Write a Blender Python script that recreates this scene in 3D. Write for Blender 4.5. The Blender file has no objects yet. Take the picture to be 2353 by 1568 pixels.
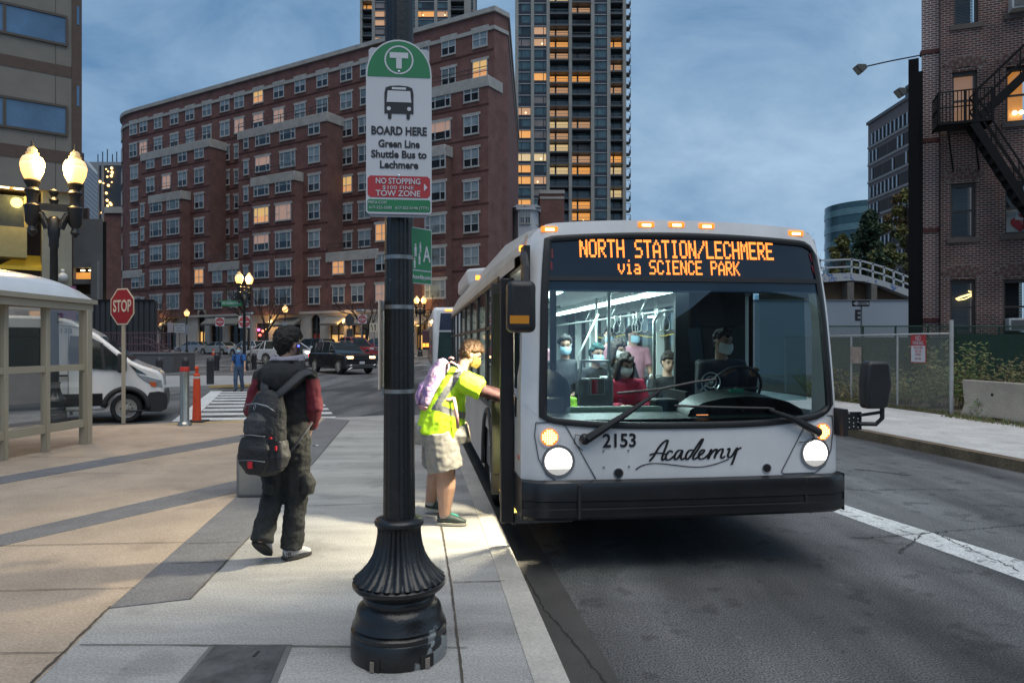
import bpy, math, random
from mathutils import Vector, Matrix, noise
R = math.radians
random.seed(7)
SC = bpy.context.scene
COL = SC.collection
# ------------------------------------------------------------------ camera
F_PX, CX, HY, EYE = 1650.0, 1176.0, 790.0, 1.70      # focal length / centre / horizon of the photo measured at 2352 px width
cam = bpy.data.cameras.new('camera'); cam_ob = bpy.data.objects.new('camera', cam); COL.objects.link(cam_ob)
cam.sensor_width = 36.0; cam.lens = 36.0 * F_PX / 2352.0; cam.shift_y = (HY - 784.0) / 2352.0
cam.clip_start = 0.05; cam.clip_end = 3000
cam_ob.location = (0, 0, EYE); cam_ob.rotation_euler = (R(90), 0, 0)
SC.camera = cam_ob
# ------------------------------------------------------------------ sky
SUN_EL, SUN_ROT = R(70), R(200)
wd = bpy.data.worlds.new('World'); SC.world = wd; wd.use_nodes = True
nt = wd.node_tree; nt.nodes.clear()
def wn(t, **k):
    n = nt.nodes.new(t)
    for a, b in k.items(): setattr(n, a, b)
    return n
w_out = wn('ShaderNodeOutputWorld'); w_bg = wn('ShaderNodeBackground'); w_bg.inputs['Strength'].default_value = 0.1
sky = wn('ShaderNodeTexSky', sky_type='NISHITA', sun_disc=False); sky.sun_elevation = SUN_EL; sky.sun_rotation = SUN_ROT
w_tc = wn('ShaderNodeTexCoord'); w_sep = wn('ShaderNodeSeparateXYZ'); nt.links.new(w_tc.outputs['Generated'], w_sep.inputs[0])
w_add = wn('ShaderNodeMath', operation='ADD'); w_add.inputs[1].default_value = 0.42
w_max = wn('ShaderNodeMath', operation='MAXIMUM'); w_max.inputs[1].default_value = 0.05
nt.links.new(w_sep.outputs['Z'], w_add.inputs[0]); nt.links.new(w_add.outputs[0], w_max.inputs[0])
w_dx = wn('ShaderNodeMath', operation='DIVIDE'); w_dy = wn('ShaderNodeMath', operation='DIVIDE')
nt.links.new(w_sep.outputs['X'], w_dx.inputs[0]); nt.links.new(w_max.outputs[0], w_dx.inputs[1])
nt.links.new(w_sep.outputs['Y'], w_dy.inputs[0]); nt.links.new(w_max.outputs[0], w_dy.inputs[1])
w_cmb = wn('ShaderNodeCombineXYZ'); nt.links.new(w_dx.outputs[0], w_cmb.inputs[0]); nt.links.new(w_dy.outputs[0], w_cmb.inputs[1])
w_map = wn('ShaderNodeMapping'); w_map.inputs['Scale'].default_value = (1.0, 1.2, 1); w_map.inputs['Rotation'].default_value = (0, 0, R(-18))
nt.links.new(w_cmb.outputs[0], w_map.inputs[0])
w_nz = wn('ShaderNodeTexNoise'); w_nz.inputs['Scale'].default_value = 3.2; w_nz.inputs['Detail'].default_value = 9; w_nz.inputs['Roughness'].default_value = 0.6
w_nz.inputs['Distortion'].default_value = 0.35
nt.links.new(w_map.outputs[0], w_nz.inputs['Vector'])
w_rp = wn('ShaderNodeValToRGB'); e = w_rp.color_ramp.elements
e[0].position = 0.18; e[0].color = (0.125, 0.262, 0.46, 1); e[1].position = 0.72; e[1].color = (0.41, 0.585, 0.775, 1)
w_gx = wn('ShaderNodeMath', operation='MULTIPLY_ADD'); w_gx.inputs[1].default_value = 0.26     # the overcast is thinner and brighter to the right ...
w_gz = wn('ShaderNodeMath', operation='MULTIPLY_ADD'); w_gz.inputs[1].default_value = -0.22    # ... and towards the horizon
nt.links.new(w_sep.outputs['X'], w_gx.inputs[0]); nt.links.new(w_nz.outputs['Fac'], w_gx.inputs[2])
nt.links.new(w_sep.outputs['Z'], w_gz.inputs[0]); nt.links.new(w_gx.outputs[0], w_gz.inputs[2]); nt.links.new(w_gz.outputs[0], w_rp.inputs[0])
w_sc = wn('ShaderNodeVectorMath', operation='SCALE'); w_sc.inputs['Scale'].default_value = 10.0
nt.links.new(w_rp.outputs[0], w_sc.inputs[0])
w_mix = wn('ShaderNodeMixRGB'); w_mix.inputs[0].default_value = 0.93
nt.links.new(sky.outputs[0], w_mix.inputs[1]); nt.links.new(w_sc.outputs[0], w_mix.inputs[2])
nt.links.new(w_mix.outputs[0], w_bg.inputs[0]); nt.links.new(w_bg.outputs[0], w_out.inputs[0])
# ------------------------------------------------------------------ soft overcast skylight from above and behind
sun = bpy.data.lights.new('sun', 'SUN'); sun.energy = 2.05; sun.angle = R(58); sun.color = (1.0, 0.925, 0.83)
sun_ob = bpy.data.objects.new('sun', sun); COL.objects.link(sun_ob); sun_ob.rotation_euler = (R(90) - SUN_EL, 0, SUN_ROT - R(180))
SC.view_settings.view_transform = 'Standard'; SC.view_settings.look = 'None'
SC.view_settings.exposure = 0.0; SC.view_settings.gamma = 1.0; SC.view_settings.use_curve_mapping = False
SC.render.engine = 'CYCLES'; SC.cycles.use_denoising = True; SC.cycles.max_bounces = 8; SC.cycles.transparent_max_bounces = 16
SC.cycles.sample_clamp_indirect = 3.0
# ------------------------------------------------------------------ measuring helpers
def at(px, py, Y):   return Vector(((px - CX) / F_PX * Y, Y, EYE - (py - HY) / F_PX * Y))
def gp(px, py, z=0.0):
    Y = (EYE - z) * F_PX / (py - HY); return Vector(((px - CX) / F_PX * Y, Y, z))
def terr(Y):   # the far end of the street climbs gently
    return -0.13 if Y < 30 else -0.13 + (Y - 30) * 0.0148 if Y < 95 else 0.832
# ------------------------------------------------------------------ materials
MATS = {}
def M(name, col=(.5, .5, .5), rough=.6, metal=0., var=.12, scale=3., bump=0., bscale=40., spec=.5, emit=None, es=0., stretch=None, coat=0., fine=0., spots=None):
    if name in MATS: return MATS[name]
    m = bpy.data.materials.new(name); m.use_nodes = True; t = m.node_tree; p = t.nodes['Principled BSDF']
    p.inputs['Base Color'].default_value = (*col, 1); p.inputs['Roughness'].default_value = rough; p.inputs['Metallic'].default_value = metal
    p.inputs['Specular IOR Level'].default_value = spec; p.inputs['Coat Weight'].default_value = coat
    if var or bump:
        tc = t.nodes.new('ShaderNodeTexCoord'); src = tc.outputs['Object']
        if stretch:
            mp = t.nodes.new('ShaderNodeMapping'); mp.inputs['Scale'].default_value = stretch; t.links.new(src, mp.inputs[0]); src = mp.outputs[0]
    if var:
        n = t.nodes.new('ShaderNodeTexNoise'); n.inputs['Scale'].default_value = scale; n.inputs['Detail'].default_value = 6; n.inputs['Roughness'].default_value = .65
        t.links.new(src, n.inputs['Vector'])
        r = t.nodes.new('ShaderNodeMapRange'); r.inputs['From Min'].default_value = .3; r.inputs['From Max'].default_value = .7
        r.inputs['To Min'].default_value = 1 - var; r.inputs['To Max'].default_value = 1 + var
        t.links.new(n.outputs['Fac'], r.inputs['Value']); fac = r.outputs[0]
        if fine:
            n2 = t.nodes.new('ShaderNodeTexNoise'); n2.inputs['Scale'].default_value = bscale; n2.inputs['Detail'].default_value = 2; t.links.new(tc.outputs['Object'], n2.inputs['Vector'])
            r2 = t.nodes.new('ShaderNodeMapRange'); r2.inputs['From Min'].default_value = .3; r2.inputs['From Max'].default_value = .7
            r2.inputs['To Min'].default_value = 1 - fine; r2.inputs['To Max'].default_value = 1 + fine; t.links.new(n2.outputs['Fac'], r2.inputs['Value'])
            mm = t.nodes.new('ShaderNodeMath'); mm.operation = 'MULTIPLY'; t.links.new(fac, mm.inputs[0]); t.links.new(r2.outputs[0], mm.inputs[1]); fac = mm.outputs[0]
        for sc, th, mu in (spots or ()):      # stains with an edge of their own
            n3 = t.nodes.new('ShaderNodeTexNoise'); n3.inputs['Scale'].default_value = sc; n3.inputs['Detail'].default_value = 3; t.links.new(tc.outputs['Object'], n3.inputs['Vector'])
            r3 = t.nodes.new('ShaderNodeMapRange'); r3.inputs['From Min'].default_value = th; r3.inputs['From Max'].default_value = th + .06; r3.inputs['To Min'].default_value = 1; r3.inputs['To Max'].default_value = mu; t.links.new(n3.outputs['Fac'], r3.inputs['Value'])
            m3 = t.nodes.new('ShaderNodeMath'); m3.operation = 'MULTIPLY'; t.links.new(fac, m3.inputs[0]); t.links.new(r3.outputs[0], m3.inputs[1]); fac = m3.outputs[0]
        v = t.nodes.new('ShaderNodeVectorMath'); v.operation = 'SCALE'; v.inputs[0].default_value = col; t.links.new(fac, v.inputs['Scale'])
        t.links.new(v.outputs[0], p.inputs['Base Color'])
    if bump:
        b = t.nodes.new('ShaderNodeTexNoise'); b.inputs['Scale'].default_value = bscale; b.inputs['Detail'].default_value = 4; t.links.new(tc.outputs['Object'], b.inputs['Vector'])
        bn = t.nodes.new('ShaderNodeBump'); bn.inputs['Strength'].default_value = bump; bn.inputs['Distance'].default_value = .02
        t.links.new(b.outputs['Fac'], bn.inputs['Height']); t.links.new(bn.outputs[0], p.inputs['Normal'])
    if emit: p.inputs['Emission Color'].default_value = (*emit, 1); p.inputs['Emission Strength'].default_value = es
    MATS[name] = m; return m
def brick_mat(name, c1, c2, mortar, bw=.2, bh=.075, mw=.012, rough=.85, bias=0., big=.2):
    m = bpy.data.materials.new(name); m.use_nodes = True; t = m.node_tree; p = t.nodes['Principled BSDF']; p.inputs['Roughness'].default_value = rough
    p.inputs['Specular IOR Level'].default_value = .2
    tc = t.nodes.new('ShaderNodeTexCoord'); s = t.nodes.new('ShaderNodeSeparateXYZ'); t.links.new(tc.outputs['Object'], s.inputs[0])
    a = t.nodes.new('ShaderNodeMath'); a.operation = 'ADD'; t.links.new(s.outputs[0], a.inputs[0]); t.links.new(s.outputs[1], a.inputs[1])
    c = t.nodes.new('ShaderNodeCombineXYZ'); t.links.new(a.outputs[0], c.inputs[0]); t.links.new(s.outputs[2], c.inputs[1])
    b = t.nodes.new('ShaderNodeTexBrick'); t.links.new(c.outputs[0], b.inputs['Vector'])
    b.inputs['Color1'].default_value = (*c1, 1); b.inputs['Color2'].default_value = (*c2, 1); b.inputs['Mortar'].default_value = (*mortar, 1)
    b.inputs['Scale'].default_value = 1; b.inputs['Mortar Size'].default_value = mw; b.inputs['Brick Width'].default_value = bw; b.inputs['Row Height'].default_value = bh
    b.inputs['Bias'].default_value = bias; b.inputs['Mortar Smooth'].default_value = .2
    n = t.nodes.new('ShaderNodeTexNoise'); n.inputs['Scale'].default_value = .9; n.inputs['Detail'].default_value = 7; t.links.new(tc.outputs['Object'], n.inputs['Vector'])
    r = t.nodes.new('ShaderNodeMapRange'); r.inputs['From Min'].default_value = .3; r.inputs['From Max'].default_value = .7
    r.inputs['To Min'].default_value = 1 - big; r.inputs['To Max'].default_value = 1 + big; t.links.new(n.outputs['Fac'], r.inputs['Value'])
    v = t.nodes.new('ShaderNodeVectorMath'); v.operation = 'SCALE'; t.links.new(b.outputs['Color'], v.inputs[0]); t.links.new(r.outputs[0], v.inputs['Scale'])
    t.links.new(v.outputs[0], p.inputs['Base Color'])
    bn = t.nodes.new('ShaderNodeBump'); bn.inputs['Strength'].default_value = .5; bn.inputs['Distance'].default_value = .01; bn.invert = True
    t.links.new(b.outputs['Fac'], bn.inputs['Height']); t.links.new(bn.outputs[0], p.inputs['Normal'])
    MATS[name] = m; return m
def glass_mat(name, tint=(.8, .9, .9), refl=.06, rough=.02, rcol=(1, 1, 1)):     # thin pane: see-through plus a mirror coat that grows at grazing angles
    m = bpy.data.materials.new(name); m.use_nodes = True; t = m.node_tree; t.nodes.clear()
    o = t.nodes.new('ShaderNodeOutputMaterial'); tr = t.nodes.new('ShaderNodeBsdfTransparent'); tr.inputs[0].default_value = (*tint, 1)
    gl = t.nodes.new('ShaderNodeBsdfGlossy'); gl.inputs['Roughness'].default_value = rough; gl.inputs[0].default_value = (*rcol, 1)
    lw = t.nodes.new('ShaderNodeLayerWeight'); lw.inputs[0].default_value = .25
    mr = t.nodes.new('ShaderNodeMapRange'); mr.inputs['To Min'].default_value = refl; mr.inputs['To Max'].default_value = min(1, refl * 6)
    t.links.new(lw.outputs['Fresnel'], mr.inputs['Value'])
    mx = t.nodes.new('ShaderNodeMixShader'); t.links.new(mr.outputs[0], mx.inputs[0]); t.links.new(tr.outputs[0], mx.inputs[1]); t.links.new(gl.outputs[0], mx.inputs[2])
    t.links.new(mx.outputs[0], o.inputs[0]); MATS[name] = m; return m
def emi(name, col, s, base=(.8, .8, .8)):
    return M(name, base, .4, var=0, emit=col, es=s)
# ------------------------------------------------------------------ mesh builder
class MB:
    def __init__(s): s.v = []; s.f = []; s.m = []
    def add(s, vs, fs, m=0):
        o = len(s.v); s.v += [tuple(v) for v in vs]; s.f += [tuple(i + o for i in f) for f in fs]; s.m += [m] * len(fs); return s
    def box(s, x0, x1, y0, y1, z0, z1, m=0):
        return s.add([(x0, y0, z0), (x1, y0, z0), (x1, y1, z0), (x0, y1, z0), (x0, y0, z1), (x1, y0, z1), (x1, y1, z1), (x0, y1, z1)],
                     [(3, 2, 1, 0), (4, 5, 6, 7), (0, 1, 5, 4), (1, 2, 6, 5), (2, 3, 7, 6), (3, 0, 4, 7)], m)
    def bar(s, a, b, w, d=None, m=0, up=(0, 0, 1)):
        a, b = Vector(a), Vector(b); d = d or w; t = (b - a).normalized(); u = Vector(up)
        if abs(t.dot(u)) > .98: u = Vector((0, 1, 0))
        x = t.cross(u).normalized() * (w / 2); y = x.cross(t).normalized() * (d / 2)
        vs = [a - x - y, a + x - y, a + x + y, a - x + y, b - x - y, b + x - y, b + x + y, b - x + y]
        return s.add(vs, [(3, 2, 1, 0), (4, 5, 6, 7), (0, 1, 5, 4), (1, 2, 6, 5), (2, 3, 7, 6), (3, 0, 4, 7)], m)
    def tube(s, pts, r, n=10, m=0, cap=True, ref=None):
        pts = [Vector(p) for p in pts]; k = len(pts)
        rs = [r] * k if isinstance(r, (int, float)) else list(r)
        rs = [(q, q) if isinstance(q, (int, float)) else q for q in rs]
        ts = [((pts[min(i + 1, k - 1)] - pts[max(i - 1, 0)]).normalized()) for i in range(k)]
        x = Vector(ref) if ref else (Vector((1, 0, 0)) if abs(ts[0].x) < .9 else Vector((0, 1, 0)))
        o = len(s.v)
        for i in range(k):
            x = (x - ts[i] * x.dot(ts[i])).normalized(); y = ts[i].cross(x)
            for j in range(n):
                a = 2 * math.pi * j / n; s.v.append(tuple(pts[i] + x * (rs[i][0] * math.cos(a)) + y * (rs[i][1] * math.sin(a))))
        for i in range(k - 1):
            for j in range(n):
                q = (j + 1) % n; s.f.append((o + i * n + j, o + i * n + q, o + (i + 1) * n + q, o + (i + 1) * n + j)); s.m.append(m)
        if cap:
            s.f.append(tuple(o + j for j in range(n))[::-1]); s.m.append(m)
            s.f.append(tuple(o + (k - 1) * n + j for j in range(n))); s.m.append(m)
        return s
    def cyl(s, a, b, r0, r1=None, n=14, m=0): return s.tube([a, b], [r0, r0 if r1 is None else r1], n, m)
    def lathe(s, prof, c=(0, 0, 0), n=24, m=0, mod=None, cap=True):
        o = len(s.v); k = len(prof)
        for i, (r, z) in enumerate(prof):
            for j in range(n):
                a = 2 * math.pi * j / n; q = r * (mod(i, a) if mod else 1)
                s.v.append((c[0] + q * math.cos(a), c[1] + q * math.sin(a), c[2] + z))
        for i in range(k - 1):
            for j in range(n):
                q = (j + 1) % n; s.f.append((o + i * n + j, o + i * n + q, o + (i + 1) * n + q, o + (i + 1) * n + j)); s.m.append(m)
        if cap:
            s.f.append(tuple(o + j for j in range(n))[::-1]); s.m.append(m); s.f.append(tuple(o + (k - 1) * n + j for j in range(n))); s.m.append(m)
        return s
    def ball(s, c, r, n=14, m=0):
        r = (r, r, r) if isinstance(r, (int, float)) else r; c = Vector(c); k = max(6, n // 2); o = len(s.v)
        s.v.append((c.x, c.y, c.z - r[2]))
        for i in range(1, k):
            t = math.pi * i / k - math.pi / 2
            for j in range(n):
                a = 2 * math.pi * j / n; s.v.append((c.x + r[0] * math.cos(t) * math.cos(a), c.y + r[1] * math.cos(t) * math.sin(a), c.z + r[2] * math.sin(t)))
        s.v.append((c.x, c.y, c.z + r[2])); e = len(s.v) - 1
        for j in range(n):
            q = (j + 1) % n; s.f.append((o, o + 1 + q, o + 1 + j)); s.m.append(m)
            s.f.append((e, o + 1 + (k - 2) * n + j, o + 1 + (k - 2) * n + q)); s.m.append(m)
            for i in range(k - 2):
                b = o + 1 + i * n; s.f.append((b + j, b + q, b + n + q, b + n + j)); s.m.append(m)
        return s
    def prism(s, poly, fn0, fn1, m=0, mcap=None):   # poly of 2-D points, two maps to 3-D for the two end faces
        k = len(poly); vs = [fn0(*p) for p in poly] + [fn1(*p) for p in poly]; o = len(s.v); s.v += [tuple(v) for v in vs]
        for j in range(k):
            q = (j + 1) % k; s.f.append((o + j, o + q, o + k + q, o + k + j)); s.m.append(m)
        s.f.append(tuple(o + j for j in range(k))[::-1]); s.m.append(m if mcap is None else mcap)
        s.f.append(tuple(o + k + j for j in range(k))); s.m.append(m if mcap is None else mcap); return s
    def slab(s, poly, z0, z1, m=0): return s.prism(poly, lambda x, y: (x, y, z0), lambda x, y: (x, y, z1), m)
    def quad(s, a, b, c, d, m=0): return s.add([a, b, c, d], [(0, 1, 2, 3)], m)
    def mesh(s, name, mats):
        me = bpy.data.meshes.new(name); me.from_pydata(s.v, [], s.f)
        for q in (mats if isinstance(mats, (list, tuple)) else [mats]): me.materials.append(q)
        me.polygons.foreach_set('material_index', s.m); me.update(); return me
def fixn(me):
    import bmesh
    b = bmesh.new(); b.from_mesh(me); bmesh.ops.recalc_face_normals(b, faces=b.faces); b.to_mesh(me); b.free()
def obj(name, mb, mats, parent=None, smooth=False, bevel=0., seg=2, loc=None, sub=0):
    me = mb.mesh(name, mats) if isinstance(mb, MB) else mb
    fixn(me); o = bpy.data.objects.new(name, me); COL.objects.link(o)
    if parent: o.parent = parent
    if loc: o.location = loc
    if smooth is True: me.polygons.foreach_set('use_smooth', [True] * len(me.polygons))
    elif smooth:
        me.polygons.foreach_set('use_smooth', [True] * len(me.polygons)); me.set_sharp_from_angle(angle=R(smooth))
    if bevel:
        b = o.modifiers.new('bevel', 'BEVEL'); b.width = bevel; b.segments = seg; b.limit_method = 'ANGLE'; b.angle_limit = R(40)
        if not smooth: me.polygons.foreach_set('use_smooth', [True] * len(me.polygons)); me.set_sharp_from_angle(angle=R(35))
        b.harden_normals = False
    if sub: q = o.modifiers.new('sub', 'SUBSURF'); q.levels = q.render_levels = sub
    return o
def pieces(name, mb, mats, parent=None, **k):      # every separate piece of the builder becomes a part of its own
    p = list(range(len(mb.v)))
    def fd(i):
        while p[i] != i: p[i] = p[p[i]]; i = p[i]
        return i
    for f in mb.f:
        for i in f[1:]: p[fd(i)] = fd(f[0])
    gr = {}
    for f, m in zip(mb.f, mb.m): gr.setdefault(fd(f[0]), []).append((f, m))
    for fs in gr.values():
        q = MB(); idx = {}
        for f, m in fs:
            for i in f:
                if i not in idx: idx[i] = len(q.v); q.v.append(mb.v[i])
            q.f.append(tuple(idx[i] for i in f)); q.m.append(m)
        obj(name, q, mats, parent, **k)
def tag(o, label=None, cat=None, group=None, kind=None):
    if label: o['label'] = label
    if cat: o['category'] = cat
    if group: o['group'] = group
    if kind: o['kind'] = kind
    return o
def thing(name, label, cat, loc=(0, 0, 0), rz=0., group=None):
    o = bpy.data.objects.new(name, None); o.empty_display_size = .2; COL.objects.link(o); o.location = loc; o.rotation_euler = (0, 0, rz)
    return tag(o, label, cat, group)
def dup(o, loc=None, rz=None, label=None, group=None, parent=None, scale=None):
    c = o.copy(); COL.objects.link(c)
    if parent: c.parent = parent
    for ch in list(o.children): dup(ch, parent=c)
    if loc is not None: c.location = loc
    if rz is not None: c.rotation_euler = (0, 0, rz)
    if label: c['label'] = label
    if group: c['group'] = group
    if scale: c.scale = (scale,) * 3
    return c
def dirz(x, y): return math.atan2(y, x)
FONT_CACHE = {}
def text(s, size, mat, parent, name='lettering', loc=(0, 0, 0), rot=(R(90), 0, 0), align='CENTER', width=None, ext=.002, shear=0., bold=0., sp=1.):
    cu = bpy.data.curves.new(name, 'FONT'); cu.body = s; cu.size = size; cu.align_x = align; cu.align_y = 'CENTER'; cu.extrude = ext; cu.shear = shear; cu.offset = bold; cu.space_character = sp
    cu.resolution_u = 3
    t = bpy.data.objects.new('tmp', cu); COL.objects.link(t); bpy.context.view_layer.update()
    me = bpy.data.meshes.new_from_object(t.evaluated_get(bpy.context.evaluated_depsgraph_get())); bpy.data.objects.remove(t); bpy.data.curves.remove(cu)
    if width and len(me.vertices):
        xs = [v.co.x for v in me.vertices]; k = width / max(1e-6, max(xs) - min(xs))
        for v in me.vertices: v.co.x *= k
    me.materials.clear(); me.materials.append(mat); me.name = name
    o = bpy.data.objects.new(name, me); COL.objects.link(o); o.parent = parent; o.location = loc; o.rotation_euler = rot; return o
def remesh(mb, name, mats, parent, vox=.012, disp=0., dscale=8., smooth_it=2, fold=None):
    me = mb.mesh(name, mats); o = bpy.data.objects.new(name, me); COL.objects.link(o)
    r = o.modifiers.new('r', 'REMESH'); r.mode = 'VOXEL'; r.voxel_size = vox
    sm = o.modifiers.new('s', 'SMOOTH'); sm.factor = .5; sm.iterations = smooth_it
    dg = bpy.context.evaluated_depsgraph_get(); m2 = bpy.data.meshes.new_from_object(o.evaluated_get(dg)); bpy.data.objects.remove(o)
    m2.name = name; m2.materials.clear()
    for q in (mats if isinstance(mats, (list, tuple)) else [mats]): m2.materials.append(q)
    if disp:
        ns = [v.normal.copy() for v in m2.vertices]
        for v, nn in zip(m2.vertices, ns):
            c = v.co; q = Vector((c.x * dscale, c.y * dscale, c.z * dscale * (fold or 1.)))
            v.co += nn * (disp * (noise.noise(q) + .5 * noise.noise(q * 2.3)))
    m2.polygons.foreach_set('use_smooth', [True] * len(m2.polygons))
    o = bpy.data.objects.new(name, m2); COL.objects.link(o); o.parent = parent; return o
def point(loc, col, e, r=.1, name='lamp_light', parent=None):
    l = bpy.data.lights.new(name, 'POINT'); l.color = col; l.energy = e; l.shadow_soft_size = r
    o = bpy.data.objects.new(name, l); COL.objects.link(o); o.location = loc
    if parent: o.parent = parent
    return o
# ================================================================== GROUND
def st(name, mb, mat, **k):
    return tag(obj(name, mb, mat, **k), kind='structure')
def ribbon(pts, w, z, jit=0., n=1, seed=1):
    rn = random.Random(seed); P = []
    for a, b in zip(pts[:-1], pts[1:]):
        for i in range(n): t = i / n; P.append((a[0] + (b[0] - a[0]) * t, a[1] + (b[1] - a[1]) * t))
    P.append(pts[-1][:2]); P = [(x + rn.uniform(-jit, jit), y + rn.uniform(-jit, jit)) for x, y in P]
    mb = MB(); L = []; Rr = []
    for i, p in enumerate(P):
        a = Vector(P[max(0, i - 1)]); b = Vector(P[min(len(P) - 1, i + 1)]); d = (b - a).normalized(); nn = Vector((-d.y, d.x)) * w / 2 * rn.uniform(.6, 1.3 if jit else .61) / (1 if jit else .6)
        zz = z(p[1]) if callable(z) else z
        L.append((p[0] + nn.x, p[1] + nn.y, zz)); Rr.append((p[0] - nn.x, p[1] - nn.y, zz))
    for i in range(len(P) - 1): mb.quad(L[i], Rr[i], Rr[i + 1], L[i + 1])
    return mb
def asphalt():
    m = M('asphalt', (.155, .156, .158), .8, var=.22, scale=.55, bump=.4, bscale=85, fine=.8, spec=.35, spots=((4.5, .60, .68), (9, .66, 1.35), (1.1, .6, .82))); t = m.node_tree; p = t.nodes['Principled BSDF']
    # long dark tyre tracks and oil along the lane, lighter worn patches
    tc = t.nodes.new('ShaderNodeTexCoord'); mp = t.nodes.new('ShaderNodeMapping'); mp.inputs['Rotation'].default_value = (0, 0, R(-7.4)); mp.inputs['Scale'].default_value = (1.1, .16, 1)
    t.links.new(tc.outputs['Object'], mp.inputs[0]); n = t.nodes.new('ShaderNodeTexNoise'); n.inputs['Scale'].default_value = 1.0; n.inputs['Detail'].default_value = 4
    t.links.new(mp.outputs[0], n.inputs['Vector']); r = t.nodes.new('ShaderNodeMapRange'); r.inputs['From Min'].default_value = .38; r.inputs['From Max'].default_value = .62
    r.inputs['To Min'].default_value = .50; r.inputs['To Max'].default_value = 1.22; t.links.new(n.outputs['Fac'], r.inputs['Value'])
    src = p.inputs['Base Color'].links[0].from_socket; v = t.nodes.new('ShaderNodeVectorMath'); v.operation = 'SCALE'; t.links.new(src, v.inputs[0]); t.links.new(r.outputs[0], v.inputs['Scale'])
    # wheel paths and the oily strip between them, running along the lane
    s = t.nodes.new('ShaderNodeSeparateXYZ'); t.links.new(tc.outputs['Object'], s.inputs[0]); a = t.nodes.new('ShaderNodeMath'); a.operation = 'MULTIPLY_ADD'; a.inputs[1].default_value = .13; t.links.new(s.outputs[1], a.inputs[0]); t.links.new(s.outputs[0], a.inputs[2])
    w = t.nodes.new('ShaderNodeTexNoise'); w.inputs['Scale'].default_value = 1.3; w.inputs['Detail'].default_value = 5; t.links.new(tc.outputs['Object'], w.inputs['Vector']); b = t.nodes.new('ShaderNodeMath'); b.operation = 'MULTIPLY_ADD'; b.inputs[1].default_value = .9; t.links.new(w.outputs['Fac'], b.inputs[0]); t.links.new(a.outputs[0], b.inputs[2])
    d = t.nodes.new('ShaderNodeMath'); d.operation = 'DIVIDE'; d.inputs[1].default_value = 8.0; t.links.new(b.outputs[0], d.inputs[0]); cr = t.nodes.new('ShaderNodeValToRGB'); t.links.new(d.outputs[0], cr.inputs[0]); el = cr.color_ramp.elements; el[0].position = 0; el[0].color = (.8,) * 3 + (1,); el[1].position = 1; el[1].color = (.8,) * 3 + (1,)
    for u, q in ((.6, .80), (1.2, .92), (1.75, .72), (2.35, .95), (3.0, .80), (3.75, .40), (4.4, .82), (5.2, .92)): k = el.new((u + .0) / 8.0); k.color = (q,) * 3 + (1,)
    v2 = t.nodes.new('ShaderNodeVectorMath'); v2.operation = 'MULTIPLY'; t.links.new(v.outputs[0], v2.inputs[0]); t.links.new(cr.outputs[0], v2.inputs[1]); t.links.new(v2.outputs[0], p.inputs['Base Color']); return m
ASPH = asphalt()
CONC = M('sidewalk_concrete', (.315, .312, .305), .78, var=.26, scale=1.3, bump=.35, bscale=75, fine=.26, stretch=(.35, 1.5, 1), spec=.3, spots=((14, .68, .78), (2.2, .58, .86), (30, .7, .8)))
TAN = M('plaza_concrete', (.375, .30, .232), .8, var=.17, scale=1.1, bump=.3, bscale=60, fine=.2, spec=.25, spots=((12, .68, .82), (1.7, .6, .88), (34, .7, .8)))
GREYP = M('granite_paving', (.15, .15, .157), .75, var=.16, scale=2.2, bump=.3, bscale=85, fine=.3, spec=.3)
KERB = M('kerb_granite', (.42, .40, .36), .7, var=.18, scale=1.6, bump=.3, bscale=70, fine=.15)
OLDKERB = M('old_kerb', (.15, .105, .065), .85, var=.4, scale=2, bump=.5, bscale=30, fine=.25)
RSW = M('broken_sidewalk', (.53, .51, .48), .85, var=.2, scale=1.2, bump=.4, bscale=80, fine=.25, spots=((5, .62, .8), (16, .68, .75)))
PAINT = M('road_paint', (.60, .61, .60), .7, var=.2, scale=3, bump=.2, bscale=60, fine=.25, spots=((9, .60, .45), (24, .62, .4)))
YEL = M('tactile_yellow', (.42, .31, .15), .7, var=.15)
CRACK = M('crack_black', (.022, .021, .02), .95, var=0); RCR = M('road_crack_dark', (.05, .05, .05), .95, var=.3)
JOINT = M('joint_dark', (.07, .06, .05), .95, var=.3)
mb = MB(); ys = [-60, -6, 0, 12, 30, 45, 60, 80, 95, 150, 1500]; xs = [-1500, -60, -10, 10, 60, 1500]
for i in range(len(ys) - 1):
    for j in range(len(xs) - 1):
        a, b, c, d = xs[j], xs[j + 1], ys[i], ys[i + 1]; mb.quad((a, c, terr(c)), (b, c, terr(c)), (b, d, terr(d)), (a, d, terr(d)))
st('road', mb, ASPH)
EDGE = [(-1.42, -6), (-2.40, 3.67), (-2.60, 4.67), (-3.06, 7.9), (-3.56, 11.4), (-4.31, 16.6)]        # where tan plaza meets grey sidewalk
KL = [(1.50, -6), (.29, 3.61), (-.06, 6.38), (-.88, 12.47), (-1.42, 16.6), (-1.6, 17.15), (-2.1, 17.5)]    # street edge of the kerb stone
KI = [(1.30, -6), (.11, 3.61), (-.24, 6.38), (-1.06, 12.47), (-1.60, 16.4), (-1.75, 16.95), (-2.15, 17.3)]
st('sidewalk', MB().slab(EDGE[:1] + KI + [(-3.05, 17.25), (-3.65, 16.8)] + EDGE[:0:-1], -.13, 0), CONC)
st('plaza', MB().slab([(-40, -6), (-1.42, -6)] + EDGE[1:] + [(-6.08, 16.05), (-8.8, 14.9), (-40, 1.2)], -.13, .002), TAN)
st('kerb', MB().slab(KI + KL[::-1], -.13, .006), KERB)
st('paving_strip', MB().slab([(-2.585, 4.62), (-2.14, 4.79), (-2.34, 6.6), (-3.62, 16.0), (-4.28, 16.5), (-3.55, 11.4), (-3.05, 7.9)], 0, .007), GREYP)
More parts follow.
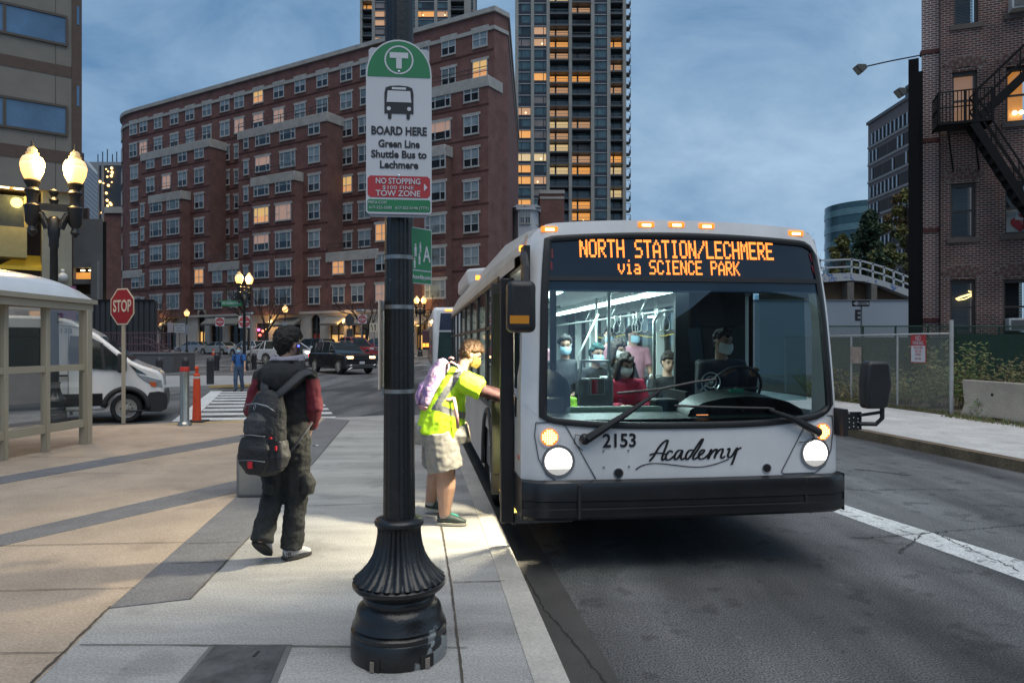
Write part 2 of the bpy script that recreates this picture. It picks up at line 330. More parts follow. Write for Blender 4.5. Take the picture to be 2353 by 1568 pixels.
st('paving_band', MB().slab([(-9.0, 2.05), (-6.55, 9.2), (-5.07, 13.36), (-4.4, 15.2), (-4.12, 14.15), (-4.73, 12.47), (-6.21, 8.71), (-8.5, 2.0)], 0, .007), GREYP)
st('paving_band', MB().slab([(-6.35, 1.3), (-4.56, 6.4), (-3.45, 8.9), (-3.12, 9.35), (-3.02, 8.3), (-3.17, 8.18), (-4.3, 6.03), (-5.95, 1.3)], 0, .007), GREYP)
st('pavement_joint', ribbon([(-.02, 1.5), (-.25, 3.61), (-.42, 5.0), (-.59, 6.23), (-1.2, 10.39), (-1.9, 16.2)], .014, .0065, .0025, 24, 3), JOINT)
st('pavement_joint', ribbon([(-2.14, 4.79), (-2.34, 6.6), (-3.62, 16.0)], .013, .0095, .003, 22, 4), JOINT)
st('pavement_joint', ribbon([(-1.9, 1.0), (-2.42, 3.67), (-2.6, 4.65)], .016, .0065, .004, 22, 5), JOINT)
for k, (a, b) in enumerate([((-.25, 4.02), (-2.44, 4.06)), ((-.78, 7.75), (-2.45, 7.5)), ((-1.05, 9.6), (-2.7, 9.3)), ((-.05, 5.15), (-.42, 5.12)), ((-.55, 9.3), (-1.0, 9.28)),
                            ((-1.3, 11.5), (-2.9, 11.2)), ((-.02, 3.3), (-.24, 3.3))]):
    st('pavement_joint', ribbon([a, b], .010, .0068, .003, 10, 30 + k), JOINT)
for k, (a, b) in enumerate([((-2.62, 5.0), (-6.2, 4.75)), ((-2.8, 6.15), (-5.5, 5.95)), ((-2.45, 3.95), (-4.5, 3.9)), ((-4.6, 9.4), (-8.5, 9.5)), ((-3.4, 10.6), (-9, 10.9)), ((-2.62, 5.55), (-2.2, 5.6)), ((-2.75, 6.1), (-2.32, 6.15))]):
    st('pavement_joint', ribbon([a, b], .008, .0095, .004, 14, 50 + k), JOINT)
# cast-in cover plate at the near edge of the sidewalk
cv = thing('utility_cover', 'dark worn utility cover set in the grey sidewalk beside the lamp post base', 'utility cover', (0, 0, 0))
cp = [(-1.63, 3.45), (-1.67, 4.03), (-1.27, 4.03), (-1.19, 3.45)]
obj('frame', MB().slab([(-1.66, 3.4), (-1.70, 4.06), (-1.24, 4.06), (-1.15, 3.4)], 0, .006), M('cover_frame', (.12, .12, .12), .7, var=.3), cv)
obj('plate', MB().slab(cp, 0, .012), M('cover_plate', (.085, .09, .095), .55, .3, var=.5, scale=5, bump=.4, bscale=25), cv)
obj('key_slot', MB().slab([(-1.405, 3.88), (-1.40, 3.95), (-1.385, 3.95), (-1.39, 3.88)], 0, .016), CRACK, cv)
# road seams, cracks and markings
def g2(x, y): p = gp(x, y, -.13); return (p.x, p.y)
st('road_seam', ribbon([g2(1205, 1320), g2(1250, 1400), g2(1330, 1490), g2(1388, 1568), (1.0, 1.0)], .018, -.126, .008, 14, 6), CRACK)
st('gutter', MB().slab([(1.5, -6), (.3, 3.61), (-.05, 6.38), (-.87, 12.47), (-1.4, 16.5), (-1.1, 16.5), (-.55, 12.47), (.27, 6.38), (.62, 3.61), (1.9, -6)], -.135, -.127),
   M('gutter_asphalt', (.06, .057, .054), .85, var=.3, scale=1.2, bump=.6, bscale=110, fine=.4))
for k, (pts, w) in enumerate([([(2420, 1200), (2340, 1206), (2240, 1215), (2130, 1225), (2050, 1232), (1960, 1236)], .011), ([(2120, 1226), (2090, 1250), (2066, 1272)], .010),
                              ([(2150, 1224), (2180, 1240), (2230, 1262), (2340, 1312)], .009), ([(2400, 1130), (2130, 1124), (1990, 1127), (1936, 1122)], .014), ([(1965, 1078), (2010, 1082), (2090, 1092)], .03)]):
    st('road_crack', ribbon([g2(*q) for q in pts], w, -.1215, .025, 26, 10 + k), RCR)
st('edge_line', MB().slab([g2(1919, 1177), (3.96, 5.56), (4.9, 1.4), (5.25, 1.4), g2(2352, 1289), g2(1992, 1177), (2.1, 16.5), (1.75, 16.5)], -.132, -.1255), PAINT)
# right-hand sidewalk with its old kerb
st('old_kerb', MB().slab([(7.95, 5), (7.26, 10.2), (6.72, 14.0), (6.55, 15.3), (4.2, 32), (4.4, 32), (6.75, 15.3), (6.92, 14.0), (7.46, 10.2), (8.15, 5)], -.13, .035), OLDKERB)
st('far_sidewalk', MB().slab([(8.15, 5), (7.46, 10.2), (6.92, 14.0), (6.75, 15.3), (4.4, 32), (9, 32), (16, 14), (14, 5)], -.13, .03), RSW)
st('verge', MB().slab([(10.2, 16.8), (9.5, 22), (8.5, 30), (40, 30), (40, 8), (11.6, 8)], -.13, .05), M('verge_soil', (.10, .08, .055), .95, var=.4, scale=2, bump=.8, bscale=20, fine=.3))
# crosswalk
mb = MB(); dxy = Vector((-.335, 1))
def cwx(Y, o): return -7.6 + o + (Y - 17.0) * -.335
mb.slab([(cwx(17.0, -.45), 17.0), (cwx(17, 0), 17.0), (cwx(28, 0), 28), (cwx(28, -.45), 28)], -.132, -.126)
for i in range(9):
    y0 = 17.25 + i * 1.22; mb.slab([(cwx(y0, .02), y0), (cwx(y0, 3.4), y0 + .35), (cwx(y0 + .55, 3.4), y0 + .9), (cwx(y0 + .55, .02), y0 + .55)], -.132, -.126)
st('crosswalk', mb, PAINT)
st('tactile_strip', MB().slab([(-7.3, 15.45), (-5.0, 16.4), (-5.0, 16.05), (-7.3, 15.1)], 0, .008), YEL)
st('tactile_strip', MB().slab([(-12.4, 29.4), (-10.9, 31.2), (-10.4, 31.0), (-11.0, 30.4)], -.1, .012), YEL)
st('island', MB().slab([(-60, 9), (-13.9, 28.3), (-12.1, 29.8), (-10.5, 31.5), (-10.2, 36), (-12, 46.5), (-60, 46.5)], -.15, .0), M('island_concrete', (.30, .30, .30), .8, var=.15, scale=.6, bump=.2, fine=.1, bscale=60))
mb = MB()
for (a, b, w) in [((-26, 50), (-4, 51), .25), ((-20, 57), (-2, 58.5), .2), ((-3.5, 33.5), (-3.2, 17.6), .0)]:
    if w: mb.quad((a[0], a[1], terr(a[1]) + .02), (b[0], b[1], terr(b[1]) + .02), (b[0], b[1] + w * 2, terr(b[1] + w * 2) + .02), (a[0], a[1] + w * 2, terr(a[1] + w * 2) + .02))
st('lane_line', mb, PAINT)
mb = MB()
mb.slab([(-8.0, 28.5), (-7.0, 30.2), (-4.6, 30.4), (-3.6, 29.2), (-4.5, 28), (-6.6, 27.6)], -.132, -.1285); st('asphalt_patch', mb, M('patch', (.05, .05, .052), .85, var=.3, bump=.4, bscale=80))
st('asphalt_patch', MB().slab([(-4.0, 17.6), (-3.3, 20.8), (-2.2, 18.2)], -.132, -.1287), MATS['patch'])
# pavement in front of the apartment building (rises with the street)
mb = MB()
for i in range(8):
    t0, t1 = -6 + i * 9, 3 + i * 9
    P = [Vector((-1.68 - .859 * t, 67.6 + .511 * t)) for t in (t0, t1)]; n = Vector((-.511, -.859))
    q = [(P[0].x, P[0].y), (P[1].x, P[1].y), (P[1].x + n.x * 5.5, P[1].y + n.y * 5.5), (P[0].x + n.x * 5.5, P[0].y + n.y * 5.5)]
    top = [(x, y, terr(y) + .16) for x, y in q]; mb.quad(*top); mb.quad(top[2], top[3], (q[3][0], q[3][1], terr(q[3][1]) - .2), (q[2][0], q[2][1], terr(q[2][1]) - .2))
st('building_sidewalk', mb, M('far_paving', (.30, .28, .26), .8, var=.2, scale=.8))
# ================================================================== BUILDINGS
class Fr:      # a vertical plane frame: local x along the wall, z up
    def __init__(s, o, d): s.o = Vector(o); s.d = Vector(d).normalized(); s.n = Vector((-s.d.y, s.d.x)); s.rz = math.atan2(s.d.y, s.d.x)
    def mp(s, px, py, w=0.):
        k = (px - CX) / F_PX; p = s.o + s.n * w       # p.x + d.x t = k (p.y + d.y t)
        t = (k * p.y - p.x) / (s.d.x - k * s.d.y); Y = p.y + s.d.y * t
        return t, EYE - (py - HY) / F_PX * Y
    def thing(s, name, label, cat, group=None): return thing(name, label, cat, (s.o.x, s.o.y, 0), s.rz, group)
def wall_holes(mb, x0, x1, z0, z1, holes, y=0., dep=.3, m=0, sgn=1):   # front face at y with openings and reveals of depth dep (towards y + sgn*dep)
    xs = sorted({x0, x1, *[min(max(h[0], x0), x1) for h in holes], *[min(max(h[1], x0), x1) for h in holes]})
    zs = sorted({z0, z1, *[min(max(h[2], z0), z1) for h in holes], *[min(max(h[3], z0), z1) for h in holes]})
    for a, b in zip(xs, xs[1:]):
        for c, d in zip(zs, zs[1:]):
            if not any(h[0] < (a + b) / 2 < h[1] and h[2] < (c + d) / 2 < h[3] for h in holes): mb.quad((a, y, c), (b, y, c), (b, y, d), (a, y, d), m)
    Y = y + sgn * dep
    for a, b, c, d in holes:
        for p, q in (((a, c), (b, c)), ((b, c), (b, d)), ((b, d), (a, d)), ((a, d), (a, c))): mb.quad((p[0], y, p[1]), (q[0], y, q[1]), (q[0], Y, q[1]), (p[0], Y, p[1]), m)
RED = brick_mat('red_brick', (.18, .078, .068), (.13, .06, .055), (.17, .135, .12), mw=.008, big=.2)
REDS = brick_mat('dark_red_brick', (.09, .034, .03), (.07, .028, .026), (.09, .06, .055), mw=.008, big=.15)
STONE = M('pale_stone', (.33, .32, .30), .85, var=.2, scale=1.2, bump=.3, bscale=12)
LSTONE = M('limestone_base', (.40, .37, .33), .85, var=.14, scale=.8)
WFR = M('white_window_frame', (.44, .46, .475), .5, var=0)
GL_D = M('pane_dark', (.018, .024, .03), .12, var=.5, scale=.8, spec=.6)
GL_B = M('pane_blind', (.20, .25, .275), .35, var=.35, scale=.9, spec=.6)
GL_C = M('pane_curtain', (.13, .165, .18), .3, var=.6, scale=1.6, spec=.6)
GL_L = emi('pane_lit_orange', (1, .46, .17), .6, (.3, .18, .1)); GL_W = emi('pane_lit_pink', (1, .58, .40), .26, (.3, .22, .2)); GL_Y = emi('pane_lit_yellow', (1, .60, .2), .6, (.3, .2, .1))
AP = Fr((-1.68, 67.6), (-.859, .511))
ap = AP.thing('apartment_building', 'long red brick apartment block with rounded end and stone balconies, behind the bus stop sign', 'building')
APU = lambda px, w=0.: AP.mp(px, 500, w)[0]
H = 33.4; ROW = lambda k: 30.8 - 3.0 * k
def arc(cx, cy, r, a0, a1, n): return [(cx + r * math.cos(R(a0 + (a1 - a0) * i / n)), cy + r * math.sin(R(a0 + (a1 - a0) * i / n))) for i in range(n + 1)]
UL = APU(283) + 6.8
foot = [(0, 0)] + [(UL - 9 + x, -9 + y) for x, y in arc(0, 0, 9, 90, 5, 9)] + [(UL, -40), (19.4, -37.8), (-.37, -1.85)]
obj('wall', MB().slab(foot, 0, H - .5), RED, ap)
def grow(f, d): return [(x + (d if x > UL - 9 else -d), y + (d if y > -1.5 or x > UL - 9 else 0)) for x, y in f]
mb = MB().slab(grow(foot, .22), H - .45, H); mb.slab(grow(foot, .12), H - 2.1, H - 1.75); obj('cornice', mb, STONE, ap)
pod = APU(283, 2.4)
podz = ROW(7) + 1.75
def bay(px0, px1, w0, w1, top, name='bay', par=True, z0=4.9):
    a, b = APU(px1, w1), APU(px0, w1)
    mb = MB().box(a, b, w0 - .02, w1, z0, top - 1.0, 0); bo = obj(name, mb, [RED], ap)
    mb = MB(); zs_ = [ROW(k) + 1.62 for k in range(1, 9) if z0 < ROW(k) + 1.7 < top - 1.1]
    for z in zs_: mb.box(a - .04, b + .04, w1 - .1, w1 + .04, z, z + .13)
    if zs_: pieces('string_course', mb, REDS, bo)
    if par:
        q = MB().box(a - .12, b + .12, w0, w1 + .12, top - 1.0, top, 0); obj('balcony_parapet', q, STONE, bo, bevel=.04, seg=1)
        r = MB()
        for zz in (top + .45, top + .85): r.bar((a, w1 + .02, zz), (b, w1 + .02, zz), .05)
        n = max(2, int((b - a) / 2))
        for i in range(n + 1): r.bar((a + (b - a) * i / n, w1 + .02, top), (a + (b - a) * i / n, w1 + .02, top + .85), .05)
        obj('railing', r, M('railing_black', (.03, .03, .035), .5, var=0), bo)
    return bo
bay(325, 481, 0, 2.4, ROW(1) - 1.75); bay(548, 751, 0, 2.4, ROW(1) - 1.75); bay(868, 985, 0, 2.4, ROW(1) - 1.75)
bay(991, 1121, 0, 2.4, ROW(1) - 1.75)
bay(343, 417, 2.4, 3.6, ROW(3) - 1.75); bay(578, 676, 2.4, 3.6, ROW(3) - 1.75); bay(970, 1021, 2.4, 3.6, ROW(3) - 1.75)
# podium between the bays with the low balconies on it
for a, b in ((284, 326), (481, 549), (751, 868)): bay(a, b, 0, 2.36, ROW(6) - 1.6 + .05)
mb = MB()
for k in range(1, 9):      # dark string courses at each floor
    z = ROW(k) + 1.62; mb.box(.0, UL - 9, 0, .05, z, z + .14)
pieces('string_course', mb, REDS, ap)
# stone ground floor
sb = MB(); base_holes = []
def hp(px0, px1, y0, y1): a, b = APU(px1, 2.7), APU(px0, 2.7); return (a, b, AP.mp((px0 + px1) / 2, y1, 2.7)[1], AP.mp((px0 + px1) / 2, y0, 2.7)[1])
shops = [(756, 790, 742, 803, 1), (808, 847, 742, 803, 1), (713, 735, 722, 803, 2), (454, 470, 712, 803, 2), (483, 511, 743, 803, 0), (525, 558, 743, 803, 0), (587, 617, 742, 803, 3), (372, 404, 745, 803, 0), (640, 690, 745, 803, 0), (955, 985, 742, 803, 1)]
holes = [hp(*s[:4]) for s in shops]
wall_holes(sb, 0, APU(300, 2.7), -1, 4.9, holes, 2.7, .5, sgn=-1)
sb.box(-.05, APU(300, 2.7), 2.3, 2.95, 4.9, 5.15); sb.quad((0, 0, -1), (0, 2.7, -1), (0, 2.7, 4.9), (0, 0, 4.9))
obj('stone_base', sb, LSTONE, ap)
SHL = emi('shop_glow', (1, .56, .16), .95, (.5, .35, .2)); SHD = M('shop_dark_glass', (.03, .035, .035), .1, var=.4, scale=.7); SHF = M('shop_frame', (.05, .04, .03), .5, var=0); SHB = M('shop_blind', (.3, .28, .24), .8, var=.2)
ARCHM = M('arch_frame', (.03, .04, .045), .4, var=0); SIGNRED = M('shop_sign_red', (.35, .05, .04), .6, var=0)
for (s, h) in zip(shops, holes):
    a, b, c, d = h; mid = c + (d - c) * .58; n = 2; q = MB()
    if s[4] == 1: q.quad((a, 2.3, c), (b, 2.3, c), (b, 2.3, mid), (a, 2.3, mid), 1); q.quad((a, 2.3, mid), (b, 2.3, mid), (b, 2.3, d), (a, 2.3, d), 3)
    elif s[4] == 2: q.quad((a, 2.3, c), (b, 2.3, c), (b, 2.3, c + (d - c) * .45), (a, 2.3, c + (d - c) * .45), 1 if s[0] < 500 else 4); q.quad((a, 2.3, c + (d - c) * .45), (b, 2.3, c + (d - c) * .45), (b, 2.3, d), (a, 2.3, d), 0)
    else: q.quad((a, 2.3, c), (b, 2.3, c), (b, 2.3, d), (a, 2.3, d), 0)
    for i in range(n + 1): x = a + (b - a) * i / n; q.bar((x, 2.38, c), (x, 2.38, d), .14, .14, 2)
    for z in (c, mid, d): q.bar((a, 2.38, z), (b, 2.38, z), .12, .12, 2)
    if s[4] == 2:
        for sg in (0, 1):      # stone spandrels turn the head of the opening into an arch
            x0 = a if sg == 0 else b; r_ = (b - a) / 2; pts = [(x0, d + .01)] + [((a + b) / 2 + (-1 if sg == 0 else 1) * r_ * math.cos(R(t)), d - r_ + r_ * math.sin(R(t))) for t in (0, 20, 40, 60, 80, 90)]
            q.prism(pts, lambda x, z: (x, 2.69, z), lambda x, z: (x, 2.5, z), 5)
    obj('shop_window', q, [SHD, SHL, SHF, SHB, SIGNRED, LSTONE], ap)
    if s[4] == 1 or s[4] == 0:
        w = MB().add([(a - .2, 2.72, d + .75), (b + .2, 2.72, d + .75), (b + .2, 3.9, d - .05), (a - .2, 3.9, d - .05), (a - .2, 2.72, d + .55), (b + .2, 2.72, d + .55), (b + .2, 3.85, d - .25), (a - .2, 3.85, d - .25)],
                     [(0, 1, 2, 3), (4, 5, 6, 7), (0, 1, 5, 4), (2, 3, 7, 6), (1, 2, 6, 5), (0, 3, 7, 4)])
        obj('awning', w, M('awning_grey', (.17, .165, .15), .9, var=.15), ap)
cl = MB()
for i, (x, z) in enumerate([(.2, .75), (.5, .7), (.75, .74), (.83, .66), (.3, .55)]):
    a, b, c, d = holes[6]; cl.ball((a + (b - a) * (1 - x), 2.62, c + (d - c) * z), .16, 8, i % 3)
obj('shop_decoration', cl, [emi('neon_pink', (1, .1, .5), 2.5), emi('neon_red', (1, .12, .06), 2), emi('neon_amber', (1, .6, .1), 2)], ap)
# the windows
def win_mesh(w, h, kind, up, lo):
    q = MB(); a = w / 2; mid = h * .44
    q.quad((-a, .03, 0), (a, .03, 0), (a, .03, mid), (-a, .03, mid), lo); q.quad((-a, .03, mid), (a, .03, mid), (a, .03, h), (-a, .03, h), up)
    t = .05
    for x in (-a, a): q.box(x - t / 2, x + t / 2, 0, .10, 0, h, 3)
    for z in (0, h): q.box(-a, a, 0, .10, z - t / 2, z + t / 2, 3)
    if kind == 'd': q.box(-t * .7, t * .7, 0, .10, 0, h, 3); q.box(-a, a, 0, .09, mid - .03, mid + .03, 3)
    if kind == 'w':
        for x in (-a * .52, a * .52): q.box(x - t / 2, x + t / 2, 0, .10, 0, h, 3)
        q.box(-a, -a * .52, 0, .09, mid - .03, mid + .03, 3); q.box(a * .52, a, 0, .09, mid - .03, mid + .03, 3)
    if kind == 's': q.box(-a, a, 0, .09, mid - .03, mid + .03, 3)
    q.box(-a - .2, a + .2, 0, .09, h + .02, h + .26, 4); q.box(-a - .08, a + .08, 0, .12, -.14, -.02, 4); return q
mats_w = [GL_D, GL_B, GL_C, WFR, STONE, GL_L, GL_W, GL_Y]
VAR = [(1, 0), (1, 2), (2, 0), (1, 1), (2, 2), (5, 5), (6, 6), (7, 5), (6, 0)]
SZ = {'d': (1.6, 1.62), 's': (.72, 1.5), 'w': (2.3, 1.62)}
wm = {}
def wmesh(kind, v):
    if (kind, v) not in wm:
        me = win_mesh(*SZ[kind], kind, *VAR[v]).mesh('window', mats_w); wm[(kind, v)] = me
    return wm[(kind, v)]
cols = [(p, 'd', 0, [0, 1]) for p in (307, 330, 364, 401, 437, 476, 517, 550, 594, 641, 690, 741, 796, 842, 971, 1031, 1103)]
cols += [(346, 'd', 2.4, [2, 3]), (383, 'd', 2.4, [2, 3]), (420, 'd', 2.4, [2, 3]), (458, 'd', 2.4, range(2, 9)), (309, 'd', 0, range(2, 7)), (312, 'd', 2.36, [7, 8]),
         (359, 'w', 3.6, range(4, 9)), (398, 'w', 3.6, range(4, 9)), (517, 'd', 0, range(2, 7)), (544, 's', 0, range(2, 7)), (500, 'd', 2.36, [7, 8]), (535, 'd', 2.36, [7, 8]), (566, 's', 2.4, range(2, 9)),
         (604, 'w', 2.4, [2, 3]), (661, 'w', 2.4, [2, 3]), (601, 'w', 3.6, range(4, 9)), (651, 'w', 3.6, range(4, 9)), (722, 'd', 2.4, range(2, 9)), (796, 'd', 0, range(2, 7)), (838, 'd', 0, range(2, 7)),
         (778, 'd', 2.36, [7, 8]), (822, 'd', 2.36, [7, 8]), (878, 'd', 2.4, range(2, 9)), (1012, 'w', 2.4, [2, 3]), (1000, 'w', 3.6, range(4, 9)), (1083, 'd', 2.4, range(2, 9)), (328, 's', 2.4, range(4, 9))]
lit = {(550, 1): 6, (594, 0): 7, (690, 0): 0, (1103, 1): 7, (458, 7): 5, (778, 7): 5, (878, 6): 5, (878, 8): 6, (330, 1): 6, (604, 3): 8, (601, 5): 7, (796, 4): 7, (651, 5): 6, (842, 2): 8, (359, 3): 6, (383, 3): 6, (1012, 3): 8, (601, 6): 8, (594, 1): 8, (641, 1): 6, (796, 7): 0}
wl = []
rw = random.Random(4)
for px, kind, w, rows in cols:
    for k in rows:
        wl.append((APU(px, w), w, ROW(k) - .8, kind, lit.get((px, k), rw.choice([0, 0, 0, 1, 2, 2, 3, 4, 1]))))
for a_ in (62, 40, 20):      # round the curved end
    for k in range(0, 9): wl.append((UL - 9 + 9 * math.cos(R(a_)), -9 + 9 * math.sin(R(a_)), ROW(k) - .8, 'd', rw.choice([0, 2, 2, 1, 6]), R(a_ - 90)))
rest = MB()
for i, t in enumerate(wl):
    me = wmesh(t[3], t[4]); rz = t[5] if len(t) > 5 else 0
    if i < 100:
        o = bpy.data.objects.new('window', me); COL.objects.link(o); o.parent = ap; o.location = t[:3]; o.rotation_euler = (0, 0, rz)
    else:
        q = win_mesh(*SZ[t[3]], t[3], *VAR[t[4]]); Mx = Matrix.Translation(t[:3]) @ Matrix.Rotation(rz, 4, 'Z')
        o0 = len(rest.v); rest.v += [tuple(Mx @ Vector(v)) for v in q.v]; rest.f += [tuple(j + o0 for j in f) for f in q.f]; rest.m += q.m
ro = obj('window', rest, mats_w, ap); ro['kind'] = 'stuff'
# white balcony doors' screens seen along the terraces
# lower wing at the far left end
def ap_box(name, px0, px1, y0, y1, D, dep, m):
    k = D / F_PX; c = Vector(((px0 + px1) / 2 - CX, 0)) * k; c.y = D; rel = c - AP.o; o = obj(name, MB().box(-(px1 - px0) * k / 2, (px1 - px0) * k / 2, 0, dep, EYE - (y1 - HY) * k, EYE - (y0 - HY) * k), m, ap); o.location = (rel.dot(AP.d), rel.dot(AP.n), 0); o.rotation_euler = (0, 0, -AP.rz)
ap_box('wing', 239.5, 300, 489, 830, 100, 14, RED); ap_box('wing_cap', 239, 300, 475, 489, 99.7, 14, STONE); ap_box('wing', 229, 240, 520, 830, 104, 8, RED); ap_box('wing_cap', 228.5, 239.5, 512, 520, 103.8, 8, STONE)
# wall lamps on the stone base
for px, py in ((379, 743), (623, 741), (793, 738), (960, 742)):
    u, z = AP.mp(px, py, 3.1); q = MB().ball((u, 3.15, z), .28, 10, 0).bar((u, 2.7, z - .4), (u, 3.15, z - .3), .12, .12, 1); l = obj('wall_lamp', q, [emi('sconce_glow', (1, .55, .16), 5.5, (1, .8, .5)), SHF], ap)
    point((u, 3.9, z), (1, .55, .2), 130, .3, parent=l)

# ---------------- the two towers
CONCP = M('tower_pier', (.27, .26, .235), .85, var=.15, scale=.3); SLAB = M('tower_slab', (.25, .26, .27), .8, var=.2); SPAN = M('tower_spandrel', (.016, .017, .026), .3, var=.2); TGL = M('tower_glass', (.055, .10, .115), .12, var=.5, scale=.35, spec=.7)
TGD = M('tower_dark_glass', (.022, .035, .04), .12, var=.4, scale=.4, spec=.6); TWALL = M('tower_core', (.04, .04, .042), .8, var=.2); TRAIL = M('tower_rail', (.06, .062, .065), .5, var=.1)
TL = [emi('tower_lit_a', (1, .42, .09), .75, (.3, .2, .1)), emi('tower_lit_b', (1, .54, .26), .42, (.3, .2, .15)), emi('tower_lit_c', (1, .72, .34), .6, (.3, .25, .2)), M('tower_curtain', (.21, .18, .17), .6, var=.3, scale=.5)]
def tower(name, label, D, px0, px1, piers, kinds, y0, dy, nrow, top, litp, seed, litmap=None, edge=None):
    o = thing(name, label, 'building', (0, D, 0)); k = D / F_PX; X = lambda p: (p - CX) * k; Z = lambda y: EYE - (y - HY) * k
    rn = random.Random(seed); fl = dy * k
    obj('wall', MB().box(X(px0) + .3, X(px1) - .3, 2.2, 22, -2, Z(top)), TWALL, o)
    q = MB()
    for p, w in piers: q.box(X(p) - w / 2, X(p) + w / 2, -.35, 2.2, -2, Z(top) + .8)
    obj('pier', q, CONCP, o)
    sp = MB(); rl = MB()
    tops = range(-int((y0 - top) / dy), nrow)
    for i in tops:
        z = Z(y0 + dy * i); obj('floor_slab', MB().box(X(px0) + .2, X(px1) - .2, -.05 if 'b' not in kinds[1:] else -.12, 2.25, z - .12, z + .10), SLAB, o)
        for (a, b), kd in zip(zip(piers, piers[1:]), kinds):
            x0, x1 = X(a[0]) + a[1] / 2, X(b[0]) - b[1] / 2
            if kd == 'w': sp.box(x0 - .2, x1 + .2, .0, 2.2, z + .10, z + fl * .30)
            elif i >= -1: obj('balcony', MB().box(x0, x1, -.75, 2.2, z - .16, z + .09).box(x0, x1, -.72, -.68, z + .90, z + 1.0).box(x0, x1, -.72, -.69, z + .45, z + .50).box(x0, x1, -.72, -.69, z + .09, z + .25), TRAIL, o)
    pieces('spandrel', sp, SPAN, o)
    cnt = 0; far = MB()
    for i in range(-1, nrow):
        z = Z(y0 + dy * i) - fl
        for j, ((a, b), kd) in enumerate(zip(zip(piers, piers[1:]), kinds)):
            x0, x1 = X(a[0]) + a[1] / 2, X(b[0]) - b[1] / 2; w = x1 - x0
            L = litmap.get((i, j)) if litmap else None
            if L is None: L = rn.choice([0, 1, 1, 2, 3, 3]) if rn.random() < litp[j] else -1
            q = MB(); yg = .12 if kd == 'w' else 1.7
            za, zb = (z + fl * .30, z + fl - .12) if kd == 'w' else (z + .1, z + fl - .3)
            cuts = [0, .24, 1] if kd == 'w' and j % 2 == 0 else [0, .76, 1] if kd == 'w' else [0, .3, .36, 1]
            for c0, c1 in zip(cuts, cuts[1:]):
                mi = (2 + L) if L >= 0 else (0 if rn.random() < .75 else 1)
                if c1 - c0 < .1: mi = 6
                q.quad((x0 + w * c0, yg, za), (x0 + w * c1, yg, za), (x0 + w * c1, yg, zb), (x0 + w * c0, yg, zb), mi); q.box(x0 + w * c1 - .08, x0 + w * c1 + .08, yg - .06, yg, za, zb, 6)
            q.box(x0, x1, yg - .05, yg, zb - .1, zb, 6)
            if L in (0, 1, 2) and rn.random() < .5: q.ball((x0 + w * rn.uniform(.15, .85), yg - .15, za + .5), .16, 6, 7)
            ms = [TGL, TGD] + TL + [SPAN, emi('tower_bulb', (1, .75, .35), 4)]
            if cnt < 100: obj('window', q, ms, o)
            else:
                o0 = len(far.v); far.v += q.v; far.f += [tuple(n + o0 for n in f) for f in q.f]; far.m += q.m
            cnt += 1
    if far.f: fo = obj('window', far, [TGL, TGD] + TL + [SPAN, MATS['tower_bulb']], o); fo['kind'] = 'stuff'
    if edge:
        e = MB(); 
        for i in tops:
            z = Z(y0 + dy * i); e.box(X(px1) - .2, X(px1) + edge, .3, 2.6, z - .2, z + .05)
            e.bar((X(px1) + edge - .06, .35, z), (X(px1) + edge - .06, .35, z + fl * .62), .12); e.bar((X(px1) + edge - .06, 2.5, z), (X(px1) + edge - .06, 2.5, z + fl * .62), .12)
            e.bar((X(px1), .35, z + fl * .62), (X(px1) + edge, .35, z + fl * .62), .12); e.box(X(px1) + edge - .1, X(px1) + edge, .3, 2.6, z, z + .9)
        obj('side_balcony', e, TRAIL, o)
    return o
LM = {(0, 3): 1, (2, 1): 1, (3, 0): 3, (3, 1): 1, (3, 2): 0, (2, 2): 1, (3, 5): 0, (4, 2): 1, (5, 5): 1, (6, 2): 0, (6, 3): 0, (7, 5): 1, (9, 0): 1, (9, 2): 1, (10, 3): 1, (10, 1): 3, (11, 0): 0, (11, 2): 1, (12, 2): 2, (12, 3): 3, (13, 0): 2, (13, 1): 2, (13, 3): 1, (13, 2): 3, (13, 5): 0,
      (14, 0): 0, (14, 2): 2, (14, 3): 0, (15, 0): 0, (15, 1): 1, (17, 0): 0, (17, 3): 0, (18, 3): 0, (16, 5): 2, (16, 1): 3, (4, 3): 3, (8, 1): 3, (7, 2): 1}
tower('residential_tower', 'tall dark residential tower with concrete piers and many lit windows, above the bus roof', 175, 1182, 1440,
      [(1187, .8), (1223, .8), (1259, .8), (1310, .8), (1361, .85), (1398, .85), (1434, .85)], 'wwbbwb', 8, 26.4, 20, -280, [.05, .06, .10, .10, .02, .12], 3, LM, 1.0)
tower('residential_tower', 'second dark tower whose upper floors rise beyond the roof of the brick apartment block', 230, 828, 1090,
      [(830, .8), (858, 1.0), (893, 1), (925, 1), (957, 1.0), (1001, 1.0), (1032, 1.0), (1074, 2.2), (1089, .6)], 'bwwwwwbw', 5, 20, 6, -200, [.3, .5, .2, .2, .25, .2, .1, .1], 8)
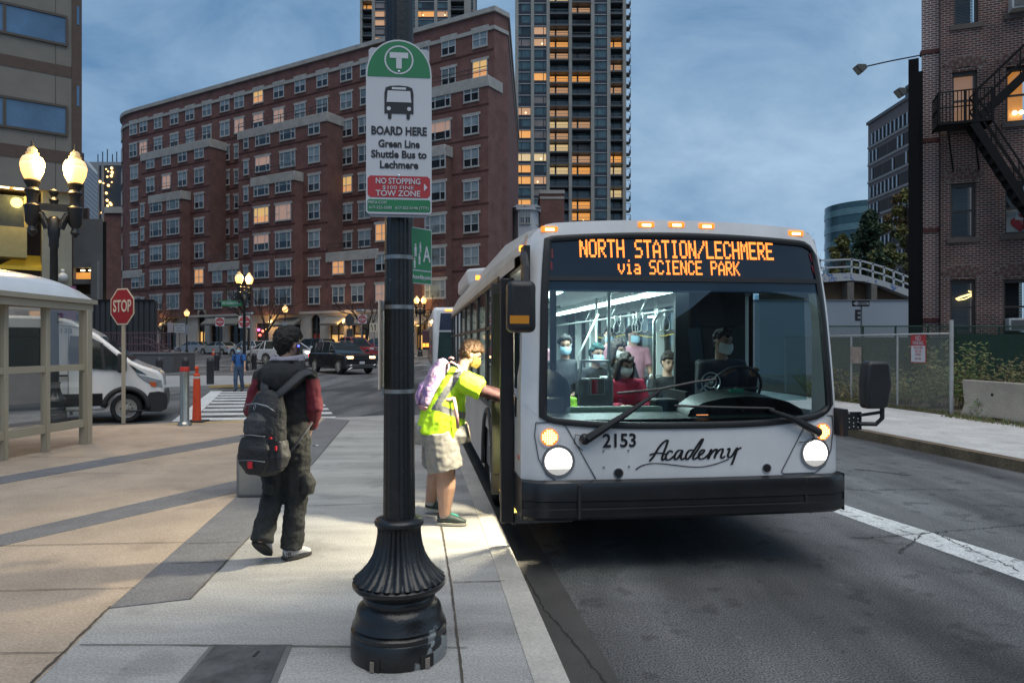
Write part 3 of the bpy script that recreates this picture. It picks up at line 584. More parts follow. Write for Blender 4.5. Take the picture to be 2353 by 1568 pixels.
# ---------------- small brick house with white bay windows peeping between tower and bus
ch = thing('brick_house', 'small brick building with white bay window and tall chimney block below the tower', 'house', (0, 84, 0)); k = 84 / F_PX; X = lambda p: (p - CX) * k; Z = lambda y: EYE - (y - HY) * k
obj('chimney_block', MB().box(X(1240), X(1296), 0, 6, 0, Z(440)), RED, ch); obj('stone_band', MB().box(X(1239), X(1297), -.12, 6.1, Z(445), Z(437)).box(X(1240), X(1296), -.06, 6.05, Z(457), Z(452)), STONE, ch)
obj('wall', MB().box(X(1175), X(1240), .6, 8, 0, Z(474)), RED, ch)
WB = M('white_clapboard', (.50, .52, .55), .7, var=.06)
q = MB(); by = [(X(1178), .6), (X(1190), -1), (X(1222), -1), (X(1241), .5)]; q.slab(by, Z(560), Z(485)); q.slab([(x * 1.0 + (.2 if i > 1 else -.2), y - .25) for i, (x, y) in enumerate(by)], Z(486), Z(480)); obj('bay', q, WB, ch)
q = MB(); q.prism([(X(1177), Z(480)), (X(1242), Z(480)), (X(1232), Z(474)), (X(1187), Z(474))], lambda x, z: (x, -1.1, z), lambda x, z: (x, .7, z)); obj('bay_roof', q, M('bay_roof', (.40, .43, .47), .6, var=.1), ch)
for a, b in ((1194, 1204), (1206, 1218), (1225, 1238)):
    q = win_mesh((b - a) * k * .85, 1.7, 'd', 1, 0); w = obj('window', q, mats_w, ch, loc=(X((a + b) / 2), -1.06 if b < 1222 else -.1, Z(516))); w.rotation_euler = (0, 0, R(180 if b < 1222 else 230))
# ---------------- near brick building on the right
BRK = brick_mat('old_brick', (.125, .05, .04), (.062, .034, .031), (.26, .225, .205), bw=.21, bh=.0745, mw=.0125, bias=.0, big=.3)
BRKL = brick_mat('painted_joint_brick', (.17, .075, .062), (.13, .06, .05), (.46, .42, .40), bw=.21, bh=.0745, mw=.015, big=.12)
SILL = M('brownstone_sill', (.10, .082, .072), .85, var=.2, scale=3); DFR = M('dark_sash', (.05, .042, .036), .5, var=.15)
BR = Fr((13.73, 24.0), (2.67, -1.0))
br = BR.thing('brick_building', 'old dark brick building with arched windows behind the fence at the right', 'building')
def bw(x0, x1, y0, y1): a, zt = BR.mp(x0, y0); b, _ = BR.mp(x1, y0); _, zb = BR.mp((x0 + x1) / 2, y1); return (a, b, zb, BR.mp((x0 + x1) / 2, y0)[1])
specs = [((2191, 2247, -85, 56), 'blind'), ((2316, 2372, -95, 30), 'ac'), ((2187, 2245, 163, 294), 'lit'), ((2311, 2368, 151, 280), 'lamps'), ((2184, 2241, 420, 546), 'half'), ((2308, 2366, 416, 537), 'heart'),
         ((2183, 2241, 642, 768), 'neon_reflected'), ((2305, 2363, 640, 768), 'dim'), ((2187, 2245, -330, -205), 'dim'), ((2311, 2368, -345, -220), 'blind')]
hol = [bw(*s) for s, _ in specs]
xr = 7.5; xs0 = .52
mb = MB(); wall_holes(mb, xs0, xr, -.5, 19.5, hol, 0, .22)
mb.quad((xs0, 0, -.5), (xs0, .28, -.5), (xs0, .28, 19.5), (xs0, 0, 19.5)); mb.quad((xr, 0, -.5), (xr, 9, -.5), (xr, 9, 19.5), (xr, 0, 19.5)); mb.quad((xs0, .3, 19.5), (xr, .3, 19.5), (xr, 9, 19.5), (2.4, 9, 19.5))
obj('wall', mb, BRK, br)
mb = MB().slab([(0, .26), (xs0 + .02, .26), (xs0 + .02, .6), (2.2, 9), (1.7, 9)], -.5, 19.5); obj('corner_pier', mb, BRKL, br)
for y in (113, 318, 527, 735): z = BR.mp(2130, y)[1]; obj('brick_band', MB().box(-.02, xs0 - .004, .225, .5, z - .07, z + .07), M('band_brick', (.09, .03, .026), .8, var=.3, scale=8), br)
obj('roof', MB().box(-.1, xr + .1, -.15, 9, 19.5, 20.0), SILL, br)
GLR = glass_mat('sash_glass', (.75, .78, .78), .035, .03)
BLIND = M('grey_blind', (.15, .155, .165), .7, var=.08, stretch=(1, 1, 30), scale=2); DBL = M('dark_blind', (.05, .05, .052), .7, var=.15, stretch=(1, 1, 26), scale=3); ROOM = M('dark_room', (.012, .012, .013), .9, var=0)
LITB = emi('lit_blind', (1, .50, .25), .27, (.32, .25, .21)); LITO = emi('lit_room', (1, .38, .07), .55, (.4, .2, .08)); PAPER = M('paper', (.55, .56, .58), .8, var=.05); HEART = M('heart_red', (.45, .05, .07), .7, var=0)
def slats(q, a, b, z0, z1, m, y=.40): 
    n = int((z1 - z0) / .05)
    for i in range(n): z = z0 + (z1 - z0) * i / n; q.add([(a, y, z), (b, y, z), (b, y + .03, z + .045), (a, y + .03, z + .045)], [(0, 1, 2, 3)], m)
def heart(q, cx, cz, s, y, m):
    pts = []
    for i in range(24):
        t = 2 * math.pi * i / 24; pts.append((cx + s * 16 * math.sin(t) ** 3 / 16, cz + s * (13 * math.cos(t) - 5 * math.cos(2 * t) - 2 * math.cos(3 * t) - math.cos(4 * t)) / 16))
    q.prism(pts, lambda x, z: (x, y, z), lambda x, z: (x, y + .004, z), m)
for (sp_, kd), (a, b, c, d) in zip(specs, hol):
    w = obj('window', MB().box(a, a + .07, .12, .24, c, d).box(b - .07, b, .12, .24, c, d).box(a + .07, b - .07, .12, .24, c, c + .08).box(a + .07, b - .07, .12, .24, d - .12, d).box(a + .07, b - .07, .14, .22, (c + d) / 2 - .03, (c + d) / 2 + .03), DFR, br)
    mid = (c + d) / 2; q = MB(); i0, i1 = a + .07, b - .07
    if kd in ('blind',): slats(q, i0, i1, c + .05, d, 0)
    if kd == 'half': slats(q, i0, i1, mid, d, 0); slats(q, i0, i1, c, mid, 1)
    if kd in ('neon_reflected', 'dim'): slats(q, i0, i1, c, d, 1)
    if kd == 'lit': q.quad((i0, .36, c + .1), (i1, .36, c + .1), (i1, .36, d), (i0, .36, d), 2); q.quad((i0, .42, c), (i1, .42, c), (i1, .42, c + .2), (i0, .42, c + .2), 3)
    if kd == 'lamps': q.quad((i0, .6, c), (i1, .6, c), (i1, .6, d), (i0, .6, d), 3); q.ball((i0 + .28, .45, c + .42), .07, 8, 6); q.ball((i0 + .46, .45, c + .42), .07, 8, 6)
    if kd == 'heart':
        q.quad((i0, .3, c), (i1, .3, c), (i1, .3, mid), (i0, .3, mid), 4); heart(q, i0 + .42, c + .36, .27, .285, 5); q.box(i0 + .28, i0 + .62, .28, .283, mid - .36, mid - .1, 4); heart(q, i0 + .45, mid - .23, .08, .272, 5)
        q.quad((i0, .35, mid), (i1, .35, mid), (i1, .35, d), (i0, .35, d), 1)
    if kd == 'neon_reflected':
        q.tube([(i0 + .15, .3, d - .62), (i0 + .3, .3, d - .55), (i0 + .45, .3, d - .5), (i0 + .6, .3, d - .45)], .035, 6, 7); q.tube([(i0 + .2, .3, d - .66), (i0 + .42, .3, d - .62), (i0 + .58, .3, d - .53), (i0 + .62, .3, d - .40), (i0 + .5, .3, d - .36)], .02, 6, 7)  # glowing strokes stand in for a neon reflection in the pane
    if kd == 'ac': slats(q, i0, i1, mid, d, 0)
    q.quad((i0, .75, c), (i1, .75, c), (i1, .75, d), (i0, .75, d), 8)
    obj('interior', q, [BLIND, DBL, LITB, LITO, PAPER, HEART, emi('room_bulb', (1, .8, .4), 12), emi('neon_reflection_yellow', (1, .72, .25), 3.0), ROOM], w)
    obj('pane', MB().quad((i0, .18, c), (i1, .18, c), (i1, .18, d), (i0, .18, d)), GLR, w)
    obj('sill', MB().box(a - .12, b + .12, -.06, .2, c - .16, c), SILL, w)
    v = MB(); n = 13; r0 = (b - a) * .95; cxm = (a + b) / 2; cz = d - math.sqrt(r0 * r0 - ((b - a) / 2) ** 2)     # segmental arch of three rings of bricks, with a brick-coloured tympanum
    am = math.asin((b - a) / 2 / r0) * 1.12
    for ring in range(3):
        for i in range(n + ring):
            t0 = -am * (1 + .05 * ring) + 2 * am * (1 + .05 * ring) * i / (n + ring); t1 = t0 + 2 * am * (1 + .05 * ring) / (n + ring) * .86; ra, rb = r0 + ring * .115, r0 + ring * .115 + .1
            P = [(cxm + r_ * math.sin(t), cz + .05 + r_ * math.cos(t)) for r_, t in ((ra, t0), (ra, t1), (rb, t1), (rb, t0))]
            v.prism(P, lambda x, z: (x, -.022, z), lambda x, z: (x, .05, z), 0 if (i + ring) % 3 else 1)
    v.prism([(cxm + r_ * math.sin(t), cz + .05 + r_ * math.cos(t)) for r_, ts_ in ((r0 - .01, range(-6, 7)), (r0 + .345, range(6, -7, -1))) for t in [am * 1.1 * k_ / 6 for k_ in ts_]], lambda x, z: (x, -.012, z), lambda x, z: (x, .05, z), 2)
    obj('arch', v, [M('arch_brick', (.10, .048, .04), .85, var=.3, scale=6), M('arch_brick_pale', (.15, .105, .09), .85, var=.3, scale=6), M('arch_mortar', (.21, .18, .165), .9, var=.2)], w)
a, b, c, d = hol[1]
q = thing('window_air_conditioner', 'white window air conditioner in the top right window of the old brick building', 'air conditioner', BR_P := tuple((BR.o + BR.d * ((a + b) / 2) + BR.n * -.1).to_3d() + Vector((0, 0, c + .02))), BR.rz)
obj('casing', MB().box(-.33, .33, -.3, .3, 0, .42), M('ac_white', (.5, .51, .5), .5, var=.1), q, bevel=.02); obj('grille', MB().box(-.27, .27, -.315, -.29, .05, .36), M('ac_grille', (.1, .1, .1), .6, var=.1), q)
q = thing('window_air_conditioner', 'pale window air conditioner in the ground floor window above the green fence', 'air conditioner', tuple((BR.o + BR.d * (hol[7][0] + .38) + BR.n * -.1).to_3d() + Vector((0, 0, 2.12))), BR.rz)
obj('casing', MB().box(-.33, .33, -.3, .3, 0, .40), MATS['ac_white'], q, bevel=.02); obj('grille', MB().box(-.27, .27, -.315, -.29, .05, .34), MATS['ac_grille'], q)
# ---------------- fire escape
IRON = M('black_iron', (.007, .007, .008), .7, var=.2, spec=.2)
fe = BR.thing('fire_escape', 'black iron fire escape with platform and diagonal stairs on the old brick building', 'fire escape')
def fp(px, py, w): t, z = BR.mp(px, py, w); return Vector((t, w, z))
pz = BR.mp(2200, 300)[1]; pa = BR.mp(2143, 300, -.1)[0]; pb = BR.mp(2262, 300, -.1)[0]
q = MB()
for i in range(9): y = -.08 - i * .11; q.bar((pa, y, pz), (pb, y, pz), .06, .03)
q.bar((pa, -.05, pz - .03), (pa, -1.0, pz - .03), .06); q.bar((pb, -.05, pz - .03), (pb, -1.0, pz - .03), .06); q.bar((pa, -1.0, pz), (pb, -1.0, pz), .06, .08); obj('platform', q, IRON, fe)
q = MB()
for y in (-1.0,):
    for zz in (.5, 1.0): q.bar((pa, y, pz + zz), (pb, y, pz + zz), .035)
    for i in range(15): x = pa + (pb - pa) * i / 14; q.bar((x, y, pz), (x, y, pz + 1.0), (.07 if i in (0, 7, 10, 14) else .024))
for zz in (.5, 1.0): q.bar((pa, -1.0, pz + zz), (pa, -.02, pz + zz), .035)
for i in range(8): y = -.02 - i * .14; q.bar((pa, y, pz), (pa, y, pz + 1), .018)
obj('railing', q, IRON, fe)
def stair(x0, z0, x1, z1, y0, y1, n):
    q = MB()
    for y in (y0, y1): q.bar((x0, y, z0), (x1, y, z1), .24, .045, up=(0, 1, 0))
    for i in range(n): t = (i + .5) / n; q.bar((x0 + (x1 - x0) * t, y0, z0 + (z1 - z0) * t), (x0 + (x1 - x0) * t, y1, z0 + (z1 - z0) * t), .2, .03)
    obj('stair', q, IRON, fe); q = MB()
    for y in (y0, y1):
        for zz in (.5, .95): q.bar((x0, y, z0 + zz), (x1, y, z1 + zz), .045)
        for i in range(5): t = i / 4; q.bar((x0 + (x1 - x0) * t, y, z0 + (z1 - z0) * t), (x0 + (x1 - x0) * t, y, z0 + (z1 - z0) * t + .95), .03)
    obj('handrail', q, IRON, fe)
xw, zw = BR.mp(2370, 155, -.9); xa, za = BR.mp(2235, 318, -.9)
stair(xa, pz - .05, xw + 1.2, pz + (zw - pz) * (xw + 1.2 - xa) / (xw - xa), -.45, -1.0, 16)
xd, zd = BR.mp(2365, 480, -.9); stair(xa, pz - .05, xd + .9, pz + (zd - pz) * (xd + .9 - xa) / (xd - xa), -.45, -1.0, 16)
q = MB()
for x in (pa + .25, pb - .5): q.bar((x, -.95, pz - .05), (x + .35, -.03, pz - 1.35), .045)
obj('strut', q, IRON, fe)
# ---------------- black billboard seen edge-on, with its lamps
bb = thing('billboard', 'tall black billboard panel seen almost edge on beside the brick building', 'billboard', (13.25, 23.6, 0), math.atan2(1, .60)); zb = EYE + 653 * 23.6 / F_PX
obj('panel', MB().box(0, 7, -.06, .16, .4, zb), M('billboard_black', (.005, .005, .006), .8, var=.2, spec=.15), bb); obj('edge_trim', MB().box(-.02, .06, -.10, .20, -.1, zb + .03), M('billboard_trim', (.006, .006, .007), .8, var=.2, spec=.15), bb)
q = MB()
for x in (.4, 3.4, 6.4): q.bar((x, -.15, 0), (x, -.15, zb - .3), .12)
obj('post', q, IRON, bb)
def flood(px0, py0, px1, py1, Y, label):
    o = thing('flood_lamp', label, 'lamp', tuple(at(px1, py1, Y)), 0, 'billboard lamps'); b = at(px0, py0, Y) - at(px1, py1, Y); q = MB().tube([(0, 0, 0), b * .5 + Vector((0, 0, -.01)), b + Vector((.12, .1, 0))], .022, 8)
    obj('arm', q, IRON, o); q = MB(); q.prism([(-.20, .05), (-.14, .11), (.12, .10), (.17, -.02), (.02, -.17), (-.02, -.17)], lambda x, z: (x, -.16, z - .03), lambda x, z: (x, .16, z - .03)); obj('lamp_head', q, M('lamp_head', (.06, .06, .055), .5, var=.2), o, bevel=.02)
    obj('lens', MB().quad((-.19, -.13, .0), (-.03, -.13, -.20), (-.03, .13, -.20), (-.19, .13, .0)), M('lamp_lens', (.2, .2, .18), .2, var=0), o)
flood(2118, 123, 1976, 156, 23.7, 'longer armed unlit floodlight reaching out into the sky above the black billboard'); flood(2100, 204, 2070, 210, 23.9, 'short armed unlit floodlight just left of the black billboard')
# ---------------- distant buildings on the right
DB = Fr((60.2, 108), (.02, 1.0)); db = DB.thing('apartment_block', 'distant brown apartment block with white window strips, left of the black billboard', 'building')
def lin(px, py): return DB.mp(px, py)
zt = 38.8; L = 14.0
BRN = M('brown_brick_far', (.22, .175, .16), .85, var=.12); obj('wall', MB().box(-2, L, -14, 0, -1, zt), BRN, db); obj('roof', MB().box(-2.3, L + .2, -14.3, .25, zt, zt + .5).box(-2, 4, -8, -1, zt, zt + 3.0), M('far_roof', (.16, .16, .17), .8, var=.1), db)
fw = [M('far_frame', (.55, .60, .64), .6, var=.1), GL_D, M('far_lightwall', (.36, .34, .32), .8, var=.1), M('far_loggia', (.07, .06, .058), .9, var=0)]
rn = random.Random(5)
for i in range(12):
    z = zt - 3.3 - i * 2.95; q = MB(); q.box(-2, L + .05, 0, .12, z - .8, z - .45, 2); x = 0.2 - 2
    while x < L - 1:
        if rn.random() < .26 and x < L - 4 and i: q.box(x, x + 2.6, 0, .04, z - .4, z + 1.5, 3); x += 2.8
        else: q.box(x, x + 1.1, 0, .06, z - .35, z + 1.5, 1); q.box(x + .5, x + .85, .02, .10, z - .35, z + 1.5, 0); x += 1.25
    obj('window_strip', q, fw, db)
rg = thing('glass_building', 'far rounded glass office building behind the trees at the right', 'building', (74.5 * 1.0, 150, 0)); kk = 150 / F_PX
q = MB(); q.lathe([(8.5, 0), (8.5, EYE + 315 * kk)], (0, 0, 0), 28); obj('wall', q, M('teal_glass', (.055, .12, .14), .2, var=.15), rg, smooth=40)
q = MB()
for i in range(9): z = 3 + i * 3.1; q.lathe([(8.6, z), (8.6, z + 1.3)], (0, 0, 0), 28)
obj('glass_band', q, M('teal_band', (.15, .26, .28), .15, var=.2), rg, smooth=40)
obj('stair_block', MB().box(1.5, 12, -8.9, 8, 0, EYE + 318 * kk), M('dark_louvre', (.03, .036, .042), .4, var=.1), rg)
q = MB()
for i in range(20): z = 2 + i * 1.45; q.box(1.5, 9.2, -9.0, -8.85, z, z + .35)
obj('louvre', q, M('louvre_pale', (.28, .30, .31), .6, var=.1), rg); obj('brick_end', MB().box(9.2, 14, -9.1, 8, 0, EYE + 318 * kk).box(9.0, 9.3, -9.3, 8, 0, EYE + 322 * kk), M('end_brick', (.13, .085, .075), .85, var=.2), rg)
# ---------------- footbridge ramp, hoarding wall and sign on the right
D = 52; k = D / F_PX; X = lambda p: (p - CX) * k; Z = lambda y: EYE - (y - HY) * k
fb = thing('footbridge', 'footbridge ramp with pale railing and painted concrete side sloping down to the right', 'footbridge', (0, D, 0))
topl = [(1780, 633), (1885, 629), (1955, 626), (1985, 632), (2030, 645), (2110, 672), (2200, 704)]; bot = [(1780, 652), (1885, 648), (1955, 644), (1985, 646), (2030, 658), (2110, 690), (2200, 722)]
poly = [(X(a), Z(b)) for a, b in topl] + [(X(a), Z(b)) for a, b in bot[::-1]]
def graff():
    m = M('painted_concrete', (.35, .36, .37), .8, var=.1); t = m.node_tree; p = t.nodes['Principled BSDF']; tc = t.nodes.new('ShaderNodeTexCoord'); v = t.nodes.new('ShaderNodeTexNoise'); v.inputs['Scale'].default_value = 1.6; v.inputs['Distortion'].default_value = 1.5
    t.links.new(tc.outputs['Object'], v.inputs['Vector']); r = t.nodes.new('ShaderNodeValToRGB'); r.color_ramp.interpolation = 'CONSTANT'; e = r.color_ramp.elements; e[0].color = (.36, .37, .38, 1); e[1].position = .58; e[1].color = (.06, .13, .30, 1); e.new(.64).color = (.36, .34, .33, 1)
    t.links.new(v.outputs['Fac'], r.inputs[0]); t.links.new(r.outputs[0], p.inputs['Base Color']); return m
q = MB().prism(poly, lambda x, z: (x, 0, z), lambda x, z: (x, 4, z)); obj('deck', q, graff(), fb)
q = MB().prism([(X(a), Z(b) - .05) for a, b in bot] + [(X(2200), Z(770)), (X(1780), Z(770))], lambda x, z: (x, .8, z), lambda x, z: (x, 3.4, z)); obj('abutment', q, M('brown_abutment', (.105, .068, .04), .9, var=.35, scale=.35), fb)
q = MB().box(X(1945), X(1960), -.1, .9, -1, Z(648)).box(X(2000), X(2013), -.1, .9, -1, Z(652)); obj('column', q, M('bridge_column', (.13, .115, .10), .85, var=.2), fb)
q = MB(); rt = [(1780, 600), (1885, 598), (1955, 595), (1985, 600), (2030, 613), (2110, 644), (2200, 676)]
for a, b in zip(rt, rt[1:]):
    for o_ in (0, 17): q.bar((X(a[0]), .1, Z(a[1] + o_)), (X(b[0]), .1, Z(b[1] + o_)), .11)
for a in (1800, 1840, 1885, 1957, 1977, 2006, 2032, 2054, 2076, 2100, 2120):
    for (p, y), (p2, y2) in zip(rt, rt[1:]):
        if p <= a < p2: yy = y + (y2 - y) * (a - p) / (p2 - p); q.bar((X(a), .1, Z(yy - 3)), (X(a), .1, Z(yy + 36)), .11)
obj('railing', q, M('rail_galvanised', (.42, .43, .44), .5, .2, var=.1), fb)
D = 40; k = D / F_PX
hw = thing('hoarding_wall', 'long pale blue-grey hoarding wall behind the chain-link fence at the right', 'wall', (0, D, 0)); obj('panel', MB().box(X(1700), X(2190), 0, .3, -.2, Z(690)), M('hoarding', (.36, .40, .45), .6, var=.05, scale=.4), hw)
text('E', .82, M('letter_black', (.02, .02, .022), .6, var=0), hw, loc=(X(1969) + .05, -.01, Z(725)), bold=.03)
obj('coping', MB().box(X(1700), X(2190), -.05, .35, Z(690), Z(688)), M('coping', (.2, .21, .22), .7, var=.1), hw)
# ================================================================== LEFT SIDE: office building, garage, far towers
LB = Fr((-30.0, 50.0), (-.808, -.59))      # local x runs left, local -y is inside, +y towards the street
lb = LB.thing('office_building', 'grey concrete office building with blue ribbon windows and overhang at the left edge', 'building')
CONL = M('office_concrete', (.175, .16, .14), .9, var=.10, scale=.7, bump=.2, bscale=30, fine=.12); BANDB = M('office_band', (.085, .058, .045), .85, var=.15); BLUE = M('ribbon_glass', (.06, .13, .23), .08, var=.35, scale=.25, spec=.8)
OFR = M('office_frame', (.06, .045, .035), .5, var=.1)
def lz(y): return EYE - (y - HY) * 50.0 / F_PX
rows_ = [(51, 110), (255, 314), (-150, -92)]
mb = MB(); mb.box(0.55, 30, -18, 0, lz(446), 44); obj('wall', mb, CONL, lb)
obj('corner', MB().box(-.05, .54, -18, .06, lz(446) - .0, 44), BANDB, lb)
mb = MB()
for a, b in ((159, 184), (353, 381), (-45, -20)): mb.box(.56, 30, -.1, .03, lz(b), lz(a))
obj('brown_band', mb, BANDB, lb)
for a, b in rows_:
    q = MB().box(.9, 30, .01, .05, lz(b), lz(a), 0)
    for x in [.9 + 3.45 * i + (1.2 if i > 1 else 0) for i in range(1, 8)]: q.box(x - .09, x + .09, .0, .12, lz(b), lz(a), 1)
    q.box(.8, 30, 0, .14, lz(b) - .16, lz(b), 1); q.box(.8, 30, 0, .14, lz(a), lz(a) + .16, 1); q.box(.78, .92, 0, .14, lz(b), lz(a), 1)
    obj('ribbon_window', q, [BLUE, OFR], lb)
q = MB()
for x in (1.5, 4.65, 7.8, 11): q.box(x - .02, x + .02, -.1, .012, lz(446), 44)
obj('panel_joint', q, OFR, lb)
q = MB()
for a, b in ((18, 60), (200, 246)): q.box(-.07, -.02, -.5, -.2, lz(b), lz(a)).box(-.02, .0, .05, .075, lz(b), lz(a)).box(.1, .26, .055, .085, lz(b), lz(a))
obj('end_window', q, BLUE, lb)
# what stands under the overhang
def lp(px, py, w): return LB.mp(px, py, w)
a0 = lp(165, 480, -.4)[0]; a1 = lp(97, 480, -.4)[0]
obj('column', MB().box(a0, a1, -2.4, -.4, -.3, lz(446)), M('column_concrete', (.24, .225, .175), .85, var=.12, scale=.8), lb)
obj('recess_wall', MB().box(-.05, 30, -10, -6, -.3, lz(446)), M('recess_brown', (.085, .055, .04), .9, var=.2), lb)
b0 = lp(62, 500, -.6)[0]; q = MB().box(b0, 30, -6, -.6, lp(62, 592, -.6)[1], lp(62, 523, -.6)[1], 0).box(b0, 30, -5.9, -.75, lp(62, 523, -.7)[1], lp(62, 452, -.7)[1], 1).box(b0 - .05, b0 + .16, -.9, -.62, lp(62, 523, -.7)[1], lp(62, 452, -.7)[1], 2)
obj('bay_volume', q, [M('yellow_lit_concrete', (.30, .25, .115), .85, var=.1), M('office_dark_glass', (.03, .033, .03), .1, var=.3), M('yellow_frame', (.30, .22, .07), .6, var=0)], lb)  # yellow lamplight on the concrete is put into its base colour
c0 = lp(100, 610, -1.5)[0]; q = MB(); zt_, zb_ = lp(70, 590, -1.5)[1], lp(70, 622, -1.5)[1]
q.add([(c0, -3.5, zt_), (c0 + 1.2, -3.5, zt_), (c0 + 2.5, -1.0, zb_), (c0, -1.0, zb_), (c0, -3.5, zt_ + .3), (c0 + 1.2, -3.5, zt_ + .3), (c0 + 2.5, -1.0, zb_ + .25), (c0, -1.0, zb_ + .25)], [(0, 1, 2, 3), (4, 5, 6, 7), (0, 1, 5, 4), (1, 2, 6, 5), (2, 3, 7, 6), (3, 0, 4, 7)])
obj('canopy', q, M('canopy_yellow_lit', (.50, .33, .03), .7, var=.1, emit=(1, .62, .05), es=.12), lb)  # concrete canopy: yellow light on its underside painted in, plus a faint glow
q = MB().prism([(c0 + .4, -.3), (30, -.3), (30, 7.0), (c0 + 2.6, 7.0)], lambda x, z: (x, -1.6, z), lambda x, z: (x, -3, z)); obj('ramp_wall', q, M('ramp_concrete', (.20, .185, .14), .85, var=.12), lb)
q = MB(); q.box(lp(92, 690, -3.4)[0], lp(68, 690, -3.4)[0], -3.6, -3.4, 0, lp(80, 682, -3.4)[1], 0)
obj('lit_entrance', q, emi('lit_entrance', (1, .45, .14), .6, (.4, .25, .1)), lb)
q = MB()
for px, py in ((47, 488), (6, 498)):
    u, z = lp(px, py, .05); q.box(u - .35, u + .35, -.4, -.1, lz(446) - .06, lz(446) - .012)
obj('soffit_lamp', q, emi('soffit_white', (1, .85, .55), 6), lb); point((lp(40, 490, .2)[0], -.2, lz(446) - .8), (1, .72, .2), 420, .4, parent=lb)
q = MB().ball((a0 + .55, -.05, lp(150, 637, 0)[1]), .33, 12); q.bar((a0 + .55, -.4, lp(150, 637, 0)[1] + .5), (a0 + .55, -.05, lp(150, 637, 0)[1] + .35), .2); obj('camera_dome', q, M('dome_white', (.5, .5, .5), .3, var=0), lb, smooth=40)
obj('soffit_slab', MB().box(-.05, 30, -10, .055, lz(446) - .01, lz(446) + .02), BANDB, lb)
# parking garage between the office building and the brick block
D = 62; k = D / F_PX; X = lambda p: (p - CX) * k; Z = lambda y: EYE - (y - HY) * k
gr = thing('parking_garage', 'grey concrete parking garage with lit openings between the office block and the brick block', 'garage', (0, D, 0)); GC = M('garage_concrete', (.25, .25, .25), .9, var=.14, scale=.5)
hl = [(X(167), X(213), Z(641), Z(614)), (X(167), X(213), Z(676), Z(652)), (X(167), X(208), Z(713), Z(688)), (X(167), X(208), Z(752), Z(722)), (X(213), X(222), Z(730), Z(690)), (X(110), X(150), Z(676), Z(652)), (X(110), X(150), Z(641), Z(614))]
mb = MB(); wall_holes(mb, X(90), X(236), -1, Z(503), hl, 0, .5); mb.box(X(213), X(228), -.3, -.02, -1, Z(600)); obj('wall', mb, GC, gr)
obj('upper_wall', MB().box(X(165), X(201), .02, .3, Z(520), Z(478)).box(X(90), X(187), .05, .4, Z(540), Z(350)), M('garage_brown', (.10, .075, .07), .9, var=.2), gr)
q = MB().quad((X(95), .95, -1), (X(230), .95, -1), (X(230), .95, Z(505)), (X(95), .95, Z(505)), 0)
for (x0, x1, z0, z1), m in zip(hl, (1, 0, 1, 0, 1, 0, 0)):
    if m: q.quad((x0 - .5, .7, z0), (x1, .7, z0), (x1, .7, z0 + (z1 - z0) * .62), (x0 - .5, .7, z0 + (z1 - z0) * .62), 1)
    for i in range(2 if m else 0): cx_ = x0 + (x1 - x0) * (.35 + .4 * i); q.box(cx_ - .16, cx_ + .16, .4, .5, z1 - .28, z1 - .16, 2)
q.box(X(194), X(206), -.3, -.1, Z(737), Z(734), 2)
obj('lit_interior', q, [M('garage_dark', (.02, .02, .02), .9, var=0), emi('garage_amber', (1, .42, .09), .75, (.4, .2, .06)), emi('garage_tube', (1, .78, .4), 7)], gr)
# pale office tower and dark lit tower far behind
D = 150; k = D / F_PX
X = lambda p: (p - CX) * k
ot = thing('office_tower', 'far pale blue-white office tower with stepped horizontal window bands, behind the street lamp globes', 'building', (0, D, 0))
q = MB().prism([(X(188), 0), (X(188), EYE + 425 * k), (X(196), EYE + 420 * k), (X(227), EYE + 380 * k), (X(227), 0)], lambda x, z: (x, 0, z), lambda x, z: (x, 2, z))
Zk = lambda y: EYE - (y - HY) * k
obj('wall', q, M('pale_panel', (.34, .38, .42), .6, var=.05), ot); q = MB()
for i in range(13):
    zz = Zk(398 + 10.5 * i); q.add([(X(192), -.12, zz + 2.0), (X(227), -.12, zz - 1.0), (X(227), -.12, zz - .55), (X(192), -.12, zz + 2.45)], [(0, 1, 2, 3)], 0)
for x in (205, 210, 216, 219): q.box(X(x), X(x + 2.2), -.2, -.1, Zk(537), Zk(528), 1)
obj('window_band', q, [M('pale_band', (.20, .23, .27), .4, var=.05), emi('office_white', (1, .9, .7), .8)], ot)
q = MB()
for i, x in enumerate((206, 217, 228, 240, 250, 270)): q.bar((X(x), 3, Zk(372)), (X(x), 3, Zk(346 - 6 * (i % 3))), .14)
obj('antenna', q, IRON, ot); obj('roof_block', MB().box(X(190), X(268), 2.2, 4, 0, Zk(366)), M('roof_grey', (.22, .23, .24), .8, var=.1), ot)
D = 130; k = D / F_PX
dk = thing('dark_office_tower', 'far dark tower dotted with small amber lights in the gap left of the brick block', 'building', (0, D, 0)); obj('wall', MB().box(X(226), X(290), 0, 14, -1, Zk(380)), M('dark_tower', (.03, .033, .04), .5, var=.2), dk)
obj('pier', MB().box(X(235), X(239), -.3, 0, -1, Zk(372)).box(X(226), X(229), -.3, 0, -1, Zk(380)), M('pier_grey', (.22, .23, .25), .8, var=.1), dk); q = MB()
for i in range(26): q.ball((X(rw.uniform(228, 260)), -.15, Zk(rw.uniform(385, 540))), rw.uniform(.13, .26), 6)
obj('office_light', q, emi('amber_dots', (1, .55, .16), 3.5), dk)
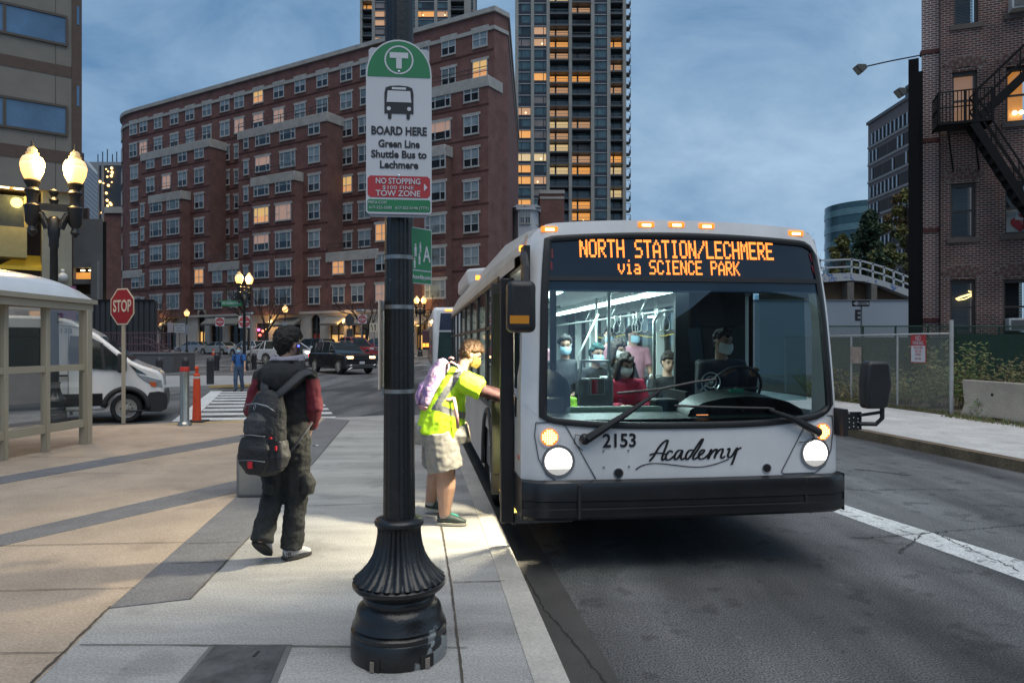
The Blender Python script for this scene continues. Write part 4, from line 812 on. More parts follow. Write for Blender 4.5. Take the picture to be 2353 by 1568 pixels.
# black corrugated hoarding, granite planter wall and railings
hb = thing('corrugated_hoarding', 'black corrugated metal hoarding behind the stop sign', 'hoarding', (0, 47, 0)); D = 47; k = D / F_PX; q = MB(); x = X(195)
while x < X(354): q.box(x, x + .22, 0, .12, .3, Zk(690)); q.box(x + .22, x + .36, .07, .12, .3, Zk(691)); x += .36
obj('panel', q, M('corrugated_black', (.025, .026, .028), .5, var=.2), hb); obj('top_rail', MB().bar((X(195), 0, Zk(690)), (X(354), 0, Zk(690)), .12), IRON, hb)
D = 41.5; k = D / F_PX
pw = thing('planter_wall', 'low dark granite wall beyond the white van', 'wall', (0, D, 0)); obj('wall', MB().box(X(150), X(396), 0, 3, -.2, Zk(813)), M('dark_granite', (.085, .082, .085), .6, var=.2, scale=6, fine=.2), pw, bevel=.03); obj('coping', MB().box(X(150), X(397), -.05, 3.05, Zk(813), Zk(810)), M('granite_cap', (.14, .14, .145), .6, var=.15), pw)
rl = thing('railing', 'purple-brown metal railing with stair handrail on top of the granite wall', 'railing', (0, D, 0)); RLM = M('railing_maroon', (.10, .05, .065), .5, var=.1); q = MB()
for z_ in (764, 790, 807): q.bar((X(195), .3, Zk(z_)), (X(388), .3, Zk(z_)), .06)
x = X(195)
while x < X(388): q.bar((x, .3, Zk(808)), (x, .3, Zk(764)), .03); x += .16
obj('bars', q, RLM, rl); q = MB(); q.tube([(X(285), .9, Zk(805)), (X(285), .9, Zk(775)), (X(322), .9, Zk(776)), (X(372), .9, Zk(803)), (X(395), .9, Zk(806))], .03, 6); q.tube([(X(310), .9, Zk(785)), (X(372), .9, Zk(812))], .03, 6)
for px in (322, 345, 372): q.bar((X(px), .9, Zk(812)), (X(px), .9, Zk(776 + (px - 322) * .54)), .05)
obj('stair_handrail', q, RLM, rl)
pb_ = thing('purple_banner', 'purple banner board fixed by the left double street lamp above the shelter roof', 'banner', tuple(at(139, 790, 18.5)[:2]) + (0,)); k = 18.5 / F_PX
obj('board', MB().box(-32 * k, 33 * k, 0, .05, EYE + 25 * k, EYE + 133 * k), M('purple', (.11, .025, .10), .6, var=.15), pb_); obj('post', MB().bar((-20 * k, .08, -.13), (-20 * k, .08, EYE + 130 * k), .05).bar((20 * k, .08, -.13), (20 * k, .08, EYE + 130 * k), .05), IRON, pb_)
obj('label_plate', MB().box(-18 * k, -10 * k, -.01, -.003, EYE + 31 * k, EYE + 36 * k), M('label_white', (.55, .5, .55), .6, var=0), pb_)
# ================================================================== STREET LAMPS
BLK = M('post_black', (.010, .0103, .011), .36, var=.35, scale=9, spec=.55, spots=((38, .70, 7), (90, .72, 9), (6, .62, 1.8)), bump=.12, bscale=60); BLKF = M('post_flaked', (.25, .27, .27), .8, var=.3)
GLOBE = emi('globe_glow', (1, .48, .10), 2.3, (1, .85, .6)); GTOP = emi('globe_top', (1, .46, .08), .85, (1, .85, .6)); GCAP = M('globe_cap', (.45, .36, .2), .4, var=.1, emit=(1, .6, .2), es=.35)
BASEP = [(.250, 0), (.253, .03), (.253, .17), (.246, .185), (.250, .20), (.250, .212), (.238, .222), (.245, .235), (.232, .262), (.226, .29), (.218, .318), (.196, .338), (.186, .346), (.19, .362), (.182, .378), (.20, .392), (.232, .415), (.245, .432), (.245, .445), (.234, .455), (.238, .462), (.205, .49), (.165, .535), (.135, .59), (.118, .65), (.111, .70), (.112, .735), (.128, .745), (.131, .76), (.124, .775), (.09, .782)]
def flute(n, a, lo, hi): return lambda i, t: 1 + (a * (abs(math.sin(n * t / 2)) - .6) if lo <= i <= hi else 0)
def acorn(p, c, mats=(GLOBE, GCAP), r=.235):
    g = obj('globe', MB().lathe([(r * .5, -.30), (r * .66, -.26), (r * .90, -.12), (r, .02), (r * .98, .07)], c, 18, 0).lathe([(r * .98, .07), (r * .95, .12), (r * .78, .2), (r * .45, .25)], c, 18, 1, cap=False), [mats[0], GTOP], p, smooth=True)
    obj('globe_cap', MB().lathe([(r * .5, .25), (r * .55, .29), (r * .4, .31), (r * .42, .36), (r * .3, .40), (r * .12, .43)], c, 14), mats[1], g, smooth=True)
    obj('finial', MB().lathe([(.035, .42), (.05, .45), (.02, .48), (.028, .52), (.008, .6)], c, 8), BLK, g, smooth=True); return g
def double_lamp(label, loc, rz, H=5.66, sc=1., lit=None, half=.40):
    o = thing('street_lamp', label, 'street lamp', loc, rz, 'twin-globe street lamps')
    obj('base', MB().lathe([(r, z * 1.25) for r, z in BASEP], (0, 0, 0), 32, 0, flute(16, .1, 20, 26)), BLK, o, smooth=50)
    obj('shaft', MB().lathe([(.1, .9), (.075, 3.9), (.10, 3.95), (.095, 4.1), (.12, 4.2), (.12, 4.55), (.07, 4.6)], (0, 0, 0), 24, 0, flute(12, .08, 0, 1)), BLK, o, smooth=50)
    q = MB().bar((-half - .1, 0, H - .86), (half + .1, 0, H - .86), .16, .14)
    q.tube([(-half, 0, H - 1.0), (-half * .6, 0, H - 1.02), (-.12, 0, H - 1.32)], [.09, .07, .08], 8).tube([(half, 0, H - 1.0), (half * .6, 0, H - 1.02), (.12, 0, H - 1.32)], [.09, .07, .08], 8)
    q.lathe([(.06, H - .8), (.10, H - .7), (.05, H - .62), (.10, H - .55), (.1, H - .5), (.01, H - .44)], (0, 0, 0), 10)
    for s in (-half, half):
        q.lathe([(.03, H - 1.5), (.10, H - 1.4), (.07, H - 1.3), (.14, H - 1.2), (.15, H - .95), (.17, H - .85), (.11, H - .8), (.11, H - .6), (.16, H - .52), (.10, H - .45), (.17, H - .32), (.14, H - .29)], (s, 0, 0), 12)
    obj('crossarm', q, BLK, o, smooth=40)
    for s in (-half, half): acorn(o, (s, 0, H))
    if lit: point((0, -.1, H + .05), (1, .62, .22), lit, .35, parent=o)
    return o
p = at(124, 790, 15.8); double_lamp('lit twin-globe street lamp standing behind the bus shelter at the left', (p.x, p.y, -.1), dirz(.9, .46), lit=520)
p = at(561, 790, 44); double_lamp('lit twin-globe street lamp above the green street sign in the middle distance', (p.x, p.y, .02), dirz(.45, .9), lit=260)
p = at(965, 790, 66); double_lamp('lit twin-globe street lamp seen just right of the black post under the green sign', (p.x, p.y, .4), 0, H=5.3, lit=200, half=.34)
def globe_lamp(px, py, D, label):
    p = at(px, py, D); o = thing('globe_lamp', label, 'street lamp', (p.x, D, terr(D)), 0, 'single-globe street lamps'); h = p.z - terr(D)
    obj('pole', MB().lathe([(.16, 0), (.15, .5), (.08, .7), (.06, h - .5), (.12, h - .45), (.07, h - .3)], (0, 0, 0), 12), BLK, o, smooth=40); acorn(o, (0, 0, h), (emi('globe_soft', (1, .52, .15), 1.8, (1, .9, .7)), GCAP), .27)
    obj('notice', MB().box(-.22, .22, -.12, -.08, h - 2.2, h - 1.2), M('pole_notice', (.30, .33, .38), .6, var=.2), o); return o
globe_lamp(429, 719, 74, 'single-globe lamp post with small notices in front of the left part of the brick block'); globe_lamp(655, 710, 68, 'single-globe lamp post above the head of the man with the black backpack')
# ---------------- the big lamp post in front
LPX, LPY = (917 - CX) / F_PX * 3.97, 3.97
BIGP = [(r * 1.04, z * .70 if z < .195 else .1365 + (z - .195) * 1.04 if z < .438 else .389 + (z - .438) * 1.038) for r, z in BASEP]
lpst = thing('lamp_post', 'large black fluted cast-iron lamp post in the middle foreground', 'lamp post', (LPX, LPY, 0))
def flk():
    m = M('post_base_black', (.010, .0103, .011), .3, var=.3, scale=9, spec=.6, bump=.12, bscale=60); m = m.copy(); t = m.node_tree; p = t.nodes['Principled BSDF']; tc = t.nodes.new('ShaderNodeTexCoord'); s = t.nodes.new('ShaderNodeSeparateXYZ'); t.links.new(tc.outputs['Object'], s.inputs[0])
    n = t.nodes.new('ShaderNodeTexNoise'); n.inputs['Scale'].default_value = 9; n.inputs['Detail'].default_value = 5; t.links.new(tc.outputs['Object'], n.inputs['Vector'])
    a = t.nodes.new('ShaderNodeMath'); a.operation = 'MULTIPLY_ADD'; a.inputs[1].default_value = 1.3; t.links.new(s.outputs[0], a.inputs[0]); t.links.new(n.outputs['Fac'], a.inputs[2])
    b = t.nodes.new('ShaderNodeMath'); b.operation = 'MULTIPLY_ADD'; b.inputs[1].default_value = -1.2; t.links.new(s.outputs[2], b.inputs[0]); t.links.new(a.outputs[0], b.inputs[2])
    r = t.nodes.new('ShaderNodeValToRGB'); e = r.color_ramp.elements; e[0].position = .66; e[0].color = (0, 0, 0, 1); e[1].position = .69; e[1].color = (1, 1, 1, 1); t.links.new(b.outputs[0], r.inputs[0])
    mx = t.nodes.new('ShaderNodeMixRGB'); t.links.new(r.outputs[0], mx.inputs[0]); src = p.inputs['Base Color'].links[0].from_socket; t.links.new(src, mx.inputs[1]); mx.inputs[2].default_value = (.20, .22, .22, 1); t.links.new(mx.outputs[0], p.inputs['Base Color']); return m
obj('base', MB().lathe(BIGP[:20], (0, 0, 0), 72, 0, lambda i, t: 1 + (.012 * (math.sin(60 * t) > 0) if i in (4, 5) else 0) + (.03 * (abs(math.sin(14 * t)) - .6) if i in (14, 15) else 0)), flk(), lpst, smooth=45)
obj('flared_collar', MB().lathe(BIGP[19:], (0, 0, 0), 144, 0, flute(28, .085, 1, 7)), BLK, lpst, smooth=60)
for a in (-112, -48, 40, 130):      # anchor openings round the foot
    b = Vector((.2637 * math.cos(R(a)), .2637 * math.sin(R(a)), .035)); w = Vector((-math.sin(R(a)), math.cos(R(a)), 0)) * .04; n = Vector((math.cos(R(a)), math.sin(R(a)), 0)) * .004
    q = MB().prism([(-1, -.03), (1, -.03), (1, .035), (-1, .035)], lambda x, z: b + w * x + n + Vector((0, 0, z)), lambda x, z: b + w * x * .9 - n * 8 + Vector((0, 0, z)), 0); q.bar(b + n * 1.5 + Vector((0, 0, -.03)), b + n * 1.5 + Vector((0, 0, .02)), .022, .022, 1); obj('anchor_opening', q, [CRACK, M('bolt_grey', (.2, .17, .14), .7, var=.3)], lpst)
obj('shaft', MB().lathe([(.0863, .74), (.0765, 2.4), (.075, 5.6)], (0, 0, 0), 120, 0, lambda i, t: 1 + .05 * (abs(math.sin(7 * t)) - .6)), BLK, lpst, smooth=60)
STEEL = M('band_steel', (.30, .31, .31), .4, .8, var=.2)
for z in [EYE - (y - HY) * LPY / F_PX for y in (593, 706, 897)] + [2.43]: r_ = .0890 - .0068 * min(1, (z - .775) / 1.6); obj('steel_band', MB().lathe([(r_, z - .011), (r_, z + .011)], (0, 0, 0), 40), STEEL, lpst, smooth=60)
SGW = M('sign_white', (.56, .57, .60), .45, var=.04); SGG = M('sign_green', (.022, .19, .075), .45, var=.05); SGR = M('sign_red', (.42, .035, .04), .45, var=.05); SGK = M('sign_black', (.02, .02, .025), .5, var=0); ALU = M('sign_back', (.35, .36, .37), .4, .6, var=.1)
sy = LPY - .13; ks = sy / F_PX; SX = (916.5 - CX) * ks
sg = thing('bus_stop_sign', 'tall white bus stop sign with green rounded top and red tow zone panel', 'sign', (SX, sy, 0), R(6))
zc = lambda y: EYE - (y - HY) * ks
W2 = 74.5 * ks
def outline(w, yt, yb, r, z=zc, nb=5):     # round-headed plate
    rt = w; pts = [(-w, z(yb) + r)] + [(-w + r - r * math.cos(R(t)), z(yb) + r - r * math.sin(R(t))) for t in (30, 60, 90)] + [(w - r + r * math.sin(R(t)), z(yb) + r - r * math.cos(R(t))) for t in (0, 30, 60, 90)]
    zt_ = z(yt) - rt * 1.0; return pts + [(w * math.cos(R(t)), zt_ + rt * 1.08 * math.sin(R(t)) - 0) for t in range(0, 181, 10)]
def plate(poly, y0, y1, m, name, p): return obj(name, MB().prism(poly, lambda x, z: (x, y0, z), lambda x, z: (x, y1, z)), m, p)
plate(outline(W2, 98, 492, .018), -.002, .002, SGW, 'panel', sg)
cz = zc(98) - W2; gpoly = [(W2 * .955 * math.cos(R(t)), cz + W2 * 1.03 * math.sin(R(t))) for t in range(0, 181, 10)] + [(-W2 * .955, zc(178)), (W2 * .955, zc(178))]; plate(gpoly, -.004, -.002, SGG, 'green_top', sg)
q = MB(); c_ = (0, zc(139))
ro_, ri_ = 33 * ks, 29.5 * ks
for i in range(40):
    t0, t1 = 2 * math.pi * i / 40, 2 * math.pi * (i + 1) / 40
    q.add([(c_[0] + r_ * math.cos(t), -.0055, c_[1] + r_ * math.sin(t)) for r_, t in ((ro_, t0), (ro_, t1), (ri_, t1), (ri_, t0))], [(0, 1, 2, 3)])
q.box(-21 * ks, 21 * ks, -.006, -.005, zc(135), zc(122)); q.box(-6.3 * ks, 6.3 * ks, -.006, -.005, zc(159), zc(134)); obj('transit_emblem', q, SGW, sg)
q = MB()      # bus pictogram
B = lambda pts, m=0, y=-.005: q.prism([(x * ks, zc(z)) for x, z in pts], lambda x, z: (x, y, z), lambda x, z: (x, y + .0015, z), m)
B([(-33, 262), (-33, 215), (-30, 203), (-20, 199), (0, 197.5), (20, 199), (30, 203), (33, 215), (33, 262)]); B([(-25, 262), (-25, 273), (-21, 275.5), (-17, 273), (-17, 262)]); B([(17, 262), (17, 273), (21, 275.5), (25, 273), (25, 262)])
B([(-28, 236), (-25.5, 210), (25.5, 210), (28, 236)], 1, -.0068); B([(-16, 207), (-16, 202), (16, 202), (16, 207)], 1, -.0068)
for s in (-23, 23): B([(s + 4.6 * math.cos(R(t)), 251 + 4.6 * math.sin(R(t))) for t in range(0, 360, 30)], 1, -.0068)
obj('bus_pictogram', q, [SGK, SGW], sg)
def stx(s, y, h, w, m=SGK, x=0, bold=.0, yo=-.004): return text(s, h * ks * 1.38, m, sg, loc=(x * ks, yo, zc(y)), width=w * ks, ext=.0008, bold=bold)
stx('BOARD HERE', 302.5, 19, 126, bold=.0021); stx('Green Line', 332, 17, 94, bold=.0017); stx('Shuttle Bus to', 356, 17, 126, bold=.0017); stx('Lechmere', 380, 17, 87, bold=.0017)
rb = lambda w, y0, y1, r=6: [(-w + (r if i in (0, 3) else 0) + 0, 0) for i in range(0)] or [(-w + r, y0), (w - r, y0), (w, y0 + r), (w, y1 - r), (w - r, y1), (-w + r, y1), (-w, y1 - r), (-w, y0 + r)]
plate([(x * ks, zc(y)) for x, y in rb(71, 405, 454)], -.004, -.002, SGR, 'red_panel', sg)
stx('NO STOPPING', 417.5, 13.5, 101, SGW, -2, .0008, -.006); stx('$100 FINE', 432, 8.5, 71, SGW, -2, 0, -.006); stx('TOW ZONE', 445.5, 13.5, 101, SGW, -2, .0006, -.006)
q = MB().prism([(57 * ks, zc(421)), (65 * ks, zc(430)), (57 * ks, zc(439))], lambda x, z: (x, -.006, z), lambda x, z: (x, -.0045, z)); obj('arrow', q, SGW, sg)
plate([(x * ks, zc(y)) for x, y in rb(71.5, 459, 487, 3)], -.004, -.002, SGG, 'green_panel', sg)
stx('MBTA.COM', 466.5, 6.5, 41, SGW, -49, 0, -.006); stx('617-222-3200   617-222-5146 (TTY)', 478, 6.5, 135, SGW, 0, 0, -.006)
q = MB()
for y in (166, 405): q.ball((0, -.006, zc(y)), (.008, .004, .008), 8)
obj('rivet', q, M('rivet', (.5, .55, .6), .3, .7, var=0), sg)
plate([(x * ks, zc(y)) for x, y in rb(69, 110, 498)], .012, .016, M('rear_plate', (.45, .46, .5), .5, var=.05), 'rear_plate', sg)
q = MB().box(-.05, .05, .016, .06, zc(300), zc(285)).box(-.05, .05, .016, .06, zc(480), zc(465)); obj('bracket', q, STEEL, sg)
# green assembly point sign, turned away
asg = thing('assembly_point_sign', 'green assembly point A sign turned sideways on the lamp post, below the bus stop sign', 'sign', (LPX + .065, LPY - .03, 0), R(52)); ka = (LPY + .03) / F_PX; za = lambda y: EYE - (y - HY) * ka; AW = .165; zz0, zz1 = za(652), za(524)
plate([(0, zz0), (AW, zz0), (AW, zz1), (0, zz1)], -.002, .002, SGW, 'panel', asg)
zt2, zb2 = zz1 - .005, zz0 + .005; zs = zz0 + .078; plate([(.005, zs), (AW - .005, zs), (AW - .005, zt2), (.005, zt2)], -.004, -.002, SGG, 'green_field', asg); plate([(.005, zb2), (AW - .005, zb2), (AW - .005, zs - .008), (.005, zs - .008)], -.004, -.002, SGG, 'green_field', asg)
text('A', .125, SGW, asg, loc=(AW * .74, -.005, zs + .085), width=.058, bold=.001); text('Assembly point', .034, SGW, asg, loc=(AW / 2, -.005, zs - .042), width=AW * .86)
q = MB()      # four small figures gathering
for fx, fz, s in ((.035, zs + .10, 1.), (.065, zs + .055, .9), (.028, zs + .03, .8), (.072, zs + .12, .8)):
    q.ball((fx, -.005, fz + .034 * s), (.007 * s, .001, .007 * s), 8); q.box(fx - .008 * s, fx + .008 * s, -.006, -.0045, fz - .002, fz + .024 * s); q.box(fx - .007 * s, fx - .001, -.006, -.0045, fz - .03 * s, fz); q.box(fx + .001, fx + .007 * s, -.006, -.0045, fz - .03 * s, fz)
obj('people_pictogram', q, SGW, asg)
# edge-on sign on the left of the post
es = thing('edge_on_sign', 'narrow sign seen edge-on, strapped to the left side of the lamp post', 'sign', (LPX - .099, LPY + .0, 0), R(95.5)); plate([(-.16, za(890)), (.16, za(890)), (.16, za(692)), (-.16, za(692))], -.003, .003, M('edge_panel', (.62, .52, .42), .5, var=.1), 'panel', es)
q = MB().box(-.02, .02, -.03, -.003, za(714), za(694)).box(-.02, .02, -.03, -.003, za(907), za(889)); obj('bracket', q, STEEL, es)
# ================================================================== SHELTER
sh = thing('bus_shelter', 'beige bus shelter with white domed roof and glass walls at the left', 'bus shelter', (0, 0, 0)); BEI = M('shelter_beige', (.38, .33, .245), .5, var=.06, scale=2)
def sp_(Y): return -7.48 + .097 * (Y - 10.3)
ws = lambda Y, dx=0.: (sp_(Y) - dx, Y)
q = MB()
for Y, w in ((8.9, .09), (9.72, .09), (10.54, .09), (11.36, .10), (12.28, .15)):
    x, y = ws(Y); o_ = obj('post', MB().bar((x, y, 0), (x, y, 2.28), w, w), BEI, sh, bevel=.008, seg=1)
for Y in (8.9, 10.6, 12.28):
    x, y = ws(Y, 1.75); obj('post', MB().bar((x, y, 0), (x, y, 2.28), .09, .09), BEI, sh, bevel=.008, seg=1)
q = MB()
for z, h in ((.36, .13), (1.31, .10)): q.bar((*ws(8.9), z), (*ws(12.28), z), .07, h); q.bar((*ws(8.9, 1.75), z), (*ws(12.28, 1.75), z), .07, h)
obj('rail', q, BEI, sh)
q = MB()
for a, b in ((8.9, 9.72), (9.72, 10.54), (10.54, 11.36), (11.36, 12.28)):
    for z0, z1 in ((.42, 1.26), (1.36, 2.26)): q.quad((*ws(a), z0), (*ws(b), z0), (*ws(b), z1), (*ws(a), z1))
q.quad((*ws(8.9, 1.75), .42), (*ws(12.28, 1.75), .42), (*ws(12.28, 1.75), 2.26), (*ws(8.9, 1.75), 2.26)); obj('glass', q, glass_mat('shelter_glass', (.80, .83, .80), .09), sh)
q = MB()
def ring(x0, x1, y0, y1, z0, z1, t=.06):
    q.box(x0, x1, y0, y0 + t, z0, z1).box(x0, x1, y1 - t, y1, z0, z1).box(x0, x0 + t, y0 + t, y1 - t, z0, z1).box(x1 - t, x1, y0 + t, y1 - t, z0, z1)
ring(-9.35, -7.24, 8.7, 12.42, 2.27, 2.37); ring(-9.41, -7.19, 8.64, 12.47, 2.385, 2.46); obj('fascia', q, BEI, sh); obj('soffit', MB().box(-9.3, -7.3, 8.76, 12.36, 2.30, 2.315).box(-9.34, -7.24, 8.7, 12.42, 2.37, 2.385), M('soffit_grey', (.25, .23, .2), .8, var=.1), sh)
q = MB(); n = 18; g_ = []
for i in range(n + 1):
    for j in range(n + 1):
        u, v = -1 + 2 * i / n, -1 + 2 * j / n; hgt = .42 * math.sqrt(max(0, (1 - u * u))) * math.sqrt(max(0, 1 - v ** 6)); g_.append((-8.3 + 1.06 * u, 10.55 + 1.86 * v, 2.462 + hgt))
q.v = g_; q.f = [(i * (n + 1) + j, (i + 1) * (n + 1) + j, (i + 1) * (n + 1) + j + 1, i * (n + 1) + j + 1) for i in range(n) for j in range(n)]; q.m = [0] * len(q.f)
dm = M('dome_acrylic', (.62, .64, .66), .2, var=.04, spec=.6); obj('dome_roof', q, dm, sh, smooth=True)
q = MB().box(-8.95, -8.45, 9.2, 11.6, .47, .53); 
for y in (9.5, 11.3): q.box(-8.9, -8.5, y - .04, y + .04, 0, .47)
obj('bench', q, M('bench_grey', (.32, .31, .29), .6, var=.1), sh)
# ================================================================== SIGNS, BOLLARDS, POSTS
def octa(r): return [(r * math.cos(R(22.5 + 45 * i)), r * math.sin(R(22.5 + 45 * i))) for i in range(8)]
p = gp(281, 972); ss = thing('stop_sign', 'red octagonal stop sign on a pale post in front of the white van', 'sign', (p.x, p.y, 0), R(-27)); zc_ = EYE + (HY - 704) * p.y / F_PX; r_ = .39
obj('post', MB().box(-.035, .035, .004, .05, 0, zc_ + .3), M('post_beige', (.42, .36, .26), .6, var=.08), ss); plate([(x, zc_ + z) for x, z in octa(r_ * 1.082)], -.004, .003, M('stop_border', (.62, .52, .38), .5, var=0), 'panel', ss); plate([(x, zc_ + z) for x, z in octa(r_ * 1.0)], -.007, -.004, M('stop_red', (.27, .005, .009), .6, var=.08, scale=4), 'red_face', ss)
text('STOP', .36, M('stop_white', (.62, .54, .42), .5, var=0), ss, loc=(0, -.009, zc_ + .0), width=.60, bold=.006)
p = gp(424, 977); sb_ = thing('steel_bollard', 'polished steel bollard with red band on top beside the orange post', 'bollard', (p.x, p.y, 0)); obj('shaft', MB().lathe([(.14, 0), (.14, .03), (.12, .06), (.092, .10), (.092, 1.13)], (0, 0, 0), 24), M('polished_steel', (.42, .39, .34), .28, .9, var=.15, stretch=(6, 6, .3)), sb_, smooth=50)
obj('red_band', MB().lathe([(.093, 1.13), (.093, 1.21), (.086, 1.225), (.0, 1.226)], (0, 0, 0), 24), M('tape_red', (.5, .03, .02), .5, var=0), sb_, smooth=50)
p = gp(452, 969); ch_ = thing('channelizer_post', 'orange plastic channelizer post with white bands', 'traffic post', (p.x, p.y, 0)); OR_ = M('cone_orange', (.60, .065, .02), .5, var=.1)
obj('post', MB().lathe([(.10, 0), (.095, .02), (.085, .3), (.075, .8), (.068, 1.0), (.068, 1.04), (.035, 1.06), (.035, 1.15), (.05, 1.18), (.03, 1.22)], (0, 0, 0), 18), OR_, ch_, smooth=50); obj('base', MB().box(-.2, .2, -.2, .2, 0, .04), M('rubber_black', (.02, .02, .02), .8, var=0), ch_, bevel=.01)
q = MB()
for a, b in ((.66, .76), (.81, .88), (.95, 1.0)): q.lathe([(.082 - .012 * a, a), (.082 - .012 * b, b)], (0, 0, 0), 18)
obj('white_band', q, M('band_white', (.5, .48, .46), .5, var=.15), ch_, smooth=50)
BOL = M('bollard_black', (.03, .028, .032), .5, var=.2)
bdef = [(366, 880, 60), (411, 851, 44), (426, 881, 60), (437, 853, 48), (483, 882, 57), (498, 854, 48), (295, 880, 60), (584, 852, 46)]
blab = ['black bollard just right of the van nose', 'far black bollard directly above the steel bollard', 'black bollard half hidden behind the steel bollard', 'far black bollard above the orange post, behind the half hidden one', 'near black bollard standing alone left of the person in blue', 'far black bollard next to the small orange cone', 'black bollard mostly hidden behind the windscreen of the white van', 'far black bollard beside the head of the man with backpack']
b0_ = None
for (px, by, hp_), lab in zip(bdef, blab):
    p = gp(px, by)
    if not b0_:
        b0_ = thing('bollard', lab, 'bollard', p, 0, 'black bollards on the corner'); obj('post', MB().lathe([(.15, 0), (.15, .95), (.155, .96), (.155, 1.0), (.145, 1.01), (.145, 1.06), (.12, 1.1), (.06, 1.14), (.0, 1.15)], (0, 0, 0), 18), BOL, b0_, smooth=45); obj('ring', MB().lathe([(.158, .86), (.158, .90)], (0, 0, 0), 18), BOL, b0_, smooth=45)
    else: dup(b0_, p, label=lab)
p = gp(570, 1145); gb = thing('granite_block', 'low grey granite block behind the legs of the man with backpack', 'granite block', (gp(539, 1145).x, 7.92, 0), R(3)); obj('block', MB().box(0, .46, 0, .75, 0, .51), M('block_granite', (.16, .165, .165), .7, var=.1, scale=4, bump=.3, bscale=120, fine=.25), gb, bevel=.045, seg=3)
co = thing('traffic_cone', 'small orange traffic cone with white band beyond the far bollards', 'cone', tuple(at(490, 826, 75)[:2]) + (terr(75) + .02,)); obj('cone', MB().lathe([(.19, 0), (.05, .68), (.0, .69)], (0, 0, 0), 12), OR_, co, smooth=50); obj('base', MB().box(-.24, .24, -.24, .24, 0, .05), OR_, co); obj('white_band', MB().lathe([(.145, .25), (.105, .42)], (0, 0, 0), 12), MATS['band_white'], co)
def dne(px, py, D, s, label, h0=None):
    p = at(px, py, D); o = thing('do_not_enter_sign', label, 'sign', (p.x, D, terr(D)), 0, 'do not enter signs'); z = p.z - terr(D); a = s / 2
    obj('post', MB().bar((0, .04, 0), (0, .04, z + a + .1), .07), M('post_dark', (.05, .055, .06), .5, var=0), o); plate([(-a, z - a), (a, z - a), (a, z + a), (-a, z + a)], -.01, .01, SGW, 'panel', o); plate([(a * .93 * math.cos(R(t)), z + a * .93 * math.sin(R(t))) for t in range(0, 360, 15)], -.014, -.01, SGR, 'red_disc', o)
    obj('bar', MB().box(-a * .75, a * .75, -.019, -.014, z - a * .13, z + a * .13), SGW, o); text('DO NOT', a * .38, SGW, o, loc=(0, -.017, z + a * .45), width=a * .9); text('ENTER', a * .38, SGW, o, loc=(0, -.017, z - a * .45), width=a * .8); return o
dne(505, 739, 62, .76, 'do not enter sign left of the green street sign post'); dne(562, 739, 45, .74, 'do not enter sign below the twin-globe lamp and green street sign'); dne(832, 733, 60, .72, 'do not enter sign left of the black lamp post above the red pickup')
p = at(536, 697, 44.2); gs = thing('street_name_sign', 'green street name sign below the twin-globe lamp', 'sign', (p.x, 43.9, 0)); kk = 44.2 / F_PX; plate([(-23 * kk, p.z - 6.2 * kk), (24 * kk, p.z - 6.2 * kk), (24 * kk, p.z + 6.2 * kk), (-23 * kk, p.z + 6.2 * kk)], -.01, .01, SGG, 'panel', gs); text('RED AUERBACH WAY', .22, SGW, gs, loc=(0, -.014, p.z), width=42 * kk)
obj('arm', MB().bar((20 * kk, .03, p.z), (27 * kk, .05, p.z), .05), IRON, gs)
def oneway(px, py, D, w, flip, label, tilt=0.):
    p = at(px, py, D); o = thing('one_way_sign', label, 'sign', (p.x, D, -.1), 0, 'one way signs'); z = p.z + .1; a, b = w / 2, w * .17
    plate([(-a, z - b), (a, z - b), (a, z + b), (-a, z + b)], -.01, .01, SGK, 'panel', o); s = -1 if flip else 1
    q = MB().prism([(s * a * .92, z), (s * a * .45, z + b * .8), (s * a * .45, z - b * .8)], lambda x, y: (x, -.014, y), lambda x, y: (x, -.01, y)); q.box(min(-s * a * .9, s * a * .46), max(-s * a * .9, s * a * .46), -.014, -.01, z - b * .42, z + b * .42); obj('arrow', q, SGW, o)
    text('ONE WAY', b * .75, SGK, o, loc=(-s * a * .2, -.016, z), width=a * 1.05, bold=.003); obj('post', MB().bar((.05, .05, 0), (.05, .05, z + b), .06), M('post_grey', (.25, .25, .25), .5, .5, var=0), o); return o
oneway(573, 719, 44.6, .62, False, 'one way sign pointing right beside the twin-globe lamp'); oneway(828, 712, 59.5, .78, False, 'one way sign pointing right above the do not enter sign by the black post'); oneway(1977, 697, 36, .86, True, 'one way sign pointing left in front of the pale hoarding wall')
p = at(412, 754, 70); ms = thing('parking_notice_sign', 'white notice sign on the pavement before the left part of the brick block', 'sign', (p.x, 70, terr(70))); z = p.z - terr(70); plate([(-.5, z - .42), (.5, z - .42), (.5, z + .5), (-.5, z + .5)], -.02, .02, SGW, 'panel', ms); text('LEFT LANE', .2, SGK, ms, loc=(0, -.025, z + .28), width=.85); text('MUST', .2, SGK, ms, loc=(0, -.025, z + .02), width=.5); text('TURN LEFT', .2, SGK, ms, loc=(0, -.025, z - .24), width=.85)
plate([(-1.15, z - .4), (-.6, z - .4), (-.6, z + .55), (-1.15, z + .55)], -.02, .02, M('pinkish_white', (.5, .44, .46), .6, var=.1), 'side_panel', ms); obj('post', MB().bar((0, .06, 0), (0, .06, z + .5), .07).bar((-.87, .06, z), (.2, .06, z), .05), MATS['post_grey'], ms)
